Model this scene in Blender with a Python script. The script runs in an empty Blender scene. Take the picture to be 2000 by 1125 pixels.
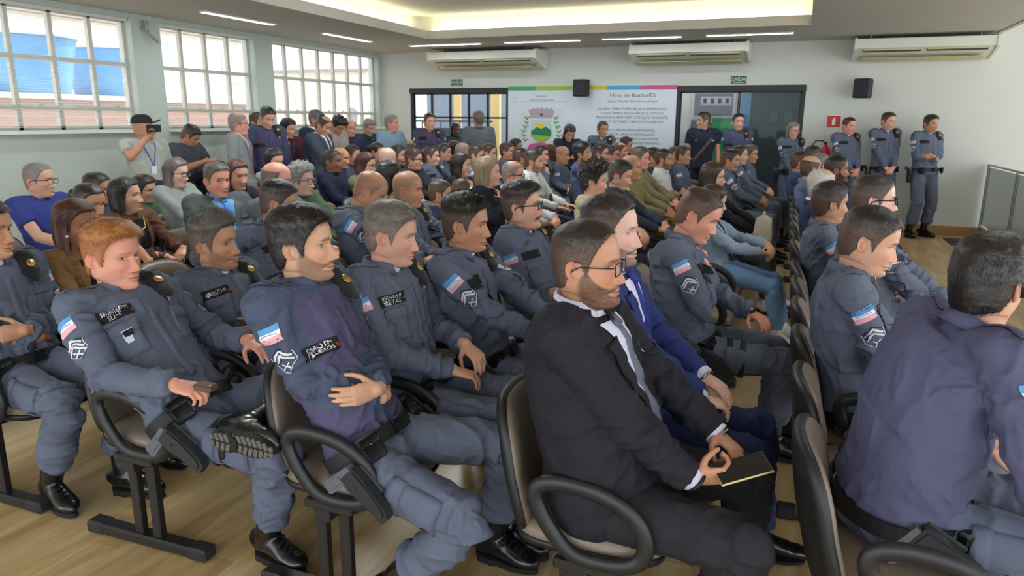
import bpy, math, random
import numpy as np
from mathutils import Vector, Matrix
from mathutils.bvhtree import BVHTree
PI = math.pi
sc = bpy.context.scene
COL = sc.collection
# ------------------------------------------------------------------ camera, sky, sun, exposure
_y, _p, _r = map(math.radians, (-21.65567851, -13.31277733, 0.43205063)); CAM_H = 1.6
_f = Vector((math.sin(_y) * math.cos(_p), math.cos(_y) * math.cos(_p), math.sin(_p))); _rt = Vector((math.cos(_y), -math.sin(_y), 0)); _u = _rt.cross(_f)
_r2 = _rt * math.cos(_r) + _u * math.sin(_r); _u2 = -_rt * math.sin(_r) + _u * math.cos(_r)
cam = bpy.data.cameras.new('camera'); co = bpy.data.objects.new('camera', cam); COL.objects.link(co); sc.camera = co
co.matrix_world = Matrix(((_r2.x, _u2.x, -_f.x, 0), (_r2.y, _u2.y, -_f.y, 0), (_r2.z, _u2.z, -_f.z, CAM_H), (0, 0, 0, 1)))
cam.sensor_width = 36; cam.lens = 1394 / 2000 * 36; cam.clip_start = .05
cam.dof.use_dof = True; cam.dof.focus_distance = 2.5; cam.dof.aperture_fstop = 8.0
wd = bpy.data.worlds.new('sky'); sc.world = wd; wd.use_nodes = True; bg = wd.node_tree.nodes['Background']
bg.inputs[0].default_value = (.86, .93, 1.0, 1); bg.inputs[1].default_value = 1.55
sun = bpy.data.lights.new('sun', 'SUN'); sun.energy = 5.0; sun.angle = .02; sun.color = (1, .95, .85); so_ = bpy.data.objects.new('sun', sun); COL.objects.link(so_); so_.rotation_euler = Vector((-.35, -.55, -1.0)).to_track_quat('-Z', 'Y').to_euler()
sc.view_settings.view_transform = 'Standard'; sc.view_settings.look = 'None'; sc.view_settings.gamma = 1; sc.view_settings.use_curve_mapping = False
sc.view_settings.exposure = 0.95


# ------------------------------------------------------------------ basic maths
def A(*v): return np.array(v if len(v) > 1 else v[0], float)
def nz(v):
    v = np.asarray(v, float); n = np.linalg.norm(v, axis=-1, keepdims=True); return v / np.maximum(n, 1e-9)
def sstep(x): x = np.clip(x, 0, 1); return x * x * (3 - 2 * x)
def G(x, s): return np.exp(-(x / s) ** 2)
def rotm(ax, ang):
    return np.array(Matrix.Rotation(ang, 3, ax))
def curve_tab(x, xs, ys):
    """smooth (Hermite) interpolation of a table"""
    xs = np.asarray(xs, float); ys = np.asarray(ys, float)
    m = np.gradient(ys, xs); i = np.clip(np.searchsorted(xs, x) - 1, 0, len(xs) - 2)
    h = xs[i + 1] - xs[i]; t = np.clip((x - xs[i]) / h, 0, 1)
    return ((2*t**3-3*t**2+1)*ys[i] + (t**3-2*t**2+t)*h*m[i] + (-2*t**3+3*t**2)*ys[i+1] + (t**3-t**2)*h*m[i+1])
def _h(i, j, k, s):
    n = (i.astype(np.int64) * 374761393 + j.astype(np.int64) * 668265263 + k.astype(np.int64) * 2147483647 + s * 1274126177) & 0xffffffff
    n = ((n ^ (n >> 13)) * 1274126177) & 0xffffffff
    return ((n ^ (n >> 16)) & 0xffff) / 32767.5 - 1
def vnoise(p, s=0):
    """value noise in -1..1 for an (n,3) array"""
    p = np.asarray(p, float); f = np.floor(p); q = p - f; q = q * q * (3 - 2 * q); i, j, k = f[:, 0].astype(int), f[:, 1].astype(int), f[:, 2].astype(int)
    r = 0
    for a in (0, 1):
        wa = q[:, 0] if a else 1 - q[:, 0]
        for b in (0, 1):
            wb = q[:, 1] if b else 1 - q[:, 1]
            for c in (0, 1):
                r = r + wa * wb * (q[:, 2] if c else 1 - q[:, 2]) * _h(i + a, j + b, k + c, s)
    return r

# ------------------------------------------------------------------ materials
MATS = {}
def srgb(c):
    c = [x / 255 for x in c]; return tuple(x / 12.92 if x <= .04045 else ((x + .055) / 1.055) ** 2.4 for x in c)
def mat(name, col=(200, 200, 200), rough=.6, metal=0, spec=.5, emit=None, estr=0, attr=False, bump=0, bscale=200, bstretch=(1, 1, 1), var=0, vscale=3, sss=0, coat=0, sheen=0, trans=0, alpha=1, bump2=0, b2scale=14):
    if name in MATS: return MATS[name]
    m = bpy.data.materials.new(name); m.use_nodes = True; nt = m.node_tree; b = nt.nodes['Principled BSDF']; L = nt.links.new
    c = srgb(col); b.inputs['Base Color'].default_value = (*c, 1)
    b.inputs['Roughness'].default_value = rough; b.inputs['Metallic'].default_value = metal; b.inputs['Specular IOR Level'].default_value = spec
    if coat: b.inputs['Coat Weight'].default_value = coat; b.inputs['Coat Roughness'].default_value = .15
    if sheen: b.inputs['Sheen Weight'].default_value = sheen; b.inputs['Sheen Roughness'].default_value = .5
    if trans: b.inputs['Transmission Weight'].default_value = trans
    if alpha < 1: b.inputs['Alpha'].default_value = alpha
    if sss:
        b.inputs['Subsurface Weight'].default_value = sss; b.inputs['Subsurface Radius'].default_value = (.012, .005, .003); b.inputs['Subsurface Scale'].default_value = 1
    if emit: b.inputs['Emission Color'].default_value = (*srgb(emit), 1); b.inputs['Emission Strength'].default_value = estr
    src = None
    if attr:
        a = nt.nodes.new('ShaderNodeAttribute'); a.attribute_name = 'Col'; src = a.outputs['Color']; L(src, b.inputs['Base Color'])
    tc = nt.nodes.new('ShaderNodeTexCoord')
    if var:
        n = nt.nodes.new('ShaderNodeTexNoise'); n.inputs['Scale'].default_value = vscale; n.inputs['Detail'].default_value = 4; L(tc.outputs['Object'], n.inputs['Vector'])
        mr = nt.nodes.new('ShaderNodeMapRange'); mr.inputs[1].default_value = .3; mr.inputs[2].default_value = .7; mr.inputs[3].default_value = 1 - var; mr.inputs[4].default_value = 1 + var
        L(n.outputs['Fac'], mr.inputs[0])
        mx = nt.nodes.new('ShaderNodeMix'); mx.data_type = 'RGBA'; mx.blend_type = 'MULTIPLY'; mx.inputs[0].default_value = 1
        if src: L(src, mx.inputs[6])
        else: mx.inputs[6].default_value = (*c, 1)
        L(mr.outputs[0], mx.inputs[7]); L(mx.outputs[2], b.inputs['Base Color'])
    if bump:
        mp = nt.nodes.new('ShaderNodeMapping'); mp.inputs['Scale'].default_value = bstretch; L(tc.outputs['Object'], mp.inputs[0])
        n = nt.nodes.new('ShaderNodeTexNoise'); n.inputs['Scale'].default_value = bscale; n.inputs['Detail'].default_value = 3; L(mp.outputs[0], n.inputs['Vector'])
        bp = nt.nodes.new('ShaderNodeBump'); bp.inputs['Strength'].default_value = bump; bp.inputs['Distance'].default_value = .002; L(n.outputs['Fac'], bp.inputs['Height'])
        if bump2:
            n2 = nt.nodes.new('ShaderNodeTexNoise'); n2.inputs['Scale'].default_value = b2scale; n2.inputs['Detail'].default_value = 5; n2.inputs['Distortion'].default_value = .6; L(tc.outputs['Object'], n2.inputs['Vector'])
            bq = nt.nodes.new('ShaderNodeBump'); bq.inputs['Strength'].default_value = bump2; bq.inputs['Distance'].default_value = .012; L(n2.outputs['Fac'], bq.inputs['Height']); L(bq.outputs[0], bp.inputs['Normal'])
        L(bp.outputs[0], b.inputs['Normal'])
    MATS[name] = m; return m
def cloth(name, col, rough=.8, sheen=.15):
    return mat(name, col, rough=rough, spec=.25, bump=.12, bscale=900, var=.08, vscale=6, bump2=.55, b2scale=16)

# ------------------------------------------------------------------ meshes and objects
def obj(name, V, F, m=None, parent=None, smooth=True, col=None, uv=None, mats=None, midx=None):
    me = bpy.data.meshes.new(name)
    V = np.asarray(V, float)
    me.from_pydata(V.tolist(), [], F if isinstance(F, list) else [tuple(f) for f in np.asarray(F).tolist()])
    if smooth and len(me.polygons): me.polygons.foreach_set('use_smooth', np.ones(len(me.polygons), bool))
    for q in (mats or ([m] if m else [])): me.materials.append(q)
    if midx is not None: me.polygons.foreach_set('material_index', np.asarray(midx, int))
    if col is not None:
        a = me.color_attributes.new('Col', 'FLOAT_COLOR', 'POINT'); c = np.ones((len(V), 4), 'f'); c[:, :3] = col; a.data.foreach_set('color', c.ravel())
    if uv is not None:
        u = me.uv_layers.new(name='UVMap'); li = np.zeros(len(me.loops), int); me.loops.foreach_get('vertex_index', li); u.data.foreach_set('uv', np.asarray(uv, 'f')[li].ravel())
    me.update()
    o = bpy.data.objects.new(name, me); COL.objects.link(o)
    if parent is not None: o.parent = parent
    return o
def empty(name, loc=(0, 0, 0), rz=0):
    o = bpy.data.objects.new(name, None); COL.objects.link(o); o.location = loc; o.rotation_euler[2] = rz; o.empty_display_size = .1; return o
def tag(o, label, cat, group=None, kind=None):
    o['label'] = label; o['category'] = cat
    if group: o['group'] = group
    if kind: o['kind'] = kind
    return o
def struct(o, label=None):
    o['kind'] = 'structure'
    if label: o['label'] = label
    return o

class MB:
    """collects verts and faces"""
    def __init__(s): s.V = []; s.F = []; s.n = 0; s.C = []
    def add(s, V, F, c=None):
        V = np.asarray(V, float).reshape(-1, 3); s.V.append(V); k = s.n
        s.F += [tuple(int(i) + k for i in f) for f in (F.tolist() if isinstance(F, np.ndarray) else F)]; s.n += len(V)
        s.C.append(np.tile(np.asarray(c if c is not None else (1, 1, 1), float), (len(V), 1)) if c is None or np.ndim(c) == 1 else c); return s
    def box(s, c, d, R=None, c_=None, bev=0):
        c = np.asarray(c, float); d = np.asarray(d, float) / 2
        if bev > 0:
            b = min(bev, *(d * .9)); V = []
            for sx in (-1, 1):
                for sy in (-1, 1):
                    for sz in (-1, 1):
                        g = A(sx, sy, sz)
                        for k in range(3): q = g * d; q = q - g * b; q[k] += g[k] * b; V.append(q)
            V = np.array(V); idx = lambda x, y, z, k: ((x * 2 + y) * 2 + z) * 3 + k
            F = []
            for x in (0, 1): f = [idx(x, 0, 0, 0), idx(x, 1, 0, 0), idx(x, 1, 1, 0), idx(x, 0, 1, 0)]; F.append(f if x else f[::-1])
            for y in (0, 1): f = [idx(0, y, 0, 1), idx(0, y, 1, 1), idx(1, y, 1, 1), idx(1, y, 0, 1)]; F.append(f if y else f[::-1])
            for z in (0, 1): f = [idx(0, 0, z, 2), idx(1, 0, z, 2), idx(1, 1, z, 2), idx(0, 1, z, 2)]; F.append(f if z else f[::-1])
            for x in (0, 1):
                for y in (0, 1): F.append([idx(x, y, 0, 0), idx(x, y, 0, 1), idx(x, y, 1, 1), idx(x, y, 1, 0)])
                for z in (0, 1): F.append([idx(x, 0, z, 0), idx(x, 0, z, 2), idx(x, 1, z, 2), idx(x, 1, z, 0)])
            for y in (0, 1):
                for z in (0, 1): F.append([idx(0, y, z, 1), idx(0, y, z, 2), idx(1, y, z, 2), idx(1, y, z, 1)])
            for x in (0, 1):
                for y in (0, 1):
                    for z in (0, 1): F.append([idx(x, y, z, k) for k in (0, 1, 2)])
        else:
            V = np.array([(x, y, z) for x in (-1, 1) for y in (-1, 1) for z in (-1, 1)]) * d
            F = [(0, 1, 3, 2), (4, 6, 7, 5), (0, 4, 5, 1), (2, 3, 7, 6), (0, 2, 6, 4), (1, 5, 7, 3)]
        if R is not None: V = V @ np.asarray(R).T
        return s.add(V + c, F, c_)
    def tube(s, P, r, n=10, c_=None, up=None, cap=True, closed=False, prof=None):
        """loft round (or elliptic r=(a,b)) sections along the points P"""
        P = np.asarray(P, float); m = len(P)
        if closed: T = np.roll(P, -1, 0) - np.roll(P, 1, 0)
        else: T = np.gradient(P, axis=0)
        T = nz(T)
        r = np.asarray(r, float)
        if r.ndim == 0: r = np.full((m, 2), float(r))
        elif r.ndim == 1: r = np.stack([r, r], 1) if len(r) == m else np.tile(r, (m, 1))
        u = A(up) if up is not None else (A(0, 0, 1) if abs(T[0][2]) < .9 else A(1, 0, 0))
        V = []; a = np.linspace(0, 2 * PI, n, endpoint=False); ca, sa = np.cos(a), np.sin(a)
        if prof is not None: ca, sa = prof; n = len(ca)
        for i in range(m):
            u = u - T[i] * (u @ T[i]) if up is None else A(up) - T[i] * (A(up) @ T[i]); u = u / max(np.linalg.norm(u), 1e-9); w = np.cross(T[i], u)
            V.append(P[i] + np.outer(ca * r[i, 0], u) + np.outer(sa * r[i, 1], w))
        V = np.concatenate(V); F = []
        for i in range(m if closed else m - 1):
            i2 = (i + 1) % m
            for j in range(n): k = (j + 1) % n; F.append((i * n + j, i * n + k, i2 * n + k, i2 * n + j))
        if cap and not closed: F.append(tuple(range(n))[::-1]); F.append(tuple((m - 1) * n + j for j in range(n)))
        return s.add(V, F, c_)
    def capsule(s, p, q, r0, r1, n=12, c_=None, flat=1, up=None):
        p = A(p); q = A(q); d = nz(q - p); P = []; R = []
        for a in (-80, -50, -20): P.append(p + d * r0 * math.sin(math.radians(a))); R.append(r0 * math.cos(math.radians(a)))
        for t in (.0, .33, .66, 1): P.append(p + (q - p) * t); R.append(r0 + (r1 - r0) * t)
        for a in (20, 50, 80): P.append(q + d * r1 * math.sin(math.radians(a))); R.append(r1 * math.cos(math.radians(a)))
        R = np.array(R); return s.tube(P, np.stack([R, R * flat], 1), n, c_, up=up)
    def ell(s, c, r, R=None, n=14, c_=None):
        th = np.linspace(0, PI, n // 2 + 1)[1:-1]; a = np.linspace(0, 2 * PI, n, endpoint=False)
        V = [(0, 0, 1)] + [(math.sin(t) * math.cos(b), math.sin(t) * math.sin(b), math.cos(t)) for t in th for b in a] + [(0, 0, -1)]
        V = np.array(V) * np.asarray(r); k = len(th); F = [(0, 1 + j, 1 + (j + 1) % n) for j in range(n)]
        for i in range(k - 1):
            for j in range(n): F.append((1 + i * n + j, 1 + (i + 1) * n + j, 1 + (i + 1) * n + (j + 1) % n, 1 + i * n + (j + 1) % n))
        F += [(1 + (k - 1) * n + (j + 1) % n, 1 + (k - 1) * n + j, 1 + k * n) for j in range(n)][:]
        F = [f if i < n else f for i, f in enumerate(F)]
        if R is not None: V = V @ np.asarray(R).T
        return s.add(V + np.asarray(c, float), F, c_)
    def lathe(s, prof, n=24, c=(0, 0, 0), c_=None, R=None):
        a = np.linspace(0, 2 * PI, n, endpoint=False); V = np.array([(r * math.cos(t), r * math.sin(t), z) for r, z in prof for t in a]); m = len(prof)
        F = [(i * n + j, i * n + (j + 1) % n, (i + 1) * n + (j + 1) % n, (i + 1) * n + j) for i in range(m - 1) for j in range(n)]
        F.append(tuple(range(n))[::-1]); F.append(tuple((m - 1) * n + j for j in range(n)))
        if R is not None: V = V @ np.asarray(R).T
        return s.add(V + np.asarray(c, float), F, c_)
    def prism(s, pts, z0, z1, fn=None, c_=None):
        """extrude a 2-D outline; fn maps (u,v,h) to 3-D"""
        n = len(pts); V = [(x, y, z) for z in (z0, z1) for x, y in pts]; F = [tuple(range(n))[::-1], tuple(range(n, 2 * n))] + [(i, (i + 1) % n, n + (i + 1) % n, n + i) for i in range(n)]
        V = np.array(V, float)
        if fn: V = np.array([fn(*v) for v in V])
        return s.add(V, F, c_)
    def arr(s): return np.concatenate(s.V), s.F
    def build(s, name, m, parent=None, smooth=True, col=False):
        V, F = s.arr(); return obj(name, V, F, m, parent, smooth, col=np.concatenate(s.C) if col else None)

def remesh(mb, voxel, smooth=2, fac=.5):
    """fuse overlapping closed shapes into one skin; returns V, F(quads array)"""
    V, F = mb.arr(); me = bpy.data.meshes.new('t'); me.from_pydata(V.tolist(), [], F); o = bpy.data.objects.new('t', me); COL.objects.link(o)
    md = o.modifiers.new('r', 'REMESH'); md.mode = 'VOXEL'; md.voxel_size = voxel
    if smooth: sm = o.modifiers.new('s', 'SMOOTH'); sm.factor = fac; sm.iterations = smooth
    dg = bpy.context.evaluated_depsgraph_get(); e = o.evaluated_get(dg); m2 = e.to_mesh()
    n = len(m2.vertices); v = np.zeros(n * 3, 'f'); m2.vertices.foreach_get('co', v); v = v.reshape(-1, 3).astype(float)
    lt = np.zeros(len(m2.polygons), int); m2.polygons.foreach_get('loop_total', lt); li = np.zeros(len(m2.loops), int); m2.loops.foreach_get('vertex_index', li)
    if (lt == 4).all(): f = li.reshape(-1, 4)
    else: f = [tuple(p.vertices) for p in m2.polygons]
    e.to_mesh_clear(); bpy.data.objects.remove(o); bpy.data.meshes.remove(me)
    return v, f
def normals(V, F):
    F = np.asarray(F); N = np.zeros_like(V); n = np.cross(V[F[:, 2]] - V[F[:, 0]], V[F[:, 3 if F.shape[1] > 3 else 1]] - V[F[:, 1]])
    if F.shape[1] == 3: n = np.cross(V[F[:, 1]] - V[F[:, 0]], V[F[:, 2]] - V[F[:, 0]])
    for k in range(F.shape[1]): np.add.at(N, F[:, k], n)
    return nz(N)

# ------------------------------------------------------------------ heads
_HZ  = [-190, -150, -132, -124, -117, -110, -100, -80, -60, -30, 0, 30, 60, 85, 103, 115, 122]
_HF  = [20, 22, 32, 55, 78, 86, 90, 88, 89, 89, 88, 92, 88, 75, 54, 31, 8]
_HB  = [66, 68, 70, 72, 72, 73, 74, 78, 85, 96, 103, 106, 103, 92, 72, 48, 18]
_HW  = [50, 52, 53, 54, 55, 56, 59, 64, 69, 73, 75, 78, 77, 69, 54, 36, 13]
def head_mesh(q, hi=2):
    """q: dict of face parameters.  Returns V, F (quads+caps), masks; eye line at z=0, front +x"""
    nt_, nz_ = {2: (150, 150), 1: (72, 76), 0: (44, 46)}[hi]
    g = q.get
    # angles: denser in front
    u = np.linspace(-1, 1, nt_, endpoint=False); th = PI * (np.sign(u) * (.52 * np.abs(u) + .48 * np.abs(u) ** 3))
    w1 = np.linspace(0, 1, nz_); zt = curve_tab(w1, [0, .10, .22, .34, .75, .88, 1], [-166, -132, -112, -85, 35, 90, 122])
    z, t = np.meshgrid(zt, th, indexing='ij'); z = z.ravel(); t = t.ravel()
    XF = curve_tab(z, _HZ, _HF) / 1000; XB = curve_tab(z, _HZ, _HB) / 1000; W = curve_tab(z, _HZ, _HW) / 1000; z = z / 1000
    c, s = np.cos(t), np.sin(t)
    jaw = .40 * sstep((-.03 - z) / .06) * sstep((z + .135) / .012) * g('jaw', 1.)
    c2 = np.where(c > 0, c, 0)
    x = np.where(c > 0, XF * np.abs(c) ** .97, XB * c); y = W * s * (1 - jaw * c2 - .05 * c2 * G(z + .03, .05) + .05 * c2 * sstep((z + .0) / .04) * (1 - sstep((z - .06) / .04)))
    fat = g('fat', 0.)
    y *= 1 + fat * .16 * G(z + .07, .055); x = x + fat * .012 * c2 * G(z + .125, .016)
    y *= g('wide', 1.)
    # raise the jaw line towards the ears
    z0 = z.copy(); z = z + .027 * sstep((.065 - x) / .085) * G(z + .110, .026) * np.where(x > -.05, 1, sstep((x + .10) / .05))
    front = sstep(c * 2.2 - .3)
    ay = np.abs(y)
    nl = g('nose', 1.); zz = z0 * 1000
    Hn = curve_tab(zz, [-66, -58, -53, -49, -44, -39, -28, -15, 0, 9, 16], [0, 1.5, 9, 20, 24.5, 23.5, 18, 11.5, 4.5, 1.2, 0]) / 1000 * nl
    Wn = curve_tab(zz, [-60, -52, -46, -38, -22, 0, 10], [15, 15.5, 16.5, 13.5, 10, 8.5, 9]) / 1000 * g('nosew', 1.)
    inn = (zz > -66) & (zz < 16)
    dx = np.where(inn, Hn * np.exp(-(ay / Wn) ** 2.4), 0)
    dx += .0045 * G(ay - .0145 * g('nosew', 1.), .005) * G(z0 + .047, .006)
    dx += -.004 * G(ay - .0085, .0035) * G(z0 + .0545, .003)
    ey = .032
    dx += -.0115 * G(ay - ey + .002, .0165) * G(z0 - .001, .0115) - .004 * G(ay - .014, .007) * G(z0 - .002, .010)
    dx += .0042 * G(ay - ey, .015) * (G(z0 - .0078, .0034) + .8 * G(z0 + .0078, .0034))
    dx += -.0012 * G(ay - ey, .017) * G(z0 - .0118, .0016)
    dx += g('brow', 1.) * .0048 * G(ay - .028, .022) * G(z0 - .021, .009)
    dx += .0045 * G(ay - .043, .017) * G(z0 + .028, .016)
    dx += -.003 * G(ay - .036 - .1 * (z0 + .065), .006) * G(z0 + .066, .018)
    dx += -.0015 * G(ay, .004) * G(z0 + .062, .005)
    lw = .0265; lf = np.clip(1 - (ay / lw) ** 2, 0, 1); op = g('open', 0.)
    dx += lf * g('lips', 1.) * (.0048 * G(z0 + .0690, .0040) + .0058 * G(z0 + .0795 + op * .004, .0048)) - .0042 * np.clip(1 - (ay / .028) ** 2, 0, 1) * G(z0 + .0742, .0016 + op * .003)
    dx += .004 * G(ay, .032) * G(z0 + .074, .018)
    dx += -.0045 * G(ay, .018) * G(z0 + .0895, .0045) + .0055 * G(ay, .017) * G(z0 + .103, .010)
    dx += -.003 * G(ay - .029, .004) * G(z0 + .074, .006)
    x = x + dx * front
    y = y + np.sign(y) * (.0025 * g('nosew', 1.) * G(ay - .0145, .005) * G(z0 + .047, .006)) * front
    # temples, neck tendons
    y -= np.sign(y) * .0035 * G(x - .055, .02) * G(z0 - .025, .02)
    V = np.stack([x, y, z], 1)
    # neck leans back below the jaw
    nw = sstep((-.112 - z0) / .08); V[:, 0] -= .012 * nw
    Gd = V.reshape(nz_, nt_, 3); wz = (sstep((-.080 - z0) / .03) * (.25 + .75 * (x < .075))).reshape(nz_, nt_, 1)
    for _ in range({2: 26, 1: 8, 0: 3}[hi]):
        M_ = Gd.copy(); M_[1:-1] = (Gd[:-2] + Gd[2:] + np.roll(Gd, 1, 1)[1:-1] + np.roll(Gd, -1, 1)[1:-1]) / 4; Gd = Gd * (1 - wz * .8) + M_ * wz * .8
    V = Gd.reshape(-1, 3)

    nt2 = g('neck', 1.); V[:, 1] *= 1 + (nt2 - 1) * nw; 
    idx = np.arange(nz_ * nt_).reshape(nz_, nt_)
    a = idx[:-1]; b = idx[1:]; F = np.stack([a, np.roll(a, -1, 1), np.roll(b, -1, 1), b], -1).reshape(-1, 4)
    # masks
    xb = np.where(c > 0, XF * c, XB * c)
    rec = g('recede', 0.)
    zl = np.interp(xb, [-.12, -.07, -.045, -.034, -.028, .002, .007, .020, .026, .036, .050, .068, .1], [-.082, -.078, -.06, -.03, .012, .014, .0, -.028 + .025 * (g('sideburn', 1.) < 1), .008, .030, .050 + rec * .4, .072 + rec, .079 + rec])
    scalp = sstep((z0 - zl) / .012 + .3) * (z0 > -.09)
    if rec > .02: scalp *= 1 - .85 * sstep((x + .01) / .05) * sstep((z0 - .085) / .02) * (rec > .03)
    m = {'scalp': scalp, 'z': z0, 'x': xb, 'y': y, 'front': front, 'ay': ay, 'c': c, 's': s, 'idx': idx}
    return V, F, m
def ear_mesh(side, n=22, k=8):
    a = np.linspace(0, 2 * PI, n, endpoint=False); V = []; F = []
    R = .031 + .004 * np.sin(a) + .002 * np.cos(2 * a); prof = [(1.0, 0), (1.05, .005), (.98, .0115), (.86, .0105), (.76, .0045), (.66, .0040), (.56, .0065), (.42, .0015), (.25, -.004), (.10, -.005)]
    for f, h in prof:
        for i, t in enumerate(a):
            rr = R[i] * f; X = rr * math.cos(t) * .56; Z = rr * math.sin(t) * (1.0 if math.sin(t) > 0 else .92)
            if f > .8 and -2.6 < (t if t < PI else t - 2 * PI) < -1.2: h2 = h * .6
            else: h2 = h
            V.append((X - .004 * (Z / .03), h2, Z))
    m = len(prof)
    for r in range(m - 1):
        for j in range(n): F.append((r * n + j, r * n + (j + 1) % n, (r + 1) * n + (j + 1) % n, (r + 1) * n + j))
    F.append(tuple((m - 1) * n + j for j in range(n))); V = np.array(V)
    c, s_ = math.cos(.42), math.sin(.42); V = np.stack([V[:, 0] * c - V[:, 1] * s_, -V[:, 0] * s_ + V[:, 1] * c - .002, V[:, 2]], 1)
    if side < 0: V[:, 1] *= -1; F = [f[::-1] for f in F]
    return V, F

TONES = {'fair': (226, 174, 152), 'ruddy': (224, 160, 136), 'light': (218, 168, 142), 'tan': (196, 144, 112), 'olive': (208, 162, 132), 'brown': (150, 100, 72), 'dark': (92, 58, 42), 'pale': (226, 182, 164)}
HAIRC = {'black': (30, 25, 24), 'dark': (42, 32, 27), 'brown': (62, 42, 30), 'ginger': (168, 108, 58), 'grey': (128, 124, 118), 'greydark': (84, 79, 74), 'white': (196, 192, 184), 'blond': (148, 126, 96), 'auburn': (78, 38, 28), 'salt': (104, 98, 92)}
def hair_zone(q, m):
    """thickness scale (0..1) of the hair over the scalp"""
    s = m['scalp'].copy(); z = m['z']; x = m['x']; st = q.get('hair', 'short')
    if st == 'horseshoe': s = s * (1 - sstep((z - .045 - .25 * np.clip(-x - .05, 0, 1)) / .03))
    if st == 'thin': s = s * (1 - .75 * sstep((z - .07) / .03) * sstep((x + .07) / .05))
    if st in ('bald', 'cap'): s = s * 0
    return s
def head_build(q, hi):
    """all head geometry in head space: dict(skin=(V,F,C), w=blend, hair=(V,F,C) or None)"""
    rng = np.random.RandomState(q.get('seed', 1)); g = q.get
    V, F, m = head_mesh(q, hi); tone = A(srgb(TONES.get(g('tone', 'light'), g('tone')))); hc = A(srgb(HAIRC[g('hairc', 'dark')]))
    z, x, ay, fr = m['z'], m['x'], m['ay'], m['front']
    N = normals(V, F)
    C = np.tile(tone, (len(V), 1)); red = A(1.08, .80, .76)
    def mixc(w, c): nonlocal C; w = np.clip(w, 0, 1)[:, None]; C = C * (1 - w) + np.asarray(c) * w
    n1 = vnoise(V * 60, 3); n2 = vnoise(V * 300, 5)
    mixc(.5 * fr * (G(ay - .045, .02) * G(z + .03, .022) + G(ay, .016) * G(z + .043, .013)) * (1 + .3 * n1), tone * red)
    mixc(.12 * np.abs(n1), tone * A(.92, .86, .84))
    # scalp tinted under short hair (real stubble colour)
    st = g('hair', 'short'); sc0 = hair_zone(q, m)
    if st == 'bald': mixc(m['scalp'] * g('stub', .18) * (1 - .8 * sstep((z - .06) / .05)), hc)
    else: mixc(sc0 * .9 * (.85 + .15 * n2), hc * 1.1)
    # brows
    bz = .0215 - .11 * np.clip(ay - .032, 0, 1) - .03 * np.clip(.026 - ay, 0, 1)
    bw = G(z - bz, .0047) * sstep((ay - .011) / .005) * sstep((.050 - ay) / .010) * fr * (.8 + .4 * n2)
    mixc(bw * g('brows', 1.), hc * .9 if g('hairc') not in ('white', 'grey') else A(srgb((110, 100, 92))))
    V = V + N * (bw * .0013 * g('brows', .8))[:, None]
    lipz = (z + .0745) / .0088; lm = np.clip((1 - (ay / .027) ** 2 - lipz ** 2) * 3, 0, 1) * fr
    mixc(lm * .75, g('lipc') or tone * A(.84, .56, .56)); mixc(lm * G(z + .0742, .0012), tone * .25)
    mixc(.8 * G(ay - .0085, .0035) * G(z + .0552, .002) * fr, tone * .2)  # nostril openings: their shade is put into the skin colour
    # lash line / lids
    mixc(fr * .9 * G(ay - .032, .013) * G(z - .0050 + .00, .0019) * (1 if True else 0), A(.02, .012, .01))
    mixc(fr * .30 * G(ay - .032, .013) * G(z + .0045, .0012), A(.05, .03, .025))
    mixc(fr * .16 * G(ay - .030, .014) * G(z + .016, .006), tone * A(.75, .62, .62))
    # beard
    bd = g('beard', 0.); mu = g('must', bd)
    if bd or mu:
        zb = curve_tab(x, [-.03, 0, .02, .035, .055, .075, .095], [-.10, -.03, -.012, -.030, -.047, -.058, -.066])
        bm = sstep((zb - z) / .008 + .3) * sstep((z + .150 - .35 * np.clip(x, 0, .1)) / .012) * sstep((x + .012) / .02)
        mo = np.clip(1.25 * G(z + .0615 + .30 * np.clip(ay - .016, 0, 1), .0070 + .0030 * (mu > .85)) * sstep((.037 - ay) / .008) * fr * sstep((-.050 - z) / .004), 0, 1)
        lipx = np.clip((1.25 - (ay / .027) ** 2 - ((z + .0755) / .0105) ** 2) * 4, 0, 1) * fr
        bm = bm * (1 - lipx) * (1 - .7 * G(ay, .028) * G(z + .066, .009) * fr); mo = mo * (1 - lipx * .8)
        a1 = np.clip(bd, 0, 1); mixc(bm * (.30 * (bd > 0) + .62 * a1) * (.9 + .15 * n2), hc); mixc(mo * (.25 * (mu > 0) + .7 * mu), hc)
        N = normals(V, F); V = V + N * ((bm * max(0, bd - .35) * .010 + mo * max(0, mu - .3) * .011) * (1 + .35 * vnoise(V * 420, 8)))[:, None]
    wsm = g('wr', .0)
    if wsm: V = V + N * (wsm * .0012 * vnoise(V * A(60, 60, 260), 4) * fr * ((z > .035) | (np.abs(z + .06) < .04)))[:, None]
    VV = [V]; FF = [F.tolist()]; CC = [C]; W0 = [sstep((m['z'] + .166) / .045)]; k = len(V)
    idx = m['idx']; FF[0].append(idx[-1].tolist()); FF[0].append(idx[0][::-1].tolist())
    nh = k
    for sd in (1, -1):
        j = np.argmin(np.abs(V[:, 1] - sd * .032) + np.abs(z - .0) + 10 * (V[:, 0] < .03)); xe = V[j, 0]
        b = MB(); b.ell((0, 0, 0), (.0128,) * 3, n={2: 28, 1: 16, 0: 8}[hi]); ev, ef = b.arr(); gz = nz(A(*g('gaze', (1, 0, 0))))
        ca = nz(ev) @ gz; ec = np.tile(A(.46, .42, .39), (len(ev), 1)); ec[ca > .83] = srgb(g('iris', (60, 38, 24))); ec[ca > .955] = (.004, .004, .004)
        VV.append(ev + A(xe - .0098, sd * .0315, .0002)); FF.append([tuple(i + k for i in f) for f in ef]); CC.append(ec); W0.append(np.ones(len(ev))); k += len(ev)
        if g('shut'): CC[-1][:] = tone * .95
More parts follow.
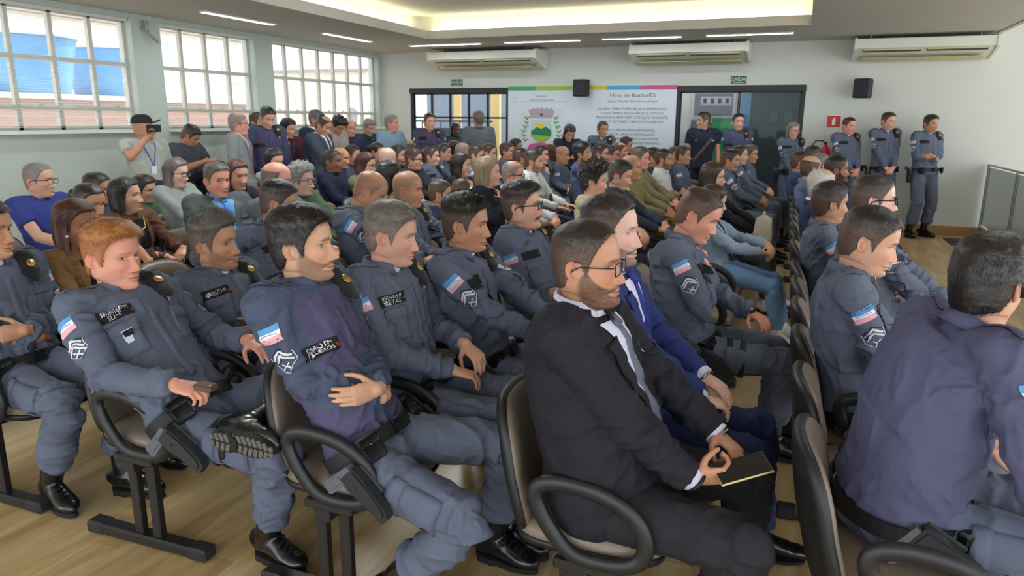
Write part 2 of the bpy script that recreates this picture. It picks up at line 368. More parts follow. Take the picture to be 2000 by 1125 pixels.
        if st != 'long' or g('earshow'):
            ev, ef = ear_mesh(sd, 28 if hi == 2 else 14); js = np.argmin(np.abs(V[:, 0] + .012) + np.abs(V[:, 2] + .006) + 10 * (V[:, 1] * sd < 0)); yw = abs(V[js, 1])
            es = g('ear', 1.); ev = ev * es; R = rotm('Y', -.12); ev = ev @ R.T
            rr = np.hypot(ev[:, 0] / .56, ev[:, 2]); ec = tone * np.where((rr < .021)[:, None], A(.92, .66, .60), A(1.03, .84, .79));  # ear bowl redder and darker, shade of the hollow put into its colour
            VV.append(ev + A(-.014, sd * (yw - .001), -.014)); FF.append([tuple(i + k for i in f) for f in ef]); CC.append(ec); W0.append(np.ones(len(ev))); k += len(ev)
    F2 = [f for L in FF for f in L]
    out = {'skin': (np.concatenate(VV), F2, np.concatenate(CC), np.concatenate(W0)), 'm': m, 'V': V, 'nh': nh}
    if st != 'bald' and st != 'cap': out['hair'] = hair_build(q, V, m, hc, rng, hi)
    return out
def hair_build(q, V, m, hc, rng, hi):
    g = q.get; st = g('hair', 'short'); idx = m['idx']; z, x, ay = m['z'], m['x'], m['ay']
    zone = hair_zone(q, m); lt = g('top', .016); ls = g('side', .005); ctr = A(-.008, 0, .02); 
    N = nz(V - ctr) * .6 + normals(V, np.stack([idx[:-1], np.roll(idx[:-1], -1, 1), np.roll(idx[1:], -1, 1), idx[1:]], -1).reshape(-1, 4)) * .4; N = nz(N)
    topw = sstep((z - .045) / .05); th = ls + (lt - ls) * topw + g('quiff', 0.) * G(x - .075, .03) * topw * sstep((z - .06) / .02)
    clump = vnoise(V * A(110, 60, 110), 2) * .5 + vnoise(V * A(45, 45, 45), 7) * .7
    if st == 'curly': clump = vnoise(V * 70, 2) * 1.1 + vnoise(V * 140, 4) * .8
    edge = sstep((zone - .25) / .6) if st == 'thin' else sstep(zone)
    t = edge * th * (1 + g('rough', .25) * clump) - .0016 * (1 - edge) - .0004
    if g('fade', 0): t = t * (1 - g('fade') * .9 * (1 - sstep((z - .0) / .05)))
    S = V + N * t[:, None]
    keep = zone > .02; q4 = np.stack([idx[:-1], np.roll(idx[:-1], -1, 1), np.roll(idx[1:], -1, 1), idx[1:]], -1).reshape(-1, 4)
    fk = keep[q4].any(1) & (z[q4].min(1) > -.10); q4 = q4[fk]
    C = np.tile(hc, (len(V), 1)) * (1 + .25 * vnoise(V * A(240, 240, 120), 9)[:, None] + .2 * vnoise(V * 40, 1)[:, None])
    gr = g('grey', 0.); 
    if gr: w = np.clip(gr * (1.2 - topw * .7) * (.7 + .8 * vnoise(V * 200, 12)), 0, 1)[:, None]; C = C * (1 - w) + A(srgb((150, 146, 140))) * w
    if ls <= .0075 and st not in ('long', 'curly'): w = (.26 * (1 - topw) * (1 - sstep((z - .02) / .05) * .5))[:, None]; C = C * (1 - w) + A(srgb(TONES.get(g('tone', 'light'), g('tone')))) * .55 * w
    b = MB(); used = np.unique(q4); mp = -np.ones(len(V), int); mp[used] = np.arange(len(used)); b.add(S[used], mp[q4], C[used])
    if zone[idx[-1]].max() > .02: b.add(S[idx[-1]], [tuple(range(len(idx[-1])))], C[idx[-1]])
    # strands: thin ribbons lying on the shell
    ns = int({2: 6500, 1: 1300, 0: 0}[hi] * g('dens', 1.))
    if ns:
        cand = np.nonzero((zone > .25))[0]
        wgt = np.maximum(.05, np.sqrt(np.maximum(1e-6, 1 - (z[cand] / .135) ** 2)) * 1.0); r = rng.choice(cand, ns, p=wgt / wgt.sum())
        P0 = S[r] + rng.normal(0, .0012, (ns, 3)) - N[r] * .0015; n = N[r]; tw = topw[r][:, None]
        comb = {'long': A(-.8, 0, -.2), 'fwd': A(1, .15, .0), 'back': A(-1, 0, .1), 'side': A(.45, -1., .1), 'sidel': A(.45, 1., .1), 'up': A(.3, 0, 1.), 'curly': A(.2, 0, .2)}[('long' if st == 'long' else g('comb', 'fwd'))]
        sidec = A(-.35, 0, -1); d = comb * tw + sidec * (1 - tw) + rng.normal(0, g('mess', .22), (ns, 3)); d = d - n * (d * n).sum(1, keepdims=True); d = nz(d)
        ln = (g('lens', None) or (.006 + th[r] * .9)) * rng.uniform(.6, 1.2, ns) * (.35 + .65 * zone[r]); ln = np.minimum(ln, .035)
        lift = g('lift', .35) * rng.uniform(.3, 1.3, ns); wd = nz(np.cross(d, n)); K = 4; P = []
        for k in range(K):
            s = k / (K - 1); p = P0 + d * (ln * s)[:, None] + n * (ln * lift * s - ln * ln * s * s * 5.5)[:, None]
            if st == 'curly': p = p + wd * (np.sin(s * 5 + rng.uniform(0, 6, ns)) * .004)[:, None] + n * (.006 * s * rng.uniform(0, 1, ns))[:, None]
            w = .00055 * (1 - .75 * s) * (1.6 if hi == 1 else 1); P.append(p + wd * w); P.append(p - wd * w)
        P = np.stack(P, 1).reshape(-1, 3); base = (np.arange(ns) * 2 * K)[:, None]; Fs = np.concatenate([base + A(2 * k, 2 * k + 1, 2 * k + 3, 2 * k + 2).astype(int) for k in range(K - 1)])
        sh = rng.uniform(.6, 1.9, (ns, 1)); cs = C[r] * sh
        b.add(P, Fs, np.repeat(cs, 2 * K, 0))
    return b
def drape(q, hi, rng, hm, shoulder_z, L):
    """long hair: a horseshoe curtain from the temples down over neck and shoulders, head space then mapped by hm"""
    g = q.get; hc = A(srgb(HAIRC[g('hairc', 'dark')])); tipc = A(srgb(HAIRC[g('tipc', g('hairc', 'dark'))]))
    nu, nv = (90, 40) if hi == 2 else ((44, 22) if hi == 1 else (24, 12)); b = MB()
    a0 = g('open_', .95)
    for layer in (0, 1):
        u = np.linspace(-1, 1, nu); v = np.linspace(0, 1, nv); vv, uu = np.meshgrid(v, u, indexing='ij'); vv, uu = vv.ravel(), uu.ravel()
        ang = PI + uu * (PI - a0 - .42 * sstep((vv - .1) / .25) + .25 * (1 - sstep(vv / .12))) ; zz = .119 - (vv ** 1.25) * (L + .119)
        zc = np.clip(zz, -.02, .122) * 1000; flare = sstep((-zz - .10) / .16); nip = G(zz + .13, .05)
        rx = curve_tab(zc, _HZ, _HB) / 1000 + .013 + .012 * sstep(-zz / .1) - .022 * nip + .02 * flare; rf = curve_tab(zc, _HZ, _HF) / 1000 * .93 + .006
        ry = curve_tab(zc, _HZ, _HW) / 1000 + .011 + .004 * sstep(-zz / .1) - .006 * nip + g('spread', .045) * flare
        top = sstep((zz - .02) / .07); rx = np.where(np.cos(ang) > 0, rf, rx)
        th = (.016 * (1 - .6 * top) * sstep((1 - np.abs(uu)) / .12)) * layer; k1 = 1 - .0 * layer
        X = -.002 + (rx - th) * np.cos(ang); Y = (ry - th) * np.sin(ang); fwd = g('fwdh', .03) * sstep((-zz - .08) / .15) * G(np.abs(uu) - 1, .35); X = X + fwd
        nn = vnoise(np.stack([uu * 14, vv * 2.5, uu * 0 + 3], 1), q.get('seed', 1)); w2 = vnoise(np.stack([uu * 40, vv * 2, uu * 0], 1), 5)
        X += (nn * .006 + w2 * .002) * (1 - top) * np.cos(ang) + .004 * np.sin(vv * 9 + uu * 3) * g('wave', .5); Y += (nn * .006 + w2 * .002) * (1 - top) * np.sin(ang) + .004 * np.sin(vv * 11 + uu * 2) * g('wave', .5)
        tip = .03 * vnoise(np.stack([uu * 9, uu * 0, uu * 0], 1), 4) * sstep((vv - .8) / .2)
        P = np.stack([X, Y, zz + tip], 1); tw = sstep((vv - .35) / .5)[:, None]
        C = (hc * (1 - tw) + tipc * tw) * (1 + .35 * vnoise(np.stack([uu * 60, vv * 3, uu * 0], 1), 2)[:, None])
        i = np.arange(nu * nv).reshape(nv, nu); Fq = np.stack([i[:-1, :-1], i[:-1, 1:], i[1:, 1:], i[1:, :-1]], -1).reshape(-1, 4)
        P = hm(P, None); b.add(P, Fq if layer == 0 else Fq[:, ::-1], C)
        if layer == 0: P0, C0 = P, C
        else:
            n0 = nu * nv; bd = [i[0].tolist(), i[-1].tolist(), i[:, 0].tolist(), i[:, -1].tolist()]
            for e in bd: b.F += [(e[k], e[k + 1], e[k + 1] + n0, e[k] + n0) for k in range(len(e) - 1)]
    if hi:
        ns = 1700 if hi == 2 else 380; uu = rng.uniform(0, nu - 1.01, ns); v0 = rng.uniform(0, nv * .5, ns); ln = rng.uniform(.3, .55, ns) * nv; K = 7; P = []
        for k in range(K):
            v = np.minimum(v0 + ln * k / (K - 1), nv - 1.01); u = np.clip(uu + rng.normal(0, .25, ns) * k / K, 0, nu - 1.01); iu, iv = u.astype(int), v.astype(int)
            p = P0[iv * nu + iu] * (1 - (u - iu))[:, None] + P0[iv * nu + iu + 1] * (u - iu)[:, None]; p2 = P0[(iv + 1) * nu + iu]; p = p + (p2 - P0[iv * nu + iu]) * (v - iv)[:, None]
            ou = nz(p - P0.mean(0)) * A(1, 1, 0); e = np.cross(ou, A(0, 0, 1)); p = p + ou * (.0015 + .003 * rng.rand(ns)[:, None]); w = .0009 * (1 if k < K - 1 else .2)
            P.append(p + e * w); P.append(p - e * w)
        P = np.stack(P, 1).reshape(-1, 3); base = (np.arange(ns) * 2 * K)[:, None]; Fs = np.concatenate([base + A(2 * k, 2 * k + 1, 2 * k + 3, 2 * k + 2).astype(int) for k in range(K - 1)])
        cr = np.repeat(C0[(v0.astype(int) * nu + uu.astype(int))] * rng.uniform(.7, 1.5, (ns, 1)), 2 * K, 0); b.add(P, Fs, cr)
    return b
def m_skin(): return mat('skin', attr=True, rough=.42, spec=.45, sss=.2, bump=.10, bscale=700)
def m_hair(): return mat('hair', attr=True, rough=.36, spec=.6, bump=.45, bscale=420, bstretch=(1, 1, 1))

# ------------------------------------------------------------------ bodies
VOX = {2: (.0068, .0045), 1: (.015, .0085), 0: (.024, .013)}
def ik(a, b, l1, l2, hint):
    a, b = A(a), A(b); d = b - a; D = np.linalg.norm(d); M = (l1 + l2) * .995
    if D > M: b = a + d / D * M; D = M
    u = d / np.linalg.norm(d); x = (l1 * l1 - l2 * l2 + D * D) / (2 * D); h = math.sqrt(max(l1 * l1 - x * x, 0)); n = A(hint) - u * (A(hint) @ u); return a + u * x + nz(n) * h, b
def folds(V, F, bones, amp=.004, seed=0, joints=(), js=.11, base=.35, iters=1):
    N = normals(V, F); best = np.full(len(V), 9.); off = np.zeros(len(V))
    for bi, (a, b, fr) in enumerate(bones):
        a, b = A(a), A(b); L = np.linalg.norm(b - a); d = (b - a) / L; s = (V - a) @ d; sc_ = np.clip(s, 0, L); r = np.linalg.norm(V - a - np.outer(sc_, d), axis=1)
        perp = V - a - np.outer(s, d); p = perp * 7 + np.outer(s, d) * fr + bi * 7.3; wv = np.stack([vnoise(V * 6 + seed, 1), vnoise(V * 6 + seed, 2), vnoise(V * 6 + seed, 3)], 1)
        r1 = 1 - np.abs(vnoise(p + wv * 1.4 + seed, bi)); r2 = 1 - np.abs(vnoise(p * 1.9 + wv * 2 + seed, bi + 5)); f = 1.5 * r1 ** 3.2 - .55 + .6 * (r2 ** 4 - .35)
        k = r < best; off[k] = f[k]; best[k] = r[k]
    Fa = np.asarray(F); E0 = np.concatenate([Fa[:, k] for k in range(Fa.shape[1])]); E1 = np.concatenate([Fa[:, (k + 1) % Fa.shape[1]] for k in range(Fa.shape[1])]); dg_ = np.maximum(np.bincount(E0, minlength=len(V)), 1)
    for _ in range(1): off = .4 * off + .6 * np.bincount(E0, off[E1], minlength=len(V)) / dg_
    off = off * 1.15; w = np.full(len(V), base)
    for j in joints: w = w + (1 - base) * G(np.linalg.norm(V - A(j), axis=1), js)
    return V + N * (off * amp * np.minimum(w, 1.25))[:, None]
def bvh_of(V, F):
    return BVHTree.FromPolygons([Vector(v) for v in V], [tuple(f) for f in (F.tolist() if isinstance(F, np.ndarray) else F)])
class Surf:
    """sticks flat shapes onto a curved surface"""
    def __init__(s, V, F): s.b = bvh_of(V, F)
    def frame(s, p, out, up):
        out = nz(A(out)); h = s.b.ray_cast(Vector(A(p) + out * .30), Vector(-out), .6)
        q = A(h[0]) if h[0] is not None else A(s.b.find_nearest(Vector(p))[0]); up = A(up); up = nz(up - out * (up @ out)); return q, out, up, nz(np.cross(up, out))
    def put(s, fr, uv, off):
        q, out, up, rt = fr; o = []
        for u, v in uv:
            p = q + rt * u + up * v; h = s.b.ray_cast(Vector(p + out * .06), Vector(-out), .14)
            if h[0] is None: h = s.b.find_nearest(Vector(p))
            o.append(A(h[0]) + A(h[1]) * off if A(h[1]) @ out > -.2 else A(h[0]) + out * off)
        return np.array(o)
    def grid(s, fr, corners, nu, nv, off, thick=.0):
        """corners: bottom-left, bottom-right, top-right, top-left in (u,v)"""
        c = np.asarray(corners, float); U = [(c[0] * (1 - a) + c[1] * a) * (1 - b) + (c[3] * (1 - a) + c[2] * a) * b for b in np.linspace(0, 1, nv) for a in np.linspace(0, 1, nu)]
        P = s.put(fr, U, off); i = np.arange(nu * nv).reshape(nv, nu); F = np.stack([i[:-1, :-1], i[:-1, 1:], i[1:, 1:], i[1:, :-1]], -1).reshape(-1, 4).tolist()
        uv = np.array([(a, b) for b in np.linspace(0, 1, nv) for a in np.linspace(0, 1, nu)])
        if thick:
            B = s.put(fr, U, off - thick); n = len(P); per = i[0].tolist() + i[1:, -1].tolist() + i[-1, -2::-1].tolist() + i[-2:0:-1, 0].tolist(); F += [(per[k], n + per[k], n + per[(k + 1) % len(per)], per[(k + 1) % len(per)]) for k in range(len(per))]
            P = np.concatenate([P, B]); uv = np.concatenate([uv, uv])
        return P, F, uv
    def shape(s, fr, pts, off, c_=None, mb=None):
        mb = mb or MB(); P = s.put(fr, pts, off); mb.add(P, [tuple(range(len(P)))], c_); return mb
    def stroke(s, mb, fr, a, b, w, off, n=5, c_=None):
        a, b = A(a), A(b); d = nz(b - a); p = A(-d[1], d[0]) * w / 2; U = []
        for t in np.linspace(0, 1, n): q = a + (b - a) * t; U += [q + p, q - p]
        P = s.put(fr, U, off); mb.add(P, [(2 * k, 2 * k + 1, 2 * k + 3, 2 * k + 2) for k in range(n - 1)], c_)
TXT = {}
def text_mesh(s, size, align='CENTER', ext=0):
    k = (s, size, align, ext)
    if k not in TXT:
        cu = bpy.data.curves.new('t', 'FONT'); cu.body = s; cu.size = size; cu.align_x = align; cu.align_y = 'CENTER'; cu.resolution_u = 2; cu.extrude = ext; o = bpy.data.objects.new('t', cu); COL.objects.link(o)
        dg = bpy.context.evaluated_depsgraph_get(); me = bpy.data.meshes.new_from_object(o.evaluated_get(dg)); V = np.array([tuple(v.co) for v in me.vertices]).reshape(-1, 3); F = [tuple(p.vertices) for p in me.polygons]
        bpy.data.objects.remove(o); bpy.data.meshes.remove(me); TXT[k] = (V, F)
    return TXT[k]
_CL = {}
def flagmat():
    if 'flag' in MATS: return MATS['flag']
    m = mat('flag', (240, 240, 240), rough=.75); nt = m.node_tree; uv = nt.nodes.new('ShaderNodeUVMap'); sp = nt.nodes.new('ShaderNodeSeparateXYZ'); r = nt.nodes.new('ShaderNodeValToRGB'); L = nt.links.new
    L(uv.outputs[0], sp.inputs[0]); L(sp.outputs[1], r.inputs[0]); e = r.color_ramp; e.interpolation = 'CONSTANT'
    e.elements[0].position = 0; e.elements[0].color = (*srgb((238, 176, 188)), 1); e.elements[1].position = .36; e.elements[1].color = (*srgb((240, 240, 244)), 1); x = e.elements.new(.62); x.color = (*srgb((92, 158, 214)), 1); L(r.outputs[0], nt.nodes['Principled BSDF'].inputs['Base Color']); return m
def hand(mb, W, d, n, side, curl=.5, sp=.0, k=1., thumb=.5):
    """palm, four jointed fingers of different lengths and a thumb from the side of the palm"""
    W = A(W); d = nz(d); n = A(n); n = nz(n - d * (n @ d)); a = np.cross(d, n) * side
    c = W + d * .045 * k; mb.tube([W - d * .03, W, W + d * .03 * k, W + d * .065 * k, W + d * .092 * k], np.array([(.017, .027), (.017, .029), (.0165, .037), (.0145, .041), (.011, .040)]) * k, 14, up=n)
    mb.ell(W + d * .03 * k + a * .022 * k + n * .008, A(.021, .021, .016) * k)
    cu = [curl] * 4 if np.ndim(curl) == 0 else curl
    for i, (L, r, off, bk) in enumerate(((.070, .0088, .030, .092), (.078, .0092, .0105, .095), (.072, .0087, -.009, .092), (.056, .0076, -.027, .084))):
        p = W + d * bk * k * .96 + a * off * k; v = nz(d + a * (sp * (1.2 - i) * .5 + .04 * (1.2 - i))); ax = 0
        for j, f in enumerate((.45, .31, .24)):
            ang = cu[i] * (1.0, 1.15, .7)[j]; ca, sa = math.cos(ang), math.sin(ang); nn = nz(n - v * (n @ v)) if j == 0 else nn; v2 = v * ca + nn * sa; nn = nn * ca - v * sa; v = v2
            q = p + v * L * f * k; mb.capsule(p, q, r * k * (1 - .06 * j), r * k * (.92 - .07 * j), 10); p = q
    p = W + d * .022 * k + a * .030 * k + n * .006; v = nz(d * .62 + a * (.85 - thumb * .5) + n * (.25 + thumb * .55)); q = p + v * .036 * k; mb.capsule(p - v * .01, q, .0125 * k, .0105 * k, 10); v = nz(v + d * .55 + n * .15 * thumb - a * .25 * thumb); r_ = q + v * .030 * k; mb.capsule(q, r_, .0105 * k, .0092 * k, 10); v = nz(v + d * .3 - a * .1); mb.capsule(r_, r_ + v * .022 * k, .0092 * k, .0075 * k, 10)
def boot(parent, ank, fdir, up, style, hi, shk=None):
    """ank: ankle joint; fdir heel-to-toe; up: shank direction out of the foot"""
    f = nz(fdir); u = nz(A(up) - f * (A(up) @ f)); w = np.cross(u, f); R = np.stack([f, w, u], 1); b = MB(); n = 16 if hi else 10
    low = style != 'boot'
    sec = [(-.078, .018, .030, .045), (-.070, .032, .045, .050), (-.045, .036, .056, .055), (-.01, .038, .062, .060), (.03, .039, .056, .058), (.07, .043, .043, .048), (.11, .047, .034, .040), (.145, .043, .029, .034), (.166, .033, .024, .028), (.180, .014, .013, .024)]
    if style == 'dress': sec = [(x * 1.05 + (.02 * max(x, 0) / .17), w_ * (.9 if x < .1 else .8), h * .9, z * .92) for x, w_, h, z in sec]
    P = [ank + R @ A(x, 0, -.082 + h * .9) for x, w_, h, z in sec]; b.tube(P, [(h * .9, w_) for x, w_, h, z in sec], n, up=u)
    top = .17 if style == 'boot' else (.05 if style == 'sneaker' else .02)
    a0 = ank + R @ A(-.008, 0, 0); sk = u if shk is None else nz(shk); b.tube([ank + R @ A(-.012, 0, -.055), ank + R @ A(-.014, 0, -.02), a0 + sk * .02, a0 + sk * top * .6, a0 + sk * top], [(.050, .038), (.052, .041), (.049, .042), (.048, .045), (.050, .047)], n, up=f)
    V, F = b.arr()
    if hi == 2:
        V, F = remesh(b, .006, 2); V = folds(V, F, [(ank, ank + u * .2, 60), (ank - u * .05, ank + f * .16 - u * .05, 30)], .0016, 3, base=.8)
    m = {'boot': mat('boot_leather', (16, 16, 18), rough=.28, spec=.6, coat=.35, bump=.25, bscale=120), 'dress': mat('dress_shoe', (20, 15, 14), rough=.25, coat=.5), 'sneaker': mat('white_shoe', (225, 220, 205), rough=.6)}[style]
    o = obj('boot' if style == 'boot' else 'shoe', V, F, m, parent); s = MB(); th = .020 if style != 'dress' else .010
    outl = []; 
    for t in np.linspace(0, 2 * PI, 28, endpoint=False):
        X = .052 + .128 * math.cos(t); Y = .045 * math.sin(t) * (1 - .10 * math.cos(t + .5) - .22 * G(X - .035, .035)); outl.append((X, Y))
    s.prism(outl, -.098, -.098 + th, lambda x, y, z: ank + R @ A(x, y, z)); s.prism([(x * .42 - .035, y * .93) for x, y in outl], -.098 - .010, -.098 + th * .8, lambda x, y, z: ank + R @ A(x, y, z))
    sm = mat('boot_sole', (24, 24, 25), rough=.7); so = s.build('sole', sm, o, smooth=False)
    if style == 'boot' and hi == 2:
        t = MB()
        for x in np.arange(-.06, .175, .021):
            for sd in (-1, 1):
                wY = .040 * (1 - .22 * G(x - .035, .035)) * math.sqrt(max(.05, 1 - ((x - .052) / .135) ** 2)); 
                t.box(ank + R @ A(x, sd * wY * .54, -.0995 - (.010 if x < .02 else 0)), (.014, wY * .84, .005), R=R @ rotm('Z', sd * .35))
        t.build('sole_lugs', mat('sole_rubber', (100, 97, 88), rough=.8), o, smooth=False)
    if style == 'boot' and hi:
        l = MB()
        for k in range(8 if hi == 2 else 5):
            c0 = a0 + sk * (.012 + k * .019) + f * .042; w2 = nz(np.cross(sk, f)); l.tube([c0 + w2 * y - f * abs(y) * .35 for y in np.linspace(-.028, .028, 7)], .0026, 6)
            l.tube([c0 + w2 * y + sk * .010 * (y / .026) - f * abs(y) * .35 for y in np.linspace(-.028, .028, 7)], .0022, 6)
        for k in range(4 if hi == 2 else 0): l.tube([ank + R @ A(.055 + .022 * k, y, (.015, .001, -.009, -.016)[k] - abs(y) * .5) for y in np.linspace(-.024, .024, 7)], .0028, 6)
        l.build('laces', mat('laces', (10, 10, 11), rough=.8), o)
    return o
TOR = [(-.17, .150, .10, .11), (-.08, .176, .115, .13), (.04, .176, .115, .128), (.2, .160, .108, .108), (.38, .164, .112, .106), (.55, .176, .118, .110), (.7, .188, .121, .115), (.82, .188, .110, .112), (.91, .166, .094, .102), (.97, .112, .072, .080), (1.02, .068, .058, .062)]
def make_person(q):
    g = q.get; hi = g('hi', 1); vs, vk = VOX[hi]; rng = np.random.RandomState(g('seed', 1)); fem = g('fem', 0); sit = g('sit', 1); k = g('k', 1.) * (.93 if fem else 1.)
    yaw = math.radians(g('yaw', 0)); Rw = rotm('Z', yaw); px, py = g('pel', (.10 if sit else -.0, 0)); X, Y = g('pos'); o2 = Rw @ A(px, py, 0); pz = g('pz', .525 if sit else .93 * k)
    H = A(-px, -py, g('hz')); P = A(0, 0, pz); P[2] = pz
    Rh = rotm('Z', math.radians(g('hy', 0))) @ rotm('Y', math.radians(g('hp', 0))) @ rotm('X', math.radians(g('hr', 0))); hk = g('hk', 1.) * (.95 if fem else 1.); pv = A(-.016, 0, -.120)
    piv = H + Rh @ (pv * hk); td = nz(piv - P); N = piv - td * .016 * hk - A(.012, 0, 0); ln = math.atan2(td[0], td[2]); Rt = rotm('Y', ln * .6 + g('ntilt', .0)) 
    cor = (N - td * .034) - (piv + Rt @ ((A(-.030, 0, -.166) - pv) * hk))
    def hm(V, w): 
        v = (np.asarray(V) - pv) * hk; a = v @ Rt.T; b = v @ Rh.T; w = np.ones(len(v)) if w is None else w
        if w is None: return b + piv
        return (a + cor) * (1 - w[:, None]) + b * w[:, None] + piv
    def hmd(V, w):   # long hair: follows the head above, the torso below
        v = (np.asarray(V) - pv) * hk; w = sstep((np.asarray(V)[:, 2] + .19) / .12); return (v @ Rt.T) * (1 - w[:, None]) + (v @ Rh.T) * w[:, None] + piv
    # torso frame
    tw = math.radians(g('twist', 0)); bul = g('slump', .03 if sit else .0); M = (P + N) / 2 + A(-bul, 0, 0); girth = g('girth', 1.) * (.92 if fem else 1.) * (k if not sit else (.5 + .5 * k)); belly = g('belly', 0.); sw = g('sw', 1.) * (.88 if fem else 1.)
    def sp(t): return P * (1 - t) ** 2 + (2 * M - (P + N) / 2) * 2 * t * (1 - t) + N * t * t if 0 <= t <= 1 else (P + (sp(.01) - P) * 100 * t if t < 0 else N + (N - sp(.99)) * 100 * (t - 1))
    def lat(t): return rotm('Z', tw * min(max(t, 0), 1)) @ A(0, 1, 0)
    def torso(mb, s=1., lo=-1, hi_=2, n=24, add=0):
        C = []; rr = []; U = []
        for t, a, f, b in TOR:
            if t < lo or t > hi_: continue
            a, f, b = a * girth * s + add, f * girth * s + add, b * girth * s + add
            if t > .6: a = a / girth * (.4 * girth + .6) * sw; 
            f += belly * G(t - .30, .24) + (.022 * G(t - .62, .10) if fem else 0); a += belly * .45 * G(t - .28, .25)
            if fem: a -= .014 * G(t - .35, .15); a += .008 * G(t, .15)
            c = sp(t); tg = nz(sp(t + .02) - sp(t - .02)); L = lat(t); fw = nz(np.cross(L, tg)); C.append(c + fw * (f - b) / 2); rr.append((a, (f + b) / 2)); U.append(L)
        V = []; aa = np.linspace(0, 2 * PI, n, endpoint=False)
        for i in range(len(C)):
            tg = nz(C[min(i + 1, len(C) - 1)] - C[max(i - 1, 0)]); L = nz(U[i] - tg * (U[i] @ tg)); fw = np.cross(L, tg); e = .86
            V.append(C[i] + np.outer(np.sign(np.cos(aa)) * np.abs(np.cos(aa)) ** e * rr[i][0], L) + np.outer(np.sin(aa) * rr[i][1], fw))
        m = len(C); F = [(i * n + j, i * n + (j + 1) % n, (i + 1) * n + (j + 1) % n, (i + 1) * n + j) for i in range(m - 1) for j in range(n)] + [tuple(range(n))[::-1], tuple((m - 1) * n + j for j in range(n))]
        mb.add(np.concatenate(V), F)
    Lc = lat(1.); tg = nz(sp(1) - sp(.85)); fw = nz(np.cross(Lc, tg)); fwp = nz(np.cross(lat(0), nz(sp(.1) - P)))
    S = {}; E = {}; W = {}; HD = {}; la, lf = .285 * k, .255 * k
    arms = g('arms', 'lap'); zt = P[2] + .13
    AR = {'lap': (((.27, -.055, zt + .035), (.55, .75, -.35), (0, .1, -1), .55), ((.30, .055, zt + .075), (.45, -.8, -.45), (0, 0, -1), .5)),
          'thighs': (((.24, -.15, zt + .03), (1, .12, -.12), (0, 0, -1), .25), ((.24, .15, zt + .03), (1, -.12, -.12), (0, 0, -1), .25)),
          'crossed': (((.150, .035, .245), (-.42, 1, -.02), (-1, -.3, 0), .30), ((.165, -.03, .29), (-.50, -1, -.04), (-1, .3, 0), .30)),
          'ginger': (((.10, -.19, .73), (1, .18, -.12), (0, .25, -1), .75, (-.7, -.6, -.9)), ((.06, .22, .76), (1, -.3, -.15), (0, 0, -1), .3, (-.5, .7, -.9))),
          'phone': (((.285, -.115, .635), (.85, .42, .02), (-.1, .9, .45), .75, (-.5, -.75, -.9), .9), ((.31, .085, .70), (.72, -.6, -.25), (-.1, -.3, -1), .55)),
          'lapc': (((.17, -.07, .665), (.8, .5, -.30), (0, .1, -1), .5), ((.15, .09, .715), (.9, -.45, -.35), (0, 0, -1), .45)),
          'lapb': (((.25, -.09, .665), (.9, .42, -.25), (0, .1, -1), .55), ((.22, .10, .70), (.9, -.42, -.35), (0, 0, -1), .35)),
          'over': (((-.36, -.10, .80), (-1, .1, -.2), (0, 0, -1), .3, (0, -1, .4)), ((.28, .08, .69), (.6, -.7, -.2), (0, 0, -1), .4)),
          'film': (((.24, -.10, H[2] - .10), (.15, .25, 1), (1, .3, 0), .7, (-.3, -.8, -.8)), ((.03, .29, P[2] - .14), (.12, 0, -1), (0, -1, 0), .4)),
          'jk': (((.30, -.06, P[2] + .17), (.75, .5, .1), (0, .2, -1), .7, (-.6, -.5, -.8)), ((.31, .06, P[2] + .18), (.75, -.5, .1), (0, -.2, -1), .7, (-.6, .5, -.8))),
          'hang': (((.40, -.13, .66), (.45, .1, -.9), (-.8, .3, -.4), .4, (-.2, -1, -.5)), ((.24, .15, zt + .03), (1, -.12, -.12), (0, 0, -1), .25)),
          'hold': (((.33, -.07, zt + .11), (.6, .6, .2), (0, .3, -1), .7), ((.33, .06, zt + .11), (.6, -.6, .2), (0, -.3, -1), .7)),
          'front': (((.17, -.035, -.03), (.35, .75, -.6), (-1, 0, 0), .5), ((.19, .035, .0), (.25, -.75, -.7), (-1, 0, 0), .5)),
          'side': (((.04, -.27, -.13), (.12, 0, -1), (0, 1, 0), .35), ((.04, .27, -.13), (.12, 0, -1), (0, -1, 0), .35)),
          'chin': (((.15, -.02, None), (-.30, .22, 1), (-1, .3, -.2), (.5, .9, 1.0, 1.1), (.3, -.8, -.9), .2), ((.27, .10, zt + .04), (.6, -.7, -.1), (0, 0, -1), .4))}
    spec = AR[arms] if isinstance(arms, str) else arms
    for i, sd in enumerate((-1, 1)):
        if isinstance(spec[i], str): s_ = AR[spec[i]][i]
        else: s_ = spec[i]
        w = list(s_[0])
        if arms in ('crossed', 'front', 'side') and isinstance(arms, str) or (isinstance(spec[i], str) and spec[i] in ('crossed', 'front', 'side')):
            key = arms if isinstance(arms, str) else spec[i]; base = sp(.38) if key == 'crossed' else P; Lz = lat(.4)
            w = base + (np.cross(Lz, A(0, 0, 1)) * (w[0] + belly * (.8 if key != 'side' else 0)) + Lz * w[1]) + A(0, 0, w[2] - (.27 if key == 'crossed' else 0) + (0 if key == 'crossed' else .0))
        elif w[2] is None: w = piv + Rh @ A(.075, sd * .020, -.0) + A(.050, 0, -.115)
        S[sd] = N + Lc * sd * .186 * sw - tg * .026 + fw * g('shf', .0) * 1
        hint = s_[4] if len(s_) > 4 else ((-.5, sd * .75, -.9) if sit else (-.9, sd * .5, -.2))
        if (arms == 'crossed' or spec[i] == 'crossed'): hint = (-.35, sd * .9, -.8)
        E[sd], W[sd] = ik(S[sd], w, la, lf, hint); HD[sd] = s_
    # ---- skin
    fit = g('fit', {}); top = fit.get('top', 'uniform'); short = top in ('tee', 'polo'); mb = MB(); torso(mb, .80, lo=0, hi_=.93, n=16)
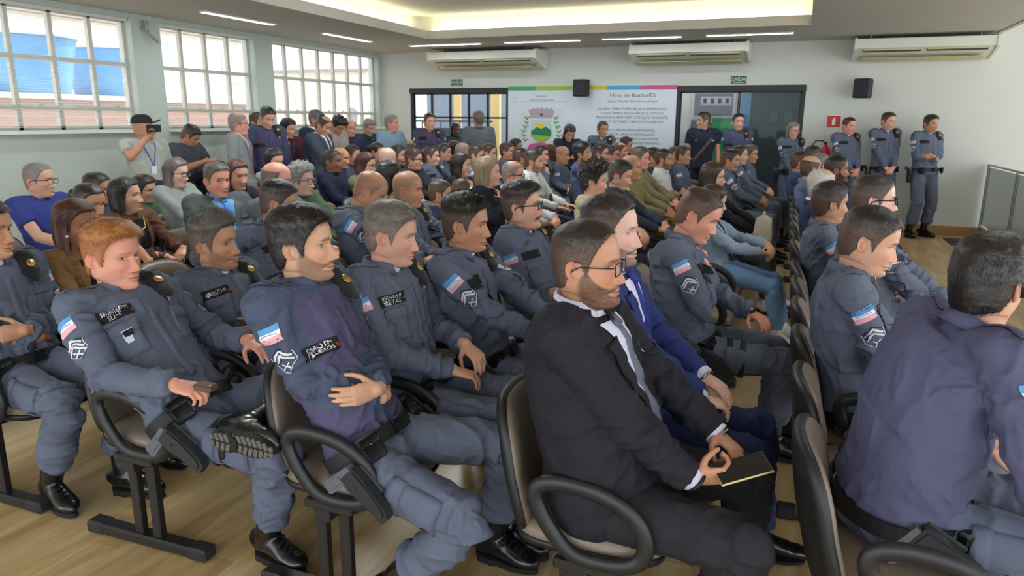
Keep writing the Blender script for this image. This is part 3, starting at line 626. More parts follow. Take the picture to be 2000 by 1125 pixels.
    mb.tube([sp(.88), N, piv + Rt @ A(0, 0, .0) * 1, piv + td * .02], [(.050, .052), (.051, .054), (.050, .053), (.049, .052)], 14, up=Lc)
    for sd in (-1, 1):
        mb.capsule(N - tg * .075 + fw * .01, S[sd], .030, .040); mb.capsule(S[sd], E[sd], .046 * k, .038 * k, 14); mb.capsule(E[sd], E[sd] + (W[sd] - E[sd]) * .35, .040 * k, .041 * k, 14); mb.capsule(E[sd] + (W[sd] - E[sd]) * .3, W[sd], .041 * k, .027 * k, 14)
        hand(mb, W[sd], HD[sd][1], HD[sd][2], -sd, HD[sd][3], k=k * g('handk', .93), thumb=HD[sd][5] if len(HD[sd]) > 5 else .5)
    V, F = remesh(mb, vk, 1); tone = A(srgb(TONES[g('tone', 'light')])); Cs = np.tile(tone * A(1, .97, .96), (len(V), 1)) * (1 + .05 * vnoise(V * 50, 2))[:, None]
    hb = head_build(q, hi); hv, hf, hc_, hw = hb['skin']; hv = hm(hv, hw)
    n0 = len(V); root = obj('person', np.concatenate([V, hv]), (F.tolist() if isinstance(F, np.ndarray) else F) + [tuple(i + n0 for i in f) for f in hf], m_skin(), None, col=np.concatenate([Cs, hc_]))
    root.location = (X + o2[0], Y + o2[1], 0); root.rotation_euler[2] = yaw
    tag(root, q['label'], 'person', g('group', 'people in the hall'))
    if 'hair' in hb:
        b = hb['hair']; hV, hF = b.arr(); C = np.concatenate(b.C)
        if g('hair') == 'long':
            d = drape(q, hi, rng, hmd, 0, g('L', .28)); dV, dF = d.arr(); n1 = len(hV); hV = np.concatenate([hm(hV, None), dV]); hF = hF + [tuple(i + n1 for i in f) for f in dF]; C = np.concatenate([C, np.concatenate(d.C)])
        else: hV = hm(hV, None)
        if g('bun'):
            e = MB(); e.ell((-.125, 0, .035), (.038, .040, .038)); eV, eF = e.arr(); eV = eV + nz(eV - A(-.125, 0, .035)) * (vnoise(eV * 200, 1) * .003)[:, None]; n1 = len(hV); hV = np.concatenate([hV, hm(eV, None)]); hF = hF + [tuple(i + n1 for i in f) for f in eF]; C = np.concatenate([C, np.tile(A(srgb(HAIRC[g('hairc', 'dark')])), (len(eV), 1))])
        obj('hair', hV, hF, m_hair(), root, col=C)
    J = dict(P=P, N=N, S=S, E=E, W=W, sp=sp, lat=lat, fw=fw, fwp=fwp, Lc=Lc, tg=tg, hm=hm, hmd=hmd, piv=piv, torso=torso, k=k, hi=hi, vs=vs, rng=rng, girth=girth, belly=belly, Rt=Rt, root=root, q=q, td=td, fem=fem, yaw=yaw, HD=HD)
    if g('glasses'): glasses(J, g('glasses'))
    dress_top(J, fit); legs(J, fit)
    return root, J
def glasses(J, st):
    hm = J['hm']; root = J['root']; c = (14, 14, 16) if 'dark' in st else ((120, 120, 125) if 'metal' in st else (60, 30, 26)); th = .0019 if 'thin' in st else .0028; b = MB(); lens = MB(); rw, rh = (.0235, .0205) if 'round' in st else (.027, .0175); ex = .55 if 'round' in st else .32
    n = 20; a = np.linspace(0, 2 * PI, n, endpoint=False)
    for sd in (-1, 1):
        pts = [A(.1005 - .010 * (abs(Y) / .027) ** 0 * 0 - .10 * max(0, abs(y0) - .03) ** 1.0, y0, z0) for Y, y0, z0 in [(rw * math.copysign(abs(math.cos(t)) ** ex, math.cos(t)), sd * .0335 + rw * math.copysign(abs(math.cos(t)) ** ex, math.cos(t)), -.003 + rh * math.copysign(abs(math.sin(t)) ** ex, math.sin(t))) for t in a]]
        b.tube(pts, th, 6, closed=True); lens.add(np.array(pts), [tuple(range(n))])
        y1 = sd * (.0335 + rw); hw = .0775 * J['q'].get('wide', 1.) + .002; b.tube([(.0985, y1, .006), (.090, sd * (hw - .006), .006), (.05, sd * hw, .005), (.0, sd * (hw + .001), .003), (-.02, sd * (hw + .001), -.008), (-.032, sd * hw, -.022)], th, 6)
    b.tube([(.1005, -.0085, .004), (.1045, 0, .007), (.1005, .0085, .004)], th, 6)
    V, F = b.arr(); o = obj('glasses', hm(V, None), F, mat('glasses_' + st.replace(' ', '_'), c, rough=.25, metal=.0 if 'dark' in st else .6), root)
    V, F = lens.arr(); obj('lens', hm(V, None), F, mat('lens', (255, 255, 255), rough=.03, alpha=.10, spec=.8), o)
def band(sp, r0, prof, a0, a1, n, fr, tip=0.):
    """sweep a profile [(out, up)] round an ellipse; fr=(centre, fwd, left, up)"""
    c, f, l, u = fr; V = []; m = len(prof); aa = np.linspace(a0, a1, n)
    for t in aa:
        e = max(0, 1 - abs(min(t - a0, a1 - t)) / .45) if tip else 0
        d = f * math.cos(t) * r0[0] + l * math.sin(t) * r0[1]; dn = nz(f * math.cos(t) / r0[0] + l * math.sin(t) / r0[1])
        for j, (o, h) in enumerate(prof):
            k = 1 if j in (2, 3) else 0; V.append(c + d + dn * o + u * h + (dn * .008 - u * tip) * e * k - u * .020 * (math.cos(t) + 0) * .6)
    F = [(i * m + j, i * m + (j + 1) % m, (i + 1) * m + (j + 1) % m, (i + 1) * m + j) for i in range(n - 1) for j in range(m)] + [tuple(range(m))[::-1], tuple((n - 1) * m + j for j in range(m))]
    return V, F

UNI = (97, 104, 122); UNI2 = (92, 89, 114)
def chevrons(sf, fr, par, s=1., bars=3, sarg=1):
    b = MB(); w, h = .030 * s, .038 * s
    sf.shape(fr, [(-w, h * .45), (0, h * 1.0), (w, h * .45), (w, -h * .3), (0, -h), (-w, -h * .3)], .003, mb=b); o = b.build('rank_patch', mat('patch_dark', (52, 56, 70), rough=.85), par, smooth=False)
    c = MB(); e = w * .86
    for i in range(bars): y = h * (.42 - .30 * i); sf.stroke(c, fr, (-e, y - h * .26), (.0, y + h * .28), h * .16, .0042); sf.stroke(c, fr, (0, y + h * .28), (e, y - h * .26), h * .16, .0042)
    sf.stroke(c, fr, (-w * .35, -h * .72), (w * .35, -h * .28), h * .10, .0042); sf.stroke(c, fr, (w * .35, -h * .72), (-w * .35, -h * .28), h * .10, .0042)
    for a, q in (((-w, h * .45), (-w, -h * .3)), ((w, h * .45), (w, -h * .3)), ((-w, -h * .3), (0, -h)), ((w, -h * .3), (0, -h))): sf.stroke(c, fr, a, q, h * .05, .0040)
    c.build('chevron', mat('thread_white', (225, 226, 232), rough=.8), o, smooth=False)
def tape(sf, fr, par, lines, w=.062, h=.021, hi=2):
    P, F, uv = sf.grid(fr, [(-w, -h), (w, -h), (w, h), (-w, h)], 16, 7, .0045, .003); o = obj('name_tape', P, F, mat('tape_black', (22, 22, 25), rough=.85), par, smooth=False)
    if hi == 2 and lines:
        t = MB()
        for i, s in enumerate(lines):
            V, F = text_mesh(s, .0205 if len(s) > 7 else .022)
            wd = V[:, 0].max() - V[:, 0].min(); kx = min(1., (w * 1.5) / wd) * (1 if i else 1.); P = sf.put(fr, [((x) * kx - .006, y + (.0085 if i == 0 else -.0095) * (1 if len(lines) > 1 else 0)) for x, y, z in V], .0088); t.add(P, F)
        t.build('lettering', mat('thread_white', (225, 226, 232), rough=.8), o, smooth=False)
        r = MB(); sf.shape(fr, [(w * .80, -.010), (w * .95, -.010), (w * .95, .001), (w * .80, .001)], .0066, mb=r); r.build('blood_type_mark', mat('thread_red', (150, 40, 40), rough=.8), o, smooth=False)
def dress_top(J, fit):
    k, hi, sp, lat, root, q = J['k'], J['hi'], J['sp'], J['lat'], J['root'], J['q']; S, E, W, N, P = J['S'], J['E'], J['W'], J['N'], J['P']; fw, Lc, tg, Rt = J['fw'], J['Lc'], J['tg'], J['Rt']
    top = fit.get('top', 'uniform'); col = fit.get('col', UNI); short = top in ('tee', 'polo'); suit = top in ('suit', 'jacket'); thick = .006 if suit else .0; mb = MB(); stand = not q.get('sit', 1)
    lo = -.2 if suit or top in ('uniform_out',) else (-.12 if stand and top != 'combat' else -.07)
    J['torso'](mb, 1.0, lo=lo, hi_=1.0, n=28, add=thick); g = J['girth']; ag = .5 + .5 * g
    if suit and stand: b0 = sp(-.05); mb.tube([b0, b0 - A(0, 0, .12), b0 - A(0, 0, .2)], [(.15 * g, .19 * g), (.15 * g, .195 * g), (.145 * g, .19 * g)], 20, up=J['fwp'])
    if suit and not stand: pass
    mb.tube([N - tg * .03, N + tg * (.012 if not suit else -.008)], [(.066, .070), (.056, .060)], 16, up=Lc)
    for sd in (-1, 1):
        s, e, w = S[sd], E[sd], W[sd]; ou = Lc * sd
        mb.capsule(sp(.86), s - ou * .02 + tg * .0, .085, .066 * ag + thick); mb.capsule(N - tg * .012 + ou * .03, s + tg * .008, .036, .052 + thick); mb.ell(s + tg * -.004, A(.064, .064, .064) * ag + thick)
        if short: mid = s + (e - s) * .62; mb.tube([s, s + (e - s) * .3, mid], [.064 * ag, .062 * ag, .060 * ag], 16)
        else:
            ua = nz(e - s); fa = nz(w - e); mb.capsule(s, e, .061 * k * ag + thick, .050 * k * ag + thick, 18); mb.ell(e, A(.052, .052, .052) * k * ag + thick * .8)
            cu = w - fa * .012; mb.tube([e - fa * .02, e + (w - e) * .3, e + (w - e) * .7, cu], np.array([.050, .052, .044, .040]) * k * (.6 + .4 * ag) + thick * .7, 18)
    V, F = remesh(mb, J['vs'], 4 if hi == 2 else 3, .6); bones = [(P, sp(.5), 9), (sp(.5), N, 6)]; jn = [sp(.12), sp(.12) + J['fwp'] * .1]
    for sd in (-1, 1):
        bones += [(S[sd], E[sd], 16)] + ([] if short else [(E[sd], W[sd], 24)]); jn += [E[sd], S[sd] - tg * .07 - Lc * sd * .02]
    if not short: jn += [W[-1], W[1]]
    amp = {2: .015, 1: .010, 0: .006}[hi] * (.8 if suit else 1.) * fit.get('fold', 1.)
    V = folds(V, F, bones, amp, q.get('seed', 1) * 3.1, jn, .11, base=.38)
    nm = {'suit': 'jacket', 'jacket': 'jacket', 'tee': 't_shirt', 'polo': 'polo_shirt', 'blouse': 'blouse', 'cardigan': 'cardigan'}.get(top, 'shirt')
    cm = cloth('fabric_%d_%d_%d' % tuple(col), col); mats = [cm]; mi = None
    if 'sleevecol' in fit or 'yoke' in fit:
        c2 = fit.get('sleevecol', col); mats.append(cloth('fabric_%d_%d_%d' % tuple(c2), c2)); Fc = V[np.asarray(F)].mean(1); d = np.full(len(Fc), 9.)
        for sd in (-1, 1):
            for a, b in ((S[sd] + Lc * sd * .0, E[sd]), (E[sd], W[sd])): u = nz(b - a); L_ = np.linalg.norm(b - a); t = np.clip((Fc - a) @ u, 0, L_); d = np.minimum(d, np.linalg.norm(Fc - a - np.outer(t, u), axis=1))
        mi = ((d < .078) | ((Fc - N) @ tg > -.035)).astype(int)
    o = obj(nm, V, F, None, root, mats=mats, midx=mi); sf = Surf(V, F); J['shirt'] = o; J['sf'] = sf; dark = lambda c, f: tuple(int(x * f) for x in c)
    nb = N + tg * .006; fl = (nb, fw, Lc, tg)
    def collar(colr, name='collar', open_=.42, r=(.064, .064), hgt=.030, fall=.034, tip=.02):
        prof = [(0.0, -.016), (-.002, hgt), (.006, hgt + .002), (.019, hgt - fall), (.014, hgt - fall - .001), (.004, hgt - .008), (.004, -.016)]
        if fall < .01: prof = [(0, -.02), (-.003, hgt), (.003, hgt + .001), (.007, -.02)]
        V, F = band(None, (r[0] + .0, r[1] + .0), prof, open_, 2 * PI - open_, 34, fl, tip); return obj(name, V, F, cloth('fabric_%d_%d_%d' % tuple(colr), colr), o)
    def chest(t, l): c = sp(t); tgl = nz(sp(t + .02) - sp(t - .02)); L = lat(t); f = nz(np.cross(L, tgl)); return c + L * l * g, f, L, tgl
    def chestfr(t, l, turn=.35): p, f, L, u = chest(t, l); out = nz(f + L * (1 if l > 0 else -1) * turn * min(1, abs(l) / .08)); return sf.frame(p, out, u)
    if top in ('uniform', 'combat', 'uniform_out'):
        if top == 'combat': collar(fit.get('sleevecol', col), open_=.16, hgt=.030, fall=.004, r=(.066, .066))
        else:
            collar(col, tip=.018, fall=.040)
            if fit.get('undershirt', 1):   # white tee in the neck
                b = MB(); b.tube([N - tg * .03 + fw * .022, N + tg * .018 + fw * .014], [(.050, .046), (.052, .054)], 20, up=fw); b.build('undershirt', cloth('fabric_white', (228, 230, 232)), o)
        if hi:
            fr = chestfr(.60, .0, 0); p0 = .0; P_, F_, uv = sf.grid(fr, [(-.014, -.22 if top != 'combat' else -.02), (.014, -.22 if top != 'combat' else -.02), (.014, .115), (-.014, .115)], 3, 22, .0045, .004); obj('placket', P_, F_, cm if mi is None else mats[1], o)
            if top != 'combat':
                for l in (-.088, .088):
                    fr = chestfr(.60, l); P_, F_, uv = sf.grid(fr, [(-.050, -.075), (.050, -.075), (.052, .045), (-.052, .045)], 9, 10, .0045, .005); pk = obj('chest_pocket', P_, F_, cm, o)
                    P_, F_, uv = sf.grid(fr, [(-.055, .010), (.055, .010), (.055, .052), (-.055, .052)], 9, 5, .0085, .004); obj('pocket_flap', P_, F_, cm, pk)
            fr = chestfr(.78 if top != 'combat' else .62, -.085); tape(sf, fr, o, q.get('tape'), hi=hi)
            if q.get('badge'): fr = chestfr(.60, -.085); b = MB(); sf.shape(fr, [(-.018, .02), (.018, .02), (.018, -.01), (.010, -.024), (-.010, -.024), (-.018, -.01)], .011, mb=b); x = b.build('badge', mat('badge_white', (215, 225, 238), rough=.6), o, smooth=False); b = MB(); sf.shape(fr, [(-.014, .016), (.014, .016), (.014, .004), (-.014, .004)], .0125, mb=b); b.build('badge_band', mat('tape_black', (22, 22, 25)), x, smooth=False)
            if q.get('pin', 1): fr = chestfr(.80, .085); b = MB(); sf.shape(fr, [(-.008, -.016), (.008, -.016), (.008, .016), (-.008, .016)], .006, mb=b); b.build('pin', mat('pin', (210, 205, 190), rough=.4), o, smooth=False)
        for sd in (-1, 1):
            ua = nz(E[sd] - S[sd]); out = Lc * sd + A(0, 0, .15) + J['fw'] * (.15 if sd < 0 else .3); out = out - ua * (out @ ua)
            # epaulette
            if hi:
                mid = (N + Lc * sd * .045 + S[sd]) / 2; fr = sf.frame(mid + tg * .03, tg + Lc * sd * .35, Lc * sd); P_, F_, uv = sf.grid(fr, [(-.026, -.062), (.026, -.062), (.024, .068), (-.024, .068)], 6, 10, .008, .005); ep = obj('epaulette', P_, F_, cm if mi is None else mats[1], o)
                if hi == 2: b = MB(); b.ell(sf.put(fr, [(0, -.045)], .009)[0], (.006, .006, .004)); b.build('button', mat('button_grey', (60, 64, 78), rough=.4), ep)
            if fit.get('flag', 1):
                fr = sf.frame(S[sd] + ua * .085 + out * .06, out, -ua); w, h = .036, .0255
                P_, F_, uv = sf.grid(fr, [(-w, -h), (w, -h), (w, h), (-w, h)], 7, 6, .0028, .0016); fo = obj('flag_patch', P_, F_, flagmat(), o, smooth=False, uv=uv)
                if hi == 2: b = MB(); [sf.stroke(b, fr, (-.026 + .009 * i, -.002 + .003 * math.sin(i * .6)), (-.020 + .009 * i, -.001 + .003 * math.sin(i * .6 + .5)), .003, .0036, 3) for i in range(6)]; b.build('motto', mat('thread_blue', (110, 140, 175)), fo, smooth=False)
                if q.get('rank', 1) and hi: fr = sf.frame(S[sd] + ua * .172 + out * .05, out, -ua); chevrons(sf, fr, o, 1.15, bars=q.get('rank', 1) + 1)
        if q.get('beret', 1):
            b = MB(); c = N + Lc * .115 + tg * .016 + fw * .03; R = np.stack([nz(fw * .6 - tg), Lc, nz(np.cross(nz(fw * .6 - tg), Lc))], 1)
            b.ell(c + fw * .055 - tg * .055, (.078, .046, .019), R=R, n=22); b.ell(c - fw * .012 + tg * .0, (.07, .040, .014), R=np.stack([fw, Lc, tg], 1), n=16); b.ell(c + fw * .035 - tg * .02, (.05, .043, .022), R=R, n=16)
            bV, bF = remesh(b, .008 if hi == 2 else .012, 2); b = MB(); b.add(folds(bV, bF, [(c, c + fw * .1 - tg * .1, 18)], .004, q.get('seed', 1), base=1.), bF)
            bo = b.build('beret', mat('beret_felt', (16, 16, 19), rough=.85, sheen=.3), root)
            if hi: b = MB(); b.lathe([(.019, 0), (.019, .002), (.015, .004), (.010, .0035), (.006, .006)], 18, c + fw * .052 - tg * .048 + R[:, 2] * .020, R=R); b.build('beret_badge', mat('brass', (190, 160, 90), rough=.3, metal=.9), bo)
    elif suit:
        sc_ = fit.get('shirt', (225, 228, 238)); tie = fit.get('tie'); vd = fit.get('vdepth', -.17)
        fr = chestfr(.66, 0, 0); top_ = .150
        P_, F_, uv = sf.grid(fr, [(-.008, vd), (.008, vd), (.080, top_), (-.080, top_)], 11, 22, .004); sh = obj('shirt_front', P_, F_, cloth('fabric_%d_%d_%d' % tuple(sc_), sc_), o); b = MB(); b.tube([N - tg * .085 + fw * .062, N - tg * .05 + fw * .042, N - tg * .02 + fw * .018, N + tg * .014 + fw * .004], [(.050, .050), (.056, .058), (.058, .060), (.058, .060)], 22, up=fw); b.build('shirt_neck', cloth('fabric_%d_%d_%d' % tuple(sc_), sc_), sh)
        if hi or 1: collar(sc_, 'shirt_collar', open_=.42, r=(.060, .060), hgt=.032, fall=.038, tip=.03)
        if tie:
            b = MB(); tm = cloth('fabric_%d_%d_%d' % tuple(tie), tie, rough=.5); P1, F1, uv = sf.grid(fr, [(-.031, vd - .06 if not stand else vd - .12), (.031, vd - .06 if not stand else vd - .12), (.016, .132), (-.016, .132)], 5, 30, .010, .006); b.add(P1, F1); P2, F2, uv = sf.grid(fr, [(-.015, .126), (.015, .126), (.024, .165), (-.024, .165)], 5, 5, .017, .010); b.add(P2, F2); b.build('tie', tm, root)
        if hi:
            for sd in (-1, 1):
                P_, F_, uv = sf.grid(fr, [(sd * .004, vd - .01), (sd * .030, vd + .06), (sd * .120, top_ - .05), (sd * .066, top_ - .035)], 6, 20, .0095, .005); F_ = F_ if sd > 0 else [f[::-1] for f in F_]; obj('lapel', P_, F_, cm, o)
            # back collar of the jacket
            V, F = band(None, (.069, .070), [(0, -.02), (-.001, .016), (.006, .018), (.016, -.018)], .75, 2 * PI - .75, 28, fl, 0); obj('collar', V, F, cm, o)
            if hi == 2:
                fr = chestfr(.38, .02, .0); b = MB(); [b.ell(sf.put(fr, [(.012, y)], .004)[0], (.009, .009, .006)) for y in ((-.02,) if not q.get('cuffb') else (-.02, -.10))]; b.build('button', mat('button_black', (15, 15, 17), rough=.4), o)
                for sd in (-1, 1):
                    fa = nz(W[sd] - E[sd]); b = MB(); b.tube([W[sd] - fa * .03, W[sd] + fa * .006], np.array([.0365, .0375]) * k, 18); b.build('shirt_cuff', cloth('fabric_%d_%d_%d' % tuple(sc_), sc_), o)
            if fit.get('lapelpin'): fr = chestfr(.72, .062, .2); b = MB(); sf.stroke(b, fr, (-.004, -.016), (.004, .016), .006, .018); b.build('lapel_pin', mat('pin', (210, 205, 190), rough=.4), o, smooth=False)
            fr = chestfr(.68, .082, .3); P_, F_, uv = sf.grid(fr, [(-.045, -.008), (.040, -.002), (.040, .014), (-.045, .008)], 6, 3, .006, .004); obj('breast_pocket', P_, F_, cm, o)
    elif top in ('polo', 'shirt', 'jersey'):
        collar(fit.get('ccol', col), open_=.35, hgt=.024, fall=.034)
        if fit.get('under'): b = MB(); b.tube([N - tg * .03 + fw * .02, N + tg * .014 + fw * .014], [(.050, .046), (.052, .052)], 20, up=fw); b.build('undershirt', cloth('fabric_white', (228, 230, 232)), o)
        if hi or stand:
            fr = chestfr(.66, 0, 0); lo_ = -.25 if top == 'shirt' else .02; P_, F_, uv = sf.grid(fr, [(-.012, lo_), (.012, lo_), (.012, .10), (-.012, .10)], 3, 14, .004, .003); obj('placket', P_, F_, cm, o)
    elif top in ('tee', 'blouse', 'cardigan'):
        if fit.get('open'): fr = chestfr(.66, 0, 0); ic = fit.get('inner', (24, 24, 27)); P_, F_, uv = sf.grid(fr, [(-.035, -.22), (.035, -.22), (.055, .10), (-.055, .10)], 7, 14, .004); obj('inner_top', P_, F_, cloth('fabric_%d_%d_%d' % tuple(ic), ic), o); [obj('lapel', *(lambda G_: (G_[0], G_[1] if sd > 0 else [f[::-1] for f in G_[1]]))(sf.grid(fr, [(sd * .030, -.20), (sd * .062, -.10), (sd * .085, .09), (sd * .052, .10)], 4, 10, .010, .006)), cm, o) for sd in (-1, 1)]
        V, F = band(None, (.066, .068), [(0, -.016), (-.002, .004), (.004, .005), (.006, -.016)], 0, 2 * PI * .999, 30, fl, 0); obj('neckband', V, F, cm, o)
        if fit.get('inner') or top == 'cardigan':
            ic = fit.get('inner', (200, 205, 200)); fr = chestfr(.66, 0, 0); P_, F_, uv = sf.grid(fr, [(-.02, -.16), (.02, -.16), (.055, .10), (-.055, .10)], 7, 12, .004); obj('inner_top', P_, F_, cloth('fabric_%d_%d_%d' % tuple(ic), ic), o)
        if fit.get('print'): fr = chestfr(.55, 0, 0); pb = MB(); [sf.stroke(pb, fr, (.030 * math.cos(a), .022 * math.sin(a)), (.030 * math.cos(a + .45), .022 * math.sin(a + .45)), .010, .003, 3) for a in np.arange(0, 6.2, .45)]; pb.build('print', mat('thread_white', (225, 226, 232)), o, smooth=False)
    if fit.get('sarge'):   # yellow three-bar rank and white flag of the khaki uniform
        for sd in (-1,):
            ua = nz(E[sd] - S[sd]); out = Lc * sd + A(0, 0, .15); fr = sf.frame(S[sd] + ua * .06 + out * .06, out, -ua); P_, F_, uv = sf.grid(fr, [(-.030, -.024), (.030, -.024), (.030, .024), (-.030, .024)], 5, 5, .003, .001); fo = obj('flag_patch', P_, F_, mat('patch_white', (225, 222, 218)), o, smooth=False)
            b = MB(); sf.shape(fr, [(0, .010), (.009, -.008), (-.009, -.008)], .0045, mb=b); b.build('triangle', mat('thread_red2', (190, 40, 60)), fo, smooth=False)
            fr = sf.frame(S[sd] + ua * .14 + out * .05, out, -ua); b = MB(); sf.shape(fr, [(-.028, -.03), (.028, -.03), (.028, .03), (-.028, .03)], .003, mb=b); x = b.build('rank_patch', mat('patch_dark2', (60, 50, 40)), o, smooth=False); b = MB()
            for i in range(3): sf.stroke(b, fr, (-.022, -.014 + .014 * i), (0, .0 + .014 * i), .007, .0042); sf.stroke(b, fr, (0, 0 + .014 * i), (.022, -.014 + .014 * i), .007, .0042)
            b.build('chevron', mat('thread_yellow', (205, 160, 50)), x, smooth=False)
    if fit.get('strap'):
        fr = chestfr(.55, 0, 0); P_, F_, uv = sf.grid(fr, [(-.15, -.20), (-.11, -.22), (.125, .12), (.09, .14)], 4, 22, .006, .003); obj('strap', P_, F_, mat('strap_brown', (92, 74, 62), rough=.7), root)
    if fit.get('lanyard'):
        fr = chestfr(.60, 0, 0); P_, F_, uv = sf.grid(fr, [(-.004, -.09), (.004, -.09), (.075, .14), (.062, .14)], 3, 12, .006, .002); b = MB(); b.add(P_, F_); P_, F_, uv = sf.grid(fr, [(-.004, -.09), (.004, -.09), (-.062, .14), (-.075, .14)], 3, 12, .006, .002); b.add(P_, F_); lo_ = b.build('lanyard', mat('lanyard_blue', (60, 90, 170)), root); P_, F_, uv = sf.grid(fr, [(-.028, -.17), (.028, -.17), (.028, -.09), (-.028, -.09)], 3, 3, .010, .003); obj('id_card', P_, F_, mat('card_white', (230, 235, 240), rough=.4), lo_, smooth=False)
    if fit.get('logo'): fr = chestfr(.72, .085); b = MB(); sf.shape(fr, [(-.035, -.006), (.035, -.006), (.035, .008), (-.035, .008)], .004, mb=b); sf.shape(chestfr(.72, -.085), [(-.014, -.004), (.014, -.004), (.014, .006), (-.014, .006)], .004, mb=b); b.build('chest_logo', mat('thread_white', (225, 226, 232)), o, smooth=False)
    if fit.get('neck'): fr = chestfr(.74, 0, 0); b = MB(); b.tube(np.concatenate([sf.put(fr, [(-.055, .09), (-.045, .05), (-.025, .01), (0, -.005), (.025, .01), (.045, .05), (.055, .09)], .008)]), .004, 8); b.build('necklace', mat('gold', (220, 180, 80), rough=.25, metal=1), root)
def legs(J, fit):
    k, hi, sp, root, q, P, g = J['k'], J['hi'], J['sp'], J['root'], J['q'], J['P'], J['girth']; fp = J['fwp']; sit = q.get('sit', 1); pose = q.get('legs', 'sit' if sit else 'stand'); lt, ls = .43 * k, .41 * k
    top = fit.get('top', 'uniform'); uni = top in ('uniform', 'combat', 'uniform_out'); pc = fit.get('pants', UNI if uni else (40, 42, 52)); f0 = A(1, 0, 0)
    if q.get('nolegs'): return
    PO = {'ginger': (((.28, .0, .105), (1, -.18, 0), (1, -.25, 1.3)), ((.31, -.085, .575), (1, .0, -.04), (.35, 1, .15), (0, 1, .12))),
          'half': (((.12, -.07, .105), (.9, .35, 0), (1, -.15, .8)), ((.32, .28, .105), (1, -.12, 0), (1, .2, 1))),
          'suitlegs': (((.30, -.14, .105), (1, -.05, 0), (1, -.1, 1)), ((.40, .30, .105), (.95, .25, 0), (1, .1, 1))),
          'far': (((.42, .02, .105), (1, -.05, 0), (1, -.1, 1.3)), ((.50, .26, .105), (1, .0, 0), (1, .1, 1.3))),
          'one': (((.26, -.13, .105), (1, -.25, 0), (1, -.1, 1.1)), ((.46, .06, .105), (1, .15, 0), (1, .1, 1.2))),
          'sit': (((.42, -.13, .105), (1, -.12, 0), (1, -.1, 1.2)), ((.45, .13, .105), (1, .12, 0), (1, .1, 1.2))),
          'tuck': (((.20, -.13, .105), (1, -.1, 0), (1, -.1, .6)), ((.24, .12, .105), (1, .1, 0), (1, .1, .6))),
          'stand': (((.0, -.12, .105), (1, -.25, 0), (1, -.1, 0)), ((.0, .12, .105), (1, .25, 0), (1, .1, 0)))}
    spec = PO[pose] if isinstance(pose, str) else pose; mb = MB(); J_ = [];  bones = []
    mb.tube([P - A(0, 0, .03) - fp * .01, sp(-.02), sp(.05)], [(.105 * g, .155 * g), (.118 * g, .168 * g), (.110 * g, .160 * g)], 22, up=fp)
    mb.ell(P + fp * .01 - A(0, 0, .01), (.13 * g, .165 * g, .095))
    th = fit.get('leg', 1.) * (.6 + .4 * g); jeans = fit.get('slim', 0); ends = []
    for i, sd in enumerate((-1, 1)):
        s_ = spec[i]; h = P + A(-.01, sd * .088 * g, -.005); kn, an = ik(h, s_[0], lt, ls, s_[2]); u = nz(kn - h); v = nz(an - kn)
        t0, t1 = .093 * th, .068 * th; 
        if jeans: t1 *= .85
        mb.capsule(h + u * .02, kn, t0, t1, 20); mb.ell(kn - u * .0, (.068 * th,) * 3); ce = an - v * (.135 if uni else .03); c0, c1 = (.063, .060) if not jeans else (.056, .048)
        if uni: mb.tube([kn, kn + (ce - kn) * .35, kn + (ce - kn) * .8, ce + v * .012, ce + v * .045], np.array([.066, .070, .066, .070, .052]) * th, 18)
        else: mb.tube([kn, kn + (ce - kn) * .35, kn + (ce - kn) * .8, ce], np.array([.064, .066, c0, c1]) * th, 18)
        bones += [(h, kn, 12), (kn, ce, 18)]; J_ += [h, kn, ce, kn - v * -.05]; ends.append((an, s_[1], -v if not (abs(s_[1][2]) < .3 and len(s_) < 4) else A(0, 0, 1), v, kn, h, u, s_))
    V, F = remesh(mb, J['vs'] * 1.05, 3, .6); V = folds(V, F, bones, {2: .015, 1: .010, 0: .006}[hi] * (.6 if not uni else 1.), q.get('seed', 1) * 1.7, J_, .12, base=.3)
    cm = cloth('fabric_%d_%d_%d' % tuple(pc), pc); o = obj('trousers', V, F, cm, root); J['legs'] = ends; sf = Surf(V, F); J['sfl'] = sf
    shoe = fit.get('shoe', 'boot' if uni else 'dress'); 
    if q.get('feet', 1):
        for an, fd, up, v, kn, h, u, s_ in ends: boot(root, an, A(fd), s_[3] if len(s_) > 3 else up, shoe, hi, -v)
    if uni and q.get('belt', 1) and hi:
        b = MB(); c = sp(.045); tgn = nz(sp(.1) - sp(.0)); R = (.122 * g + J['belly'] * .45 + .002, .180 * g + J['belly'] * .25); R = (.5 * (.115 + .128) * g + .010 + J['belly'] * .35, .176 * g + .010 + J['belly'] * .3); cc = c + fp * J['belly'] * .35; xo = .016 if top == 'uniform_out' else (.004 if not sit else 0); R = (R[0] + xo, R[1] + xo)
        prof = [(-.004, -.024), (-.004, .024), (.004, .024), (.004, -.024)]; pts = []
        for t in np.linspace(0, 2 * PI, 40, endpoint=False):
            d = fp * math.cos(t) * R[0] + A(0, 1, 0) * math.sin(t) * R[1]; n = nz(fp * math.cos(t) / R[0] + A(0, 1, 0) * math.sin(t) / R[1]); pts += [cc + d + n * a + tgn * z for a, z in prof]
        F = [(i * 4 + j, i * 4 + (j + 1) % 4, ((i + 1) % 40) * 4 + (j + 1) % 4, ((i + 1) % 40) * 4 + j) for i in range(40) for j in range(4)]
        bo = obj('duty_belt', pts, F, mat('belt_nylon', (22, 22, 25), rough=.6, bump=.3, bscale=500), root, smooth=False); pm = mat('pouch', (26, 26, 29), rough=.5)
        def at(t, out=.02): d = fp * math.cos(t) * (R[0] + out) + A(0, 1, 0) * math.sin(t) * (R[1] + out); n = nz(fp * math.cos(t) / R[0] + A(0, 1, 0) * math.sin(t) / R[1]); return cc + d, np.stack([n, np.cross(tgn, n), tgn], 1)
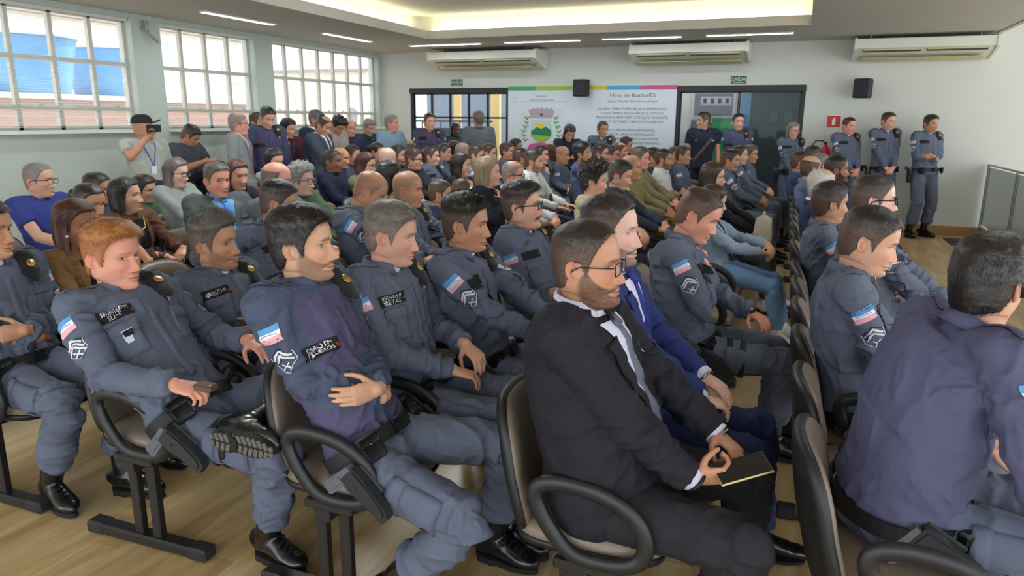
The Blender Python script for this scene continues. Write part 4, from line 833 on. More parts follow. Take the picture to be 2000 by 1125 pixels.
        for t, w, hh in ((-.75, .075, .085), (.8, .06, .08), (2.2, .06, .07)): p, R_ = at(t); x = MB(); x.box(p - tgn * .015, (.036, w, hh), R=R_, bev=.010); x.box(p + tgn * .012 + R_[:, 0] * .004, (.036, w + .006, hh * .45), R=R_, bev=.008); y = x.build('pouch', pm, bo); x = MB(); x.ell(p - tgn * .002 + R_[:, 0] * .024, (.005,) * 3); x.build('snap', mat('snap', (90, 90, 95), rough=.3, metal=.8), y)
        p, R_ = at(0, .008); x = MB(); x.box(p, (.010, .055, .05), R=R_, bev=.004); x.build('buckle', mat('buckle', (35, 35, 38), rough=.35), bo)
        if q.get('holster', 1):
            an, fd, up, v, kn, h, u, s_ = ends[0]; side = nz(np.cross(u, A(0, 0, 1))); side = side if side[1] < 0 else -side; upv = nz(np.cross(side, u)); upv = upv if upv[2] > 0 else -upv
            dr = q.get('holdrop', .10 if sit else .02); c = h + u * dr + side * (.105 * th + .012) + upv * .015 + (A(0, 0, .0) if sit else A(0, 0, .0)); du = nz(u * .85 - A(0, 0, .45)) if sit else A(0, 0, -1); n_ = side; wv = nz(np.cross(n_, du)); R_ = np.stack([du, wv, n_], 1)
            x = MB(); fn = lambda a, b_, h_: c + du * a + wv * b_ + n_ * h_; x.prism([(-.055, -.030), (-.05, .034), (.0, .038), (.03, .034), (.11, .026), (.135, .014), (.135, -.020), (.03, -.028), (.0, -.034)], -.017, .015, fn); x.prism([(-.045, -.024), (-.04, .028), (.02, .030), (.10, .018), (.12, .008), (.12, -.014), (.0, -.024)], .014, .020, fn); x.box(c + du * .01 - n_ * .022, (.11, .085, .010), R=R_, bev=.004); x.ell(c + du * .0 + n_ * .021, (.005,) * 3); x.ell(c + du * .08 + n_ * .019, (.004,) * 3); ho = x.build('holster', mat('holster', (38, 40, 44), rough=.42, bump=.1, bscale=300), root, smooth=False)
            x = MB(); gr = c - du * .065; gw = -wv if wv @ A(1, 0, 0) > 0 else wv; 
            fg = lambda a, b_, h_: c - du * (a + .045) + gw * b_ + n_ * h_; x.prism([(-.01, -.022), (.022, -.022), (.026, -.005), (.030, .030), (.044, .085), (.040, .100), (.006, .106), (-.002, .095), (-.012, .030)], -.013, .013, fg); x.prism([(.0, .028), (.022, .030), (.034, .080), (.008, .086)], -.016, .016, fg); x.build('pistol', mat('pistol', (92, 96, 104), rough=.45, spec=.6), ho, smooth=False)
            if q.get('legrig'):
                b = MB(); cc2 = h + u * (dr + .10); rr_ = lambda z_: (t0 + (t1 - t0) * (dr + .10 + z_) / lt) + .005; 
                for zz in (0, .06): b.tube([cc2 + u * zz + side * math.cos(a) * rr_(zz) + upv * math.sin(a) * rr_(zz) for a in np.linspace(0, 2 * PI, 24, endpoint=False)], (.014, .004), 8, closed=True)
                b.build('leg_strap', mat('belt_nylon', (22, 22, 25), rough=.6), ho)
    if uni and hi == 2 and sit:
        for i, (an, fd, up, v, kn, h, u, s_) in enumerate(ends):
            side = nz(np.cross(u, A(0, 0, 1))); side = side if (side[1] < 0) == (i == 0) else -side
            c = h + (kn - h) * .62; fr = sf.frame(c + side * .07, side + A(0, 0, .35), u * -1); P_, F_, uv = sf.grid(fr, [(-.06, -.085), (.06, -.085), (.06, .075), (-.06, .075)], 8, 9, .006, .006); x = obj('cargo_pocket', P_, F_, cm, o); P_, F_, uv = sf.grid(fr, [(-.064, .04), (.064, .04), (.064, .085), (-.064, .085)], 8, 4, .011, .005); obj('pocket_flap', P_, F_, cm, x)

# ------------------------------------------------------------------ the hall
XL, YB, ZC = -7.37, 11.95, 2.76
wallm = mat('wall_paint', (214, 216, 208), rough=.75, bump=.06, bscale=60)
ceilm = mat('ceiling_paint', (192, 188, 178), rough=.9)
def floor_mat():
    m = mat('floor_wood_tile', (200, 168, 112), rough=.30, spec=.5); nt = m.node_tree; L = nt.links.new; b = nt.nodes['Principled BSDF']
    tc = nt.nodes.new('ShaderNodeTexCoord'); mp = nt.nodes.new('ShaderNodeMapping'); mp.inputs['Scale'].default_value = (9, .9, 1); L(tc.outputs['Object'], mp.inputs[0])
    n = nt.nodes.new('ShaderNodeTexNoise'); n.inputs['Scale'].default_value = 1.6; n.inputs['Detail'].default_value = 7; n.inputs['Distortion'].default_value = .7; L(mp.outputs[0], n.inputs['Vector'])
    r = nt.nodes.new('ShaderNodeValToRGB'); e = r.color_ramp; e.elements[0].position = .30; e.elements[0].color = (*srgb((184, 148, 96)), 1); e.elements[1].position = .68; e.elements[1].color = (*srgb((226, 200, 150)), 1); x = e.elements.new(.48); x.color = (*srgb((210, 178, 124)), 1); L(n.outputs['Fac'], r.inputs[0])
    # joints: planks .20 x 1.2 m running into the room
    mp2 = nt.nodes.new('ShaderNodeMapping'); mp2.inputs['Rotation'].default_value = (0, 0, PI / 2); L(tc.outputs['Object'], mp2.inputs[0])
    br = nt.nodes.new('ShaderNodeTexBrick'); br.inputs['Scale'].default_value = 1; br.inputs['Mortar Size'].default_value = .0022; br.inputs['Brick Width'].default_value = 1.2; br.inputs['Row Height'].default_value = .6; br.offset = .5
    br.inputs['Color1'].default_value = (1, 1, 1, 1); br.inputs['Color2'].default_value = (.80, .80, .82, 1); br.inputs['Mortar'].default_value = (1.25, 1.25, 1.3, 1); L(mp2.outputs[0], br.inputs['Vector'])
    mx = nt.nodes.new('ShaderNodeMix'); mx.data_type = 'RGBA'; mx.blend_type = 'MULTIPLY'; mx.inputs[0].default_value = 1; L(r.outputs[0], mx.inputs[6]); L(br.outputs['Color'], mx.inputs[7]); L(mx.outputs[2], b.inputs['Base Color'])
    return m
def wall_holes(name, axis, at, u0, u1, z0, z1, holes, th, m):
    """wall with rectangular openings; axis 'x': plane x=at, u=y; axis 'y': plane y=at, u=x.  th extends away from the room"""
    us = sorted({u0, u1, *[h[0] for h in holes], *[h[1] for h in holes]}); zs = sorted({z0, z1, *[h[2] for h in holes], *[h[3] for h in holes]}); b = MB()
    for i in range(len(us) - 1):
        for j in range(len(zs) - 1):
            cu, cz = (us[i] + us[i + 1]) / 2, (zs[j] + zs[j + 1]) / 2
            if any(h[0] < cu < h[1] and h[2] < cz < h[3] for h in holes): continue
            c = (at + th / 2, cu, cz) if axis == 'x' else (cu, at + th / 2, cz); d = (abs(th), us[i + 1] - us[i], zs[j + 1] - zs[j]) if axis == 'x' else (us[i + 1] - us[i], abs(th), zs[j + 1] - zs[j]); b.box(c, d)
    return struct(b.build(name, m, smooth=False))
f = MB(); f.box((-1, 5.2, -.05), (13.4, 15.4, .10)); struct(f.build('floor', floor_mat(), smooth=False))
WIN = [(2.75, 4.55, 4), (4.66, 6.50, 4), (6.91, 8.55, 4), (8.93, 11.82, 7)]
wall_holes('wall_left', 'x', XL, -2.4, YB, 0, ZC, [(a, b, 1.45, 2.70) for a, b, n in WIN], -.22, mat('wall_paint_left', (196, 206, 198), rough=.75))
wall_holes('wall_back', 'y', YB, XL, 5.6, 0, 3.35, [(-6.79, -4.83, 0, 2.13), (-1.93, -.02, 0, 2.13)], .16, wallm)
c = MB(); z = ZC + .06   # ceiling with the recessed cove
HX0, HX1, HY0, HY1 = -5.36, -.03, 3.2, 10.0
for x0, x1, y0, y1 in ((XL - .2, HX0, -2.5, YB), (HX1, 2.25, -2.5, YB), (HX0, HX1, HY1, YB), (HX0, HX1, -2.5, HY0)): c.box(((x0 + x1) / 2, (y0 + y1) / 2, z), (x1 - x0, y1 - y0, .12))
struct(c.build('ceiling', ceilm, smooth=False))
c = MB(); g_ = .30; zt = ZC + .34
c.box(((HX0 + HX1) / 2, (HY0 + HY1) / 2, zt + .03), (HX1 - HX0 + 2 * g_, HY1 - HY0 + 2 * g_, .06))
for x in (HX0 - g_, HX1 + g_): c.box((x, (HY0 + HY1) / 2, (ZC + .12 + zt) / 2), (.03, HY1 - HY0 + 2 * g_, zt - ZC - .12))
for y in (HY0 - g_, HY1 + g_): c.box(((HX0 + HX1) / 2, y, (ZC + .12 + zt) / 2), (HX1 - HX0 + 2 * g_, .03, zt - ZC - .12))
struct(c.build('ceiling_cove', mat('cove_paint', (226, 224, 212), rough=.9), smooth=False))
c = MB(); c.box((3.95, 4.7, 3.40), (3.4, 14.6, .08)); c.box((2.28, 4.7, 3.06), (.06, 14.6, .62)); struct(c.build('ceiling_stage', ceilm, smooth=False))
led = mat('led_strip', (255, 250, 225), emit=(255, 246, 214), estr=9)
c = MB()
for x in (HX0 - .16, HX1 + .16): c.box((x, (HY0 + HY1) / 2, ZC + .135), (.02, HY1 - HY0, .012))
for y in (HY0 - .16, HY1 + .16): c.box(((HX0 + HX1) / 2, y, ZC + .135), (HX1 - HX0, .02, .012))
tag(c.build('cove_light_strip', led, smooth=False), 'warm white light strip hidden in the ceiling recess', 'light')
lampm = mat('lamp_tube', (255, 255, 255), emit=(240, 250, 255), estr=14); trim = mat('lamp_trim', (235, 235, 230), rough=.5)
def lamp(x0, x1, y0, y1, label, z=ZC, grp='slim ceiling lights'):
    e = empty('ceiling_light', ((x0 + x1) / 2, (y0 + y1) / 2, z)); tag(e, label, 'light', grp); w, d = x1 - x0, y1 - y0
    b = MB(); b.box((0, 0, -.006), (w, d, .012)); b.build('diffuser', lampm, e, smooth=False)
    b = MB()
    for s in (-1, 1): b.box((s * (w / 2 + .008), 0, -.008), (.016, d + .032, .018)); b.box((0, s * (d / 2 + .008), -.008), (w, .016, .018))
    b.build('trim_frame', trim, e, smooth=False)
lamp(-6.45, -6.37, 6.65, 7.81, 'slim ceiling light above the second window'); lamp(-6.40, -6.32, 8.83, 9.99, 'slim ceiling light above the third window')
lamp(-6.45, -6.37, 4.4, 5.56, 'slim ceiling light near the first window'); lamp(1.0, 1.08, 3.2, 4.36, 'slim ceiling light over the open floor by the stage')
for x0, x1, s in ((-6.08, -4.84, 'left of the back wall row, above the left air conditioner'), (-4.41, -3.22, 'second of the back wall row, from the window side'), (-2.86, -1.73, 'third of the back wall row, above the middle air conditioner'), (-1.37, -.25, 'at the right end of the back wall row')): lamp(x0, x1, 10.71, 10.79, 'slim ceiling light ' + s)
lamp(-3.95, -2.95, 6.9, 7.5, 'square panel light in the raised ceiling recess', zt - .001, 'panel lights in the recess'); lamp(-3.95, -2.95, 4.2, 4.8, 'square panel light nearer the camera in the ceiling recess', zt - .001, 'panel lights in the recess')
struct_base = mat('baseboard_tile', (176, 132, 78), rough=.35)
for x0, x1, nm in ((XL, -6.82, 'baseboard_back_left'), (.01, 5.6, 'baseboard_back_right')): b = MB(); b.box(((x0 + x1) / 2, YB - .008, .065), (x1 - x0, .016, .13)); struct(b.build(nm, struct_base, smooth=False))
b = MB(); b.box((XL + .008, 4.8, .065), (.016, 14, .13)); struct(b.build('baseboard_left', struct_base, smooth=False))
# windows: steel frames, panes, blinds
fm = mat('window_frame_paint', (196, 194, 184), rough=.5); gm = mat('window_glass', (235, 245, 250), rough=.02, alpha=.10, spec=.6); bm_ = mat('blind_slat', (226, 226, 220), rough=.6)
revm = mat('reveal_paint', (228, 230, 226), rough=.7)
for wi, (a, b_, n) in enumerate(WIN):
    e = empty('window_%d' % (wi + 1), (XL - .13, (a + b_) / 2, 1.45)); struct(e); w = b_ - a; H_ = 1.25
    m = MB(); m.box((0, 0, .02), (.05, w, .04)); m.box((0, 0, H_ - .02), (.05, w, .04))
    for s in (-1, 1): m.box((0, s * (w / 2 - .02), H_ / 2), (.05, .04, H_))
    st_ = w / n
    for k in range(1, n): m.box((0, -w / 2 + st_ * k, H_ / 2), (.05, .045, H_))
    for z in (.23, .74): m.box((0, 0, z), (.056, w - .002, .045))
    for k in range(n): m.box((.035, -w / 2 + st_ * (k + .5), .262), (.012, .09, .012), R=rotm('X', -.35))
    m.build('window_frame', fm, e, smooth=False)
    m = MB(); m.box((-.005, 0, H_ / 2), (.004, w - .04, H_ - .04)); m.build('window_glass', gm, e, smooth=False)
    m = MB(); m.box((.115, 0, -.018), (.27, w, .035)); m.build('window_sill', revm, e, smooth=False)
    m = MB(); ns = 46 if wi < 3 else 46
    for k in range(ns): m.box((.075, 0, .03 + (H_ - .06) * k / (ns - 1)), (.022, w - .05, .0012), R=rotm('Y', .12))
    m.box((.075, 0, H_ - .015), (.04, w - .03, .03)); bl = m.build('window_blind', bm_, e, smooth=False)
    m = MB(); [m.tube([(.078, y, .02), (.078, y, H_)], .0012, 5) for y in np.linspace(-w / 2 + .15, w / 2 - .15, 3)]; m.build('blind_cord', bm_, bl)
# outside the windows
out = mat('outside_ground', (170, 160, 148), rough=.9); b = MB(); b.box((-17, 6, -.6), (19, 34, .1)); struct(b.build('outside_ground', out, smooth=False)); b = MB(); b.box((-3, 19.2, -.6), (9.2, 14.2, .1)); struct(b.build('outside_yard_ground', out, smooth=False))
tk = mat('tank_blue', (84, 148, 200), rough=.4); tl = mat('tank_lid', (205, 222, 236), rough=.4)
for x, y, s, lab in ((-11.4, 7.9, .92, 'blue plastic water tank outside the first window, nearer one'), (-12.0, 10.1, .92, 'blue plastic water tank outside the first window, farther one')):
    e = empty('water_tank', (x, y, 1.92)); tag(e, lab, 'water tank', 'rooftop water tanks'); b = MB(); b.lathe([(.72 * s, 0), (.78 * s, .25), (.82 * s, .5), (.88 * s, .8), (.90 * s, .86)], 32); b.build('tank_body', tk, e); b = MB(); b.lathe([(.93 * s, .84), (.93 * s, .90), (.7 * s, 1.0), (.25 * s, 1.08), (.01, 1.09)], 32); b.build('tank_lid', tl, e)
def brickm():
    m = mat('brick_wall', (190, 150, 130), rough=.9); nt = m.node_tree; L = nt.links.new; tc = nt.nodes.new('ShaderNodeTexCoord'); mp = nt.nodes.new('ShaderNodeMapping'); mp.inputs['Rotation'].default_value = (PI / 2, 0, PI / 2); br = nt.nodes.new('ShaderNodeTexBrick'); br.inputs['Scale'].default_value = 3
    br.inputs['Color1'].default_value = (*srgb((212, 176, 160)), 1); br.inputs['Color2'].default_value = (*srgb((190, 150, 136)), 1); br.inputs['Mortar'].default_value = (*srgb((205, 200, 192)), 1); L(tc.outputs['Object'], mp.inputs[0]); L(mp.outputs[0], br.inputs['Vector']); L(br.outputs['Color'], nt.nodes['Principled BSDF'].inputs['Base Color']); return m
e = empty('brick_building', (-11.8, 8.2, 0)); tag(e, 'low brick building carrying the water tanks outside the first window', 'building'); b = MB(); b.box((0, .6, .62), (2.4, 7.0, 2.44)); b.build('wall', brickm(), e, smooth=False); b = MB(); b.box((0.05, .6, 1.88), (2.7, 7.2, .08)); b.build('roof_slab', mat('concrete', (196, 192, 184), rough=.9), e, smooth=False)
def house(x, y, w, d, h, col, lab, nwin=4):
    e = empty('house', (x, y, 0)); tag(e, lab, 'house', 'houses outside the windows'); b = MB(); b.box((0, 0, h / 2 - .6), (d, w, h)); b.build('wall', mat('plaster_%d_%d_%d' % col, col, rough=.9), e, smooth=False)
    b = MB(); b.box((0, 0, h - .55), (d + .5, w + .4, .10)); b.build('roof', mat('roof_grey', (150, 146, 142), rough=.9), e, smooth=False)
    for k in range(nwin):
        for z in (1.0, 3.2):
            if z < h - 1.2: b = MB(); b.box((d / 2 + .02, -w / 2 + w * (k + .5) / nwin, z), (.05, .8, 1.0)); b.build('house_window', mat('house_glass', (186, 192, 200), rough=.3), e, smooth=False)
house(-19, 4, 9, 5, 5.6, (214, 206, 196), 'tall pale house behind the blue water tanks'); house(-20, 15, 11, 5, 4.6, (226, 222, 214), 'white house seen through the second window'); house(-17, 27, 9, 5, 3.8, (222, 216, 206), 'cream house seen through the third window', 3)
e = empty('outdoor_unit', (-10.9, 16.0, 1.35)); tag(e, 'white air conditioning outdoor unit outside the third window', 'air conditioner'); b = MB(); b.box((0, 0, .3), (.35, .85, .6), bev=.02); b.build('casing', trim, e, smooth=False); b = MB(); b.lathe([(.22, 0), (.22, .02), (.19, .025), (.05, .03), (.001, .03)], 24, (.18, -.12, .3), R=rotm('Y', PI / 2)); b.build('fan_grille', mat('grille_grey', (120, 122, 124)), e); b = MB(); b.box((0, 0, -.95), (.5, 1.2, 1.9)); b.build('stand', mat('concrete', (196, 192, 184), rough=.9), e, smooth=False)
# glass doors in the back wall and what lies behind
blk = mat('door_frame_black', (26, 28, 30), rough=.4); dg = mat('door_glass', (90, 120, 124), rough=.02, alpha=.14, spec=.7)
def door(name, x0, x1, mull, rails):
    e = empty(name, ((x0 + x1) / 2, YB + .06, 0)); struct(e); w = x1 - x0; m = MB(); m.box((0, -.02, 2.09), (w, .14, .09)); 
    for s in (-1, 1): m.box((s * (w / 2 - .025), 0, 1.05), (.05, .10, 2.1))
    m.build('door_frame', blk, e, smooth=False)
    for k in range(mull):
        xa, xb = -w / 2 + .05 + (w - .1) * k / mull, -w / 2 + .05 + (w - .1) * (k + 1) / mull; g = MB(); g.box(((xa + xb) / 2, 0, 1.03), (xb - xa - .004, .010, 2.02)); p = g.build('door_panel', dg, e, smooth=False)
        g = MB(); [g.box(((xa + xb) / 2 + s * ((xb - xa) / 2 - .012), 0, 1.03), (.02, .025, 2.02)) for s in (-1, 1)]; [g.box(((xa + xb) / 2, 0, z), (xb - xa, .025, .03)) for z in rails]; g.build('panel_frame', blk, p, smooth=False)
    return e
door('door_1', -6.79, -4.83, 5, (.03, 1.62, 2.04)); door('door_2', -1.93, -.02, 2, (.03, 2.04))
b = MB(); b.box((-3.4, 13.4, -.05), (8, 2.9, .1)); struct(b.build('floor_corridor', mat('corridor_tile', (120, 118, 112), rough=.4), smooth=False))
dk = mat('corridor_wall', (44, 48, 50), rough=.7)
b = MB(); b.box((-.55, 14.0, 1.4), (3.2, .1, 2.8)); b.box((1.0, 13.06, 1.4), (.1, 1.8, 2.8)); b.box((-2.2, 13.06, 1.4), (.1, 1.8, 2.8)); b.box((.10, 13.06, 2.85), (1.9, 1.8, .1)); struct(b.build('wall_corridor', dk, smooth=False))  # ceiling box stops short over the mural to let daylight reach it
# mural and portraits in the corridor
e = empty('photo_mural', (-1.42, 12.75, 0)); tag(e, 'printed mural of building photographs on white and green behind the right glass door', 'mural')
b = MB(); b.box((0, 0, 1.1), (1.15, .04, 2.2)); b.build('backing', mat('print_white', (224, 226, 230), rough=.4), e, smooth=False); b = MB(); b.box((.25, -.03, 1.0), (.55, .02, 1.35)); b.build('green_field', mat('print_green', (20, 160, 84), rough=.4), e, smooth=False)
b = MB(); b.box((-.02, -.05, 1.86), (.72, .02, .44)); x = b.build('building_photo', mat('photo_border', (210, 206, 214), rough=.4), e, smooth=False); b = MB(); b.box((-.02, -.065, 1.86), (.62, .01, .36)); x = b.build('photo_print', mat('photo_grey', (120, 110, 130), rough=.4), x, smooth=False); b = MB(); b.box((.02, -.073, 1.92), (.5, .006, .14)); b.build('facade', mat('photo_pale', (196, 190, 206)), x, smooth=False)
b = MB(); [b.box((-.16 + .12 * k, -.079, 1.92), (.05, .006, .08)) for k in range(4)]; b.build('dark_openings', mat('photo_dark', (44, 34, 66)), x, smooth=False)
b = MB(); b.box((-.22, -.05, 1.38), (.34, .02, .42), R=rotm('Y', .12)); b.build('purple_photo', mat('photo_purple', (56, 40, 84), rough=.4), e, smooth=False)
b = MB(); b.box((.50, -.05, 1.62), (.15, .02, .85)); x = b.build('street_photo', mat('photo_sky', (110, 150, 205), rough=.4), e, smooth=False); b = MB(); b.box((.50, -.063, 1.36), (.15, .008, .30)); b.build('street_houses', mat('photo_brown', (96, 66, 60)), x, smooth=False)
for k in range(5):
    e = empty('portrait_frame', (-.52 + .24 * k, 13.93, 1.66)); tag(e, ('leftmost', 'second', 'middle', 'fourth', 'rightmost')[k] + ' dark framed portrait on the corridor wall behind the right door', 'picture', 'framed portraits in the corridor'); b = MB(); b.box((0, 0, 0), (.17, .02, .24)); b.build('frame', blk, e, smooth=False); b = MB(); b.box((0, -.012, 0), (.13, .006, .20)); b.build('print', mat('portrait_grey', (66, 70, 74)), e, smooth=False); 
# yard behind the left door
yl = mat('yellow_paint', (206, 178, 120), rough=.6); wh = mat('yard_wall', (120, 134, 152), rough=.8)
b = MB(); b.box((-7.2, 17.5, 1.2), (4.4, .15, 3.6)); struct(b.build('wall_yard', wh, smooth=False))
for x, y, lab in ((-7.9, 16.2, 'yellow post in the yard, nearest the window wall'), (-7.0, 16.4, 'yellow post in the middle of the yard behind the left door'), (-6.35, 15.0, 'yellow post near the open side of the left door')): b = MB(); b.box((x, y, .9), (.17, .10, 2.9), bev=.01); tag(b.build('post', yl, smooth=False), lab, 'post', 'yellow yard posts')
e = empty('blue_gate', (-6.9, 13.6, 0)); tag(e, 'dark blue metal railing gate behind the left glass door', 'gate'); b = MB(); [b.box((-1.0 + .22 * k, 0, .78), (.02, .02, 1.55)) for k in range(10)]; b.build('bars', mat('gate_blue', (34, 52, 70), rough=.5), e, smooth=False); b = MB(); [b.box((0, 0, z), (2.1, .03, .04)) for z in (.05, .95, 1.55)]; b.build('rails', mat('gate_blue', (34, 52, 70)), e, smooth=False); b = MB(); b.box((0, .02, .72), (2.0, .01, 1.38)); b.build('lower_sheet', mat('gate_blue', (34, 52, 70)), e, smooth=False)
b = MB(); b.box((-5.15, 14.2, 1.1), (.55, .06, 2.3)); tag(b.build('white_panel', mat('print_white', (224, 226, 230)), smooth=False), 'white panel seen through the right half of the left glass door', 'panel')  # plain white sheet filling the right part of the door view
# notice board with the coat of arms and the hymn
e = empty('notice_board', (-3.38, YB - .02, 0)); tag(e, 'large white printed board with coat of arms and hymn text', 'notice board')
b = MB(); b.box((0, 0, 1.08), (2.90, .03, 2.15)); b.build('panel', mat('board_white', (222, 230, 238), rough=.35), e, smooth=False)
for x0, x1, c_ in ((-1.45, -.95, (64, 168, 110)), (-.95, -.28, (160, 196, 70)), (-.28, .31, (206, 204, 62)), (.31, .86, (78, 168, 220)), (.86, 1.45, (210, 84, 146))): b = MB(); b.box(((x0 + x1) / 2, -.0175, 2.115), (x1 - x0, .006, .07)); b.build('colour_band', mat('band_%d_%d_%d' % c_, c_, rough=.4), e, smooth=False)
ink = mat('ink', (70, 74, 84), rough=.6); tx = MB()
def line(s, x, z, size, al='CENTER', kx=1.): V, F = text_mesh(s, size, al); tx.add(np.stack([V[:, 0] * kx + x, np.full(len(V), -.0172), V[:, 1] + z], 1), F)
for s, z, h in (('Hino de Ibatiba/ES', 1.99, .088), ('Letra e Melodia: David Gomes Saraiva', 1.90, .046)): line(s, .74, z, h, kx=1.16)
HY = ['NOSSA TERRA É MAIS RICA E GENERANTE,', 'TUDO TEMOS NADA FALTA É DITOSO.', 'PEQUENINA MAS TEM CORAÇÃO GIGANTE,', 'POUCO EXTENSO FARTO E PODEROSO.', None, 'EIS O MUNICÍPIO IBATIBENSE,', 'FORÇA, UNIÃO E DISTINÇÃO,', 'DO ESTADO ESPÍRITO SANTENSE', 'MEMBRO DESTA ÁREA DE TENSÃO', None, 'GRANDE COM GARBO TUA GENTE,', 'POVO GRACIOSO!', 'RESPLANDECEM ETERNAMENTE', 'AS GLÓRIAS DO TEU VIR']
for i, s in enumerate(HY):
    if s: line(s, .74, 1.775 - i * .0685, .052, kx=1.16)
for s, x, z, h in (('Fortaleza:', -.83, 1.985, .045), ('Timbre da coroa de município', -.83, 1.925, .034), ('Milho:', -.86, 1.05, .045), ('Principal Agricultura', -.86, .99, .034), ('Montanhas:', -.86, .90, .045), ('Relevo do Município', -.86, .83, .034)): line(s, x, z, h, kx=1.1)
tx.build('lettering', ink, e, smooth=False)
ln = MB(); [ln.box((-.80, -.0172, z), (.92, .002, .004)) for z in (1.895, .965)]
for x, z in ((-1.33, 1.93), (-1.33, 1.02), (-1.15, 1.66), (-.50, 1.72), (-1.10, 1.48), (-1.20, 1.34), (-.36, 1.52), (-.30, 1.38), (-1.22, 1.20), (-1.0, 1.07), (-.42, 1.08)): ln.tube([(x + .042 * math.cos(t), -.0175, z + .042 * math.sin(t)) for t in np.linspace(0, 2 * PI, 20, endpoint=False)], .0022, 4, closed=True)
ln.build('rules_and_rings', mat('ink_pale', (160, 166, 174)), e, smooth=False)
def flat(name, pts, c_, y=-.018, par=None): b = MB(); b.prism(pts, 0, .002, lambda u, v, h: (u, y - h, v)); return b.build(name, mat('print_%d_%d_%d' % c_, c_, rough=.5), par or e, smooth=False)
cx, cz = -.83, 1.42; sh = [(-.20, .18), (.20, .18), (.17, .10), (.205, .0), (.19, -.10), (.10, -.18), (0, -.22), (-.10, -.18), (-.19, -.10), (-.205, .0), (-.17, .10)]
crest = flat('shield', [(cx + x, cz + z) for x, z in sh], (196, 222, 214))
flat('sun', [(cx - .02 + .09 * math.cos(t), cz + .03 + .09 * math.sin(t)) for t in np.linspace(0, PI, 14)], (244, 214, 60), -.0205, crest); flat('hills', [(cx - .18, cz - .02), (cx - .08, cz + .05), (cx, cz + .02), (cx + .09, cz + .06), (cx + .185, cz - .01), (cx + .18, cz - .10), (cx - .18, cz - .10)], (40, 130, 84), -.0225, crest); flat('field', [(cx - .185, cz - .08), (cx + .185, cz - .10), (cx + .10, cz - .175), (cx, cz - .21), (cx - .10, cz - .175)], (150, 200, 70), -.0245, crest)
flat('crown_wall', [(cx - .20, cz + .20), (cx + .20, cz + .20), (cx + .24, cz + .34)] + [(cx + .24 - .48 * (k + .5 * j) / 6, cz + .34 + (.03 if j == 0 else 0) + .02 * (1 - abs(1 - k / 3))) for k in range(6) for j in (0, .4, .5, .9)][1:] + [(cx - .24, cz + .34)], (186, 168, 180), -.018, crest); flat('gate', [(cx - .02, cz + .24), (cx + .02, cz + .24), (cx + .02, cz + .28), (cx - .02, cz + .28)], (50, 40, 46), -.0205, crest)
flat('ribbon', [(cx - .26, cz - .34), (cx - .20, cz - .24), (cx, cz - .205), (cx + .20, cz - .24), (cx + .26, cz - .34), (cx + .10, cz - .345), (cx, cz - .30), (cx - .10, cz - .345)], (222, 84, 164), -.0265, crest)
lf = MB(); rd = MB()
for k in range(6):
    for s in (-1, 1): z0 = cz - .20 + .075 * k; x0 = cx + s * (.29 + .03 * math.sin(k)); lf.prism([(x0, z0), (x0 + s * .06, z0 + .05), (x0 + s * .02, z0 + .055)], 0, .002, lambda u, v, h: (u, -.018 - h, v)); lf.prism([(x0, z0), (x0 - s * .05, z0 + .045), (x0 - s * .005, z0 + .05)], 0, .002, lambda u, v, h: (u, -.018 - h, v)); (rd if s < 0 else lf).prism([(x0 - .012, z0), (x0 + .012, z0), (x0 + .012, z0 + .022), (x0 - .012, z0 + .022)], 0, .002, lambda u, v, h: (u, -.020 - h, v))
lf.build('leaves', mat('print_leaf', (70, 180, 100)), e, smooth=False); rd.build('berries', mat('print_berry', (216, 70, 70)), e, smooth=False)
# air conditioners under the ceiling
acw = mat('ac_plastic', (226, 226, 210), rough=.35); acc = mat('ac_cream', (208, 200, 150), rough=.5); acd = mat('ac_slot', (70, 68, 60), rough=.6)
for x0, x1, z0, lab in ((-6.05, -4.15, 2.70, 'white ceiling air conditioner over the left glass door'), (-2.56, -.88, 2.72, 'white ceiling air conditioner in the middle of the back wall'), (.58, 2.22, 2.71, 'white ceiling air conditioner at the right of the back wall')):
    e = empty('air_conditioner', ((x0 + x1) / 2, 11.62, z0)); tag(e, lab, 'air conditioner', 'ceiling air conditioners'); w = x1 - x0
    b = MB(); b.prism([(-.30, -.13), (-.30, -.01), (-.27, 0), (.30, 0), (.30, -.24), (.16, -.26), (-.10, -.20)], -w / 2, w / 2, lambda u, v, h: (h, u, v)); b.build('body', acw, e, smooth=False)
    for s in (-1, 1): b = MB(); b.prism([(-.315, -.14), (-.31, .0), (-.27, .012), (.31, .012), (.31, -.25), (.16, -.275), (-.10, -.215)], 0, .035, lambda u, v, h: (s * (w / 2 + h), u, v)); b.build('end_cap', acw, e, smooth=False)
    for s in (-1, 1): b = MB(); b.box((s * w * .235, -.235, -.155), (w * .43, .012, .05), R=rotm('X', -.35)); o = b.build('air_slot', acd, e, smooth=False); b = MB(); b.box((s * w * .235, -.248, -.152), (w * .42, .012, .014), R=rotm('X', -.3)); b.build('louver', acc, o, smooth=False)
    b = MB(); b.box((0, .02, -.262), (w * .9, .22, .006), R=rotm('X', -.16)); b.build('underside_grille', acc, e, smooth=False); b = MB(); [b.tube([(s * w * .4, y, 0), (s * w * .4, y, ZC - z0 + .002)], .006, 8) for s in (-1, 1) for y in (-.15, .2)]; b.build('hanger_rods', acw, e)
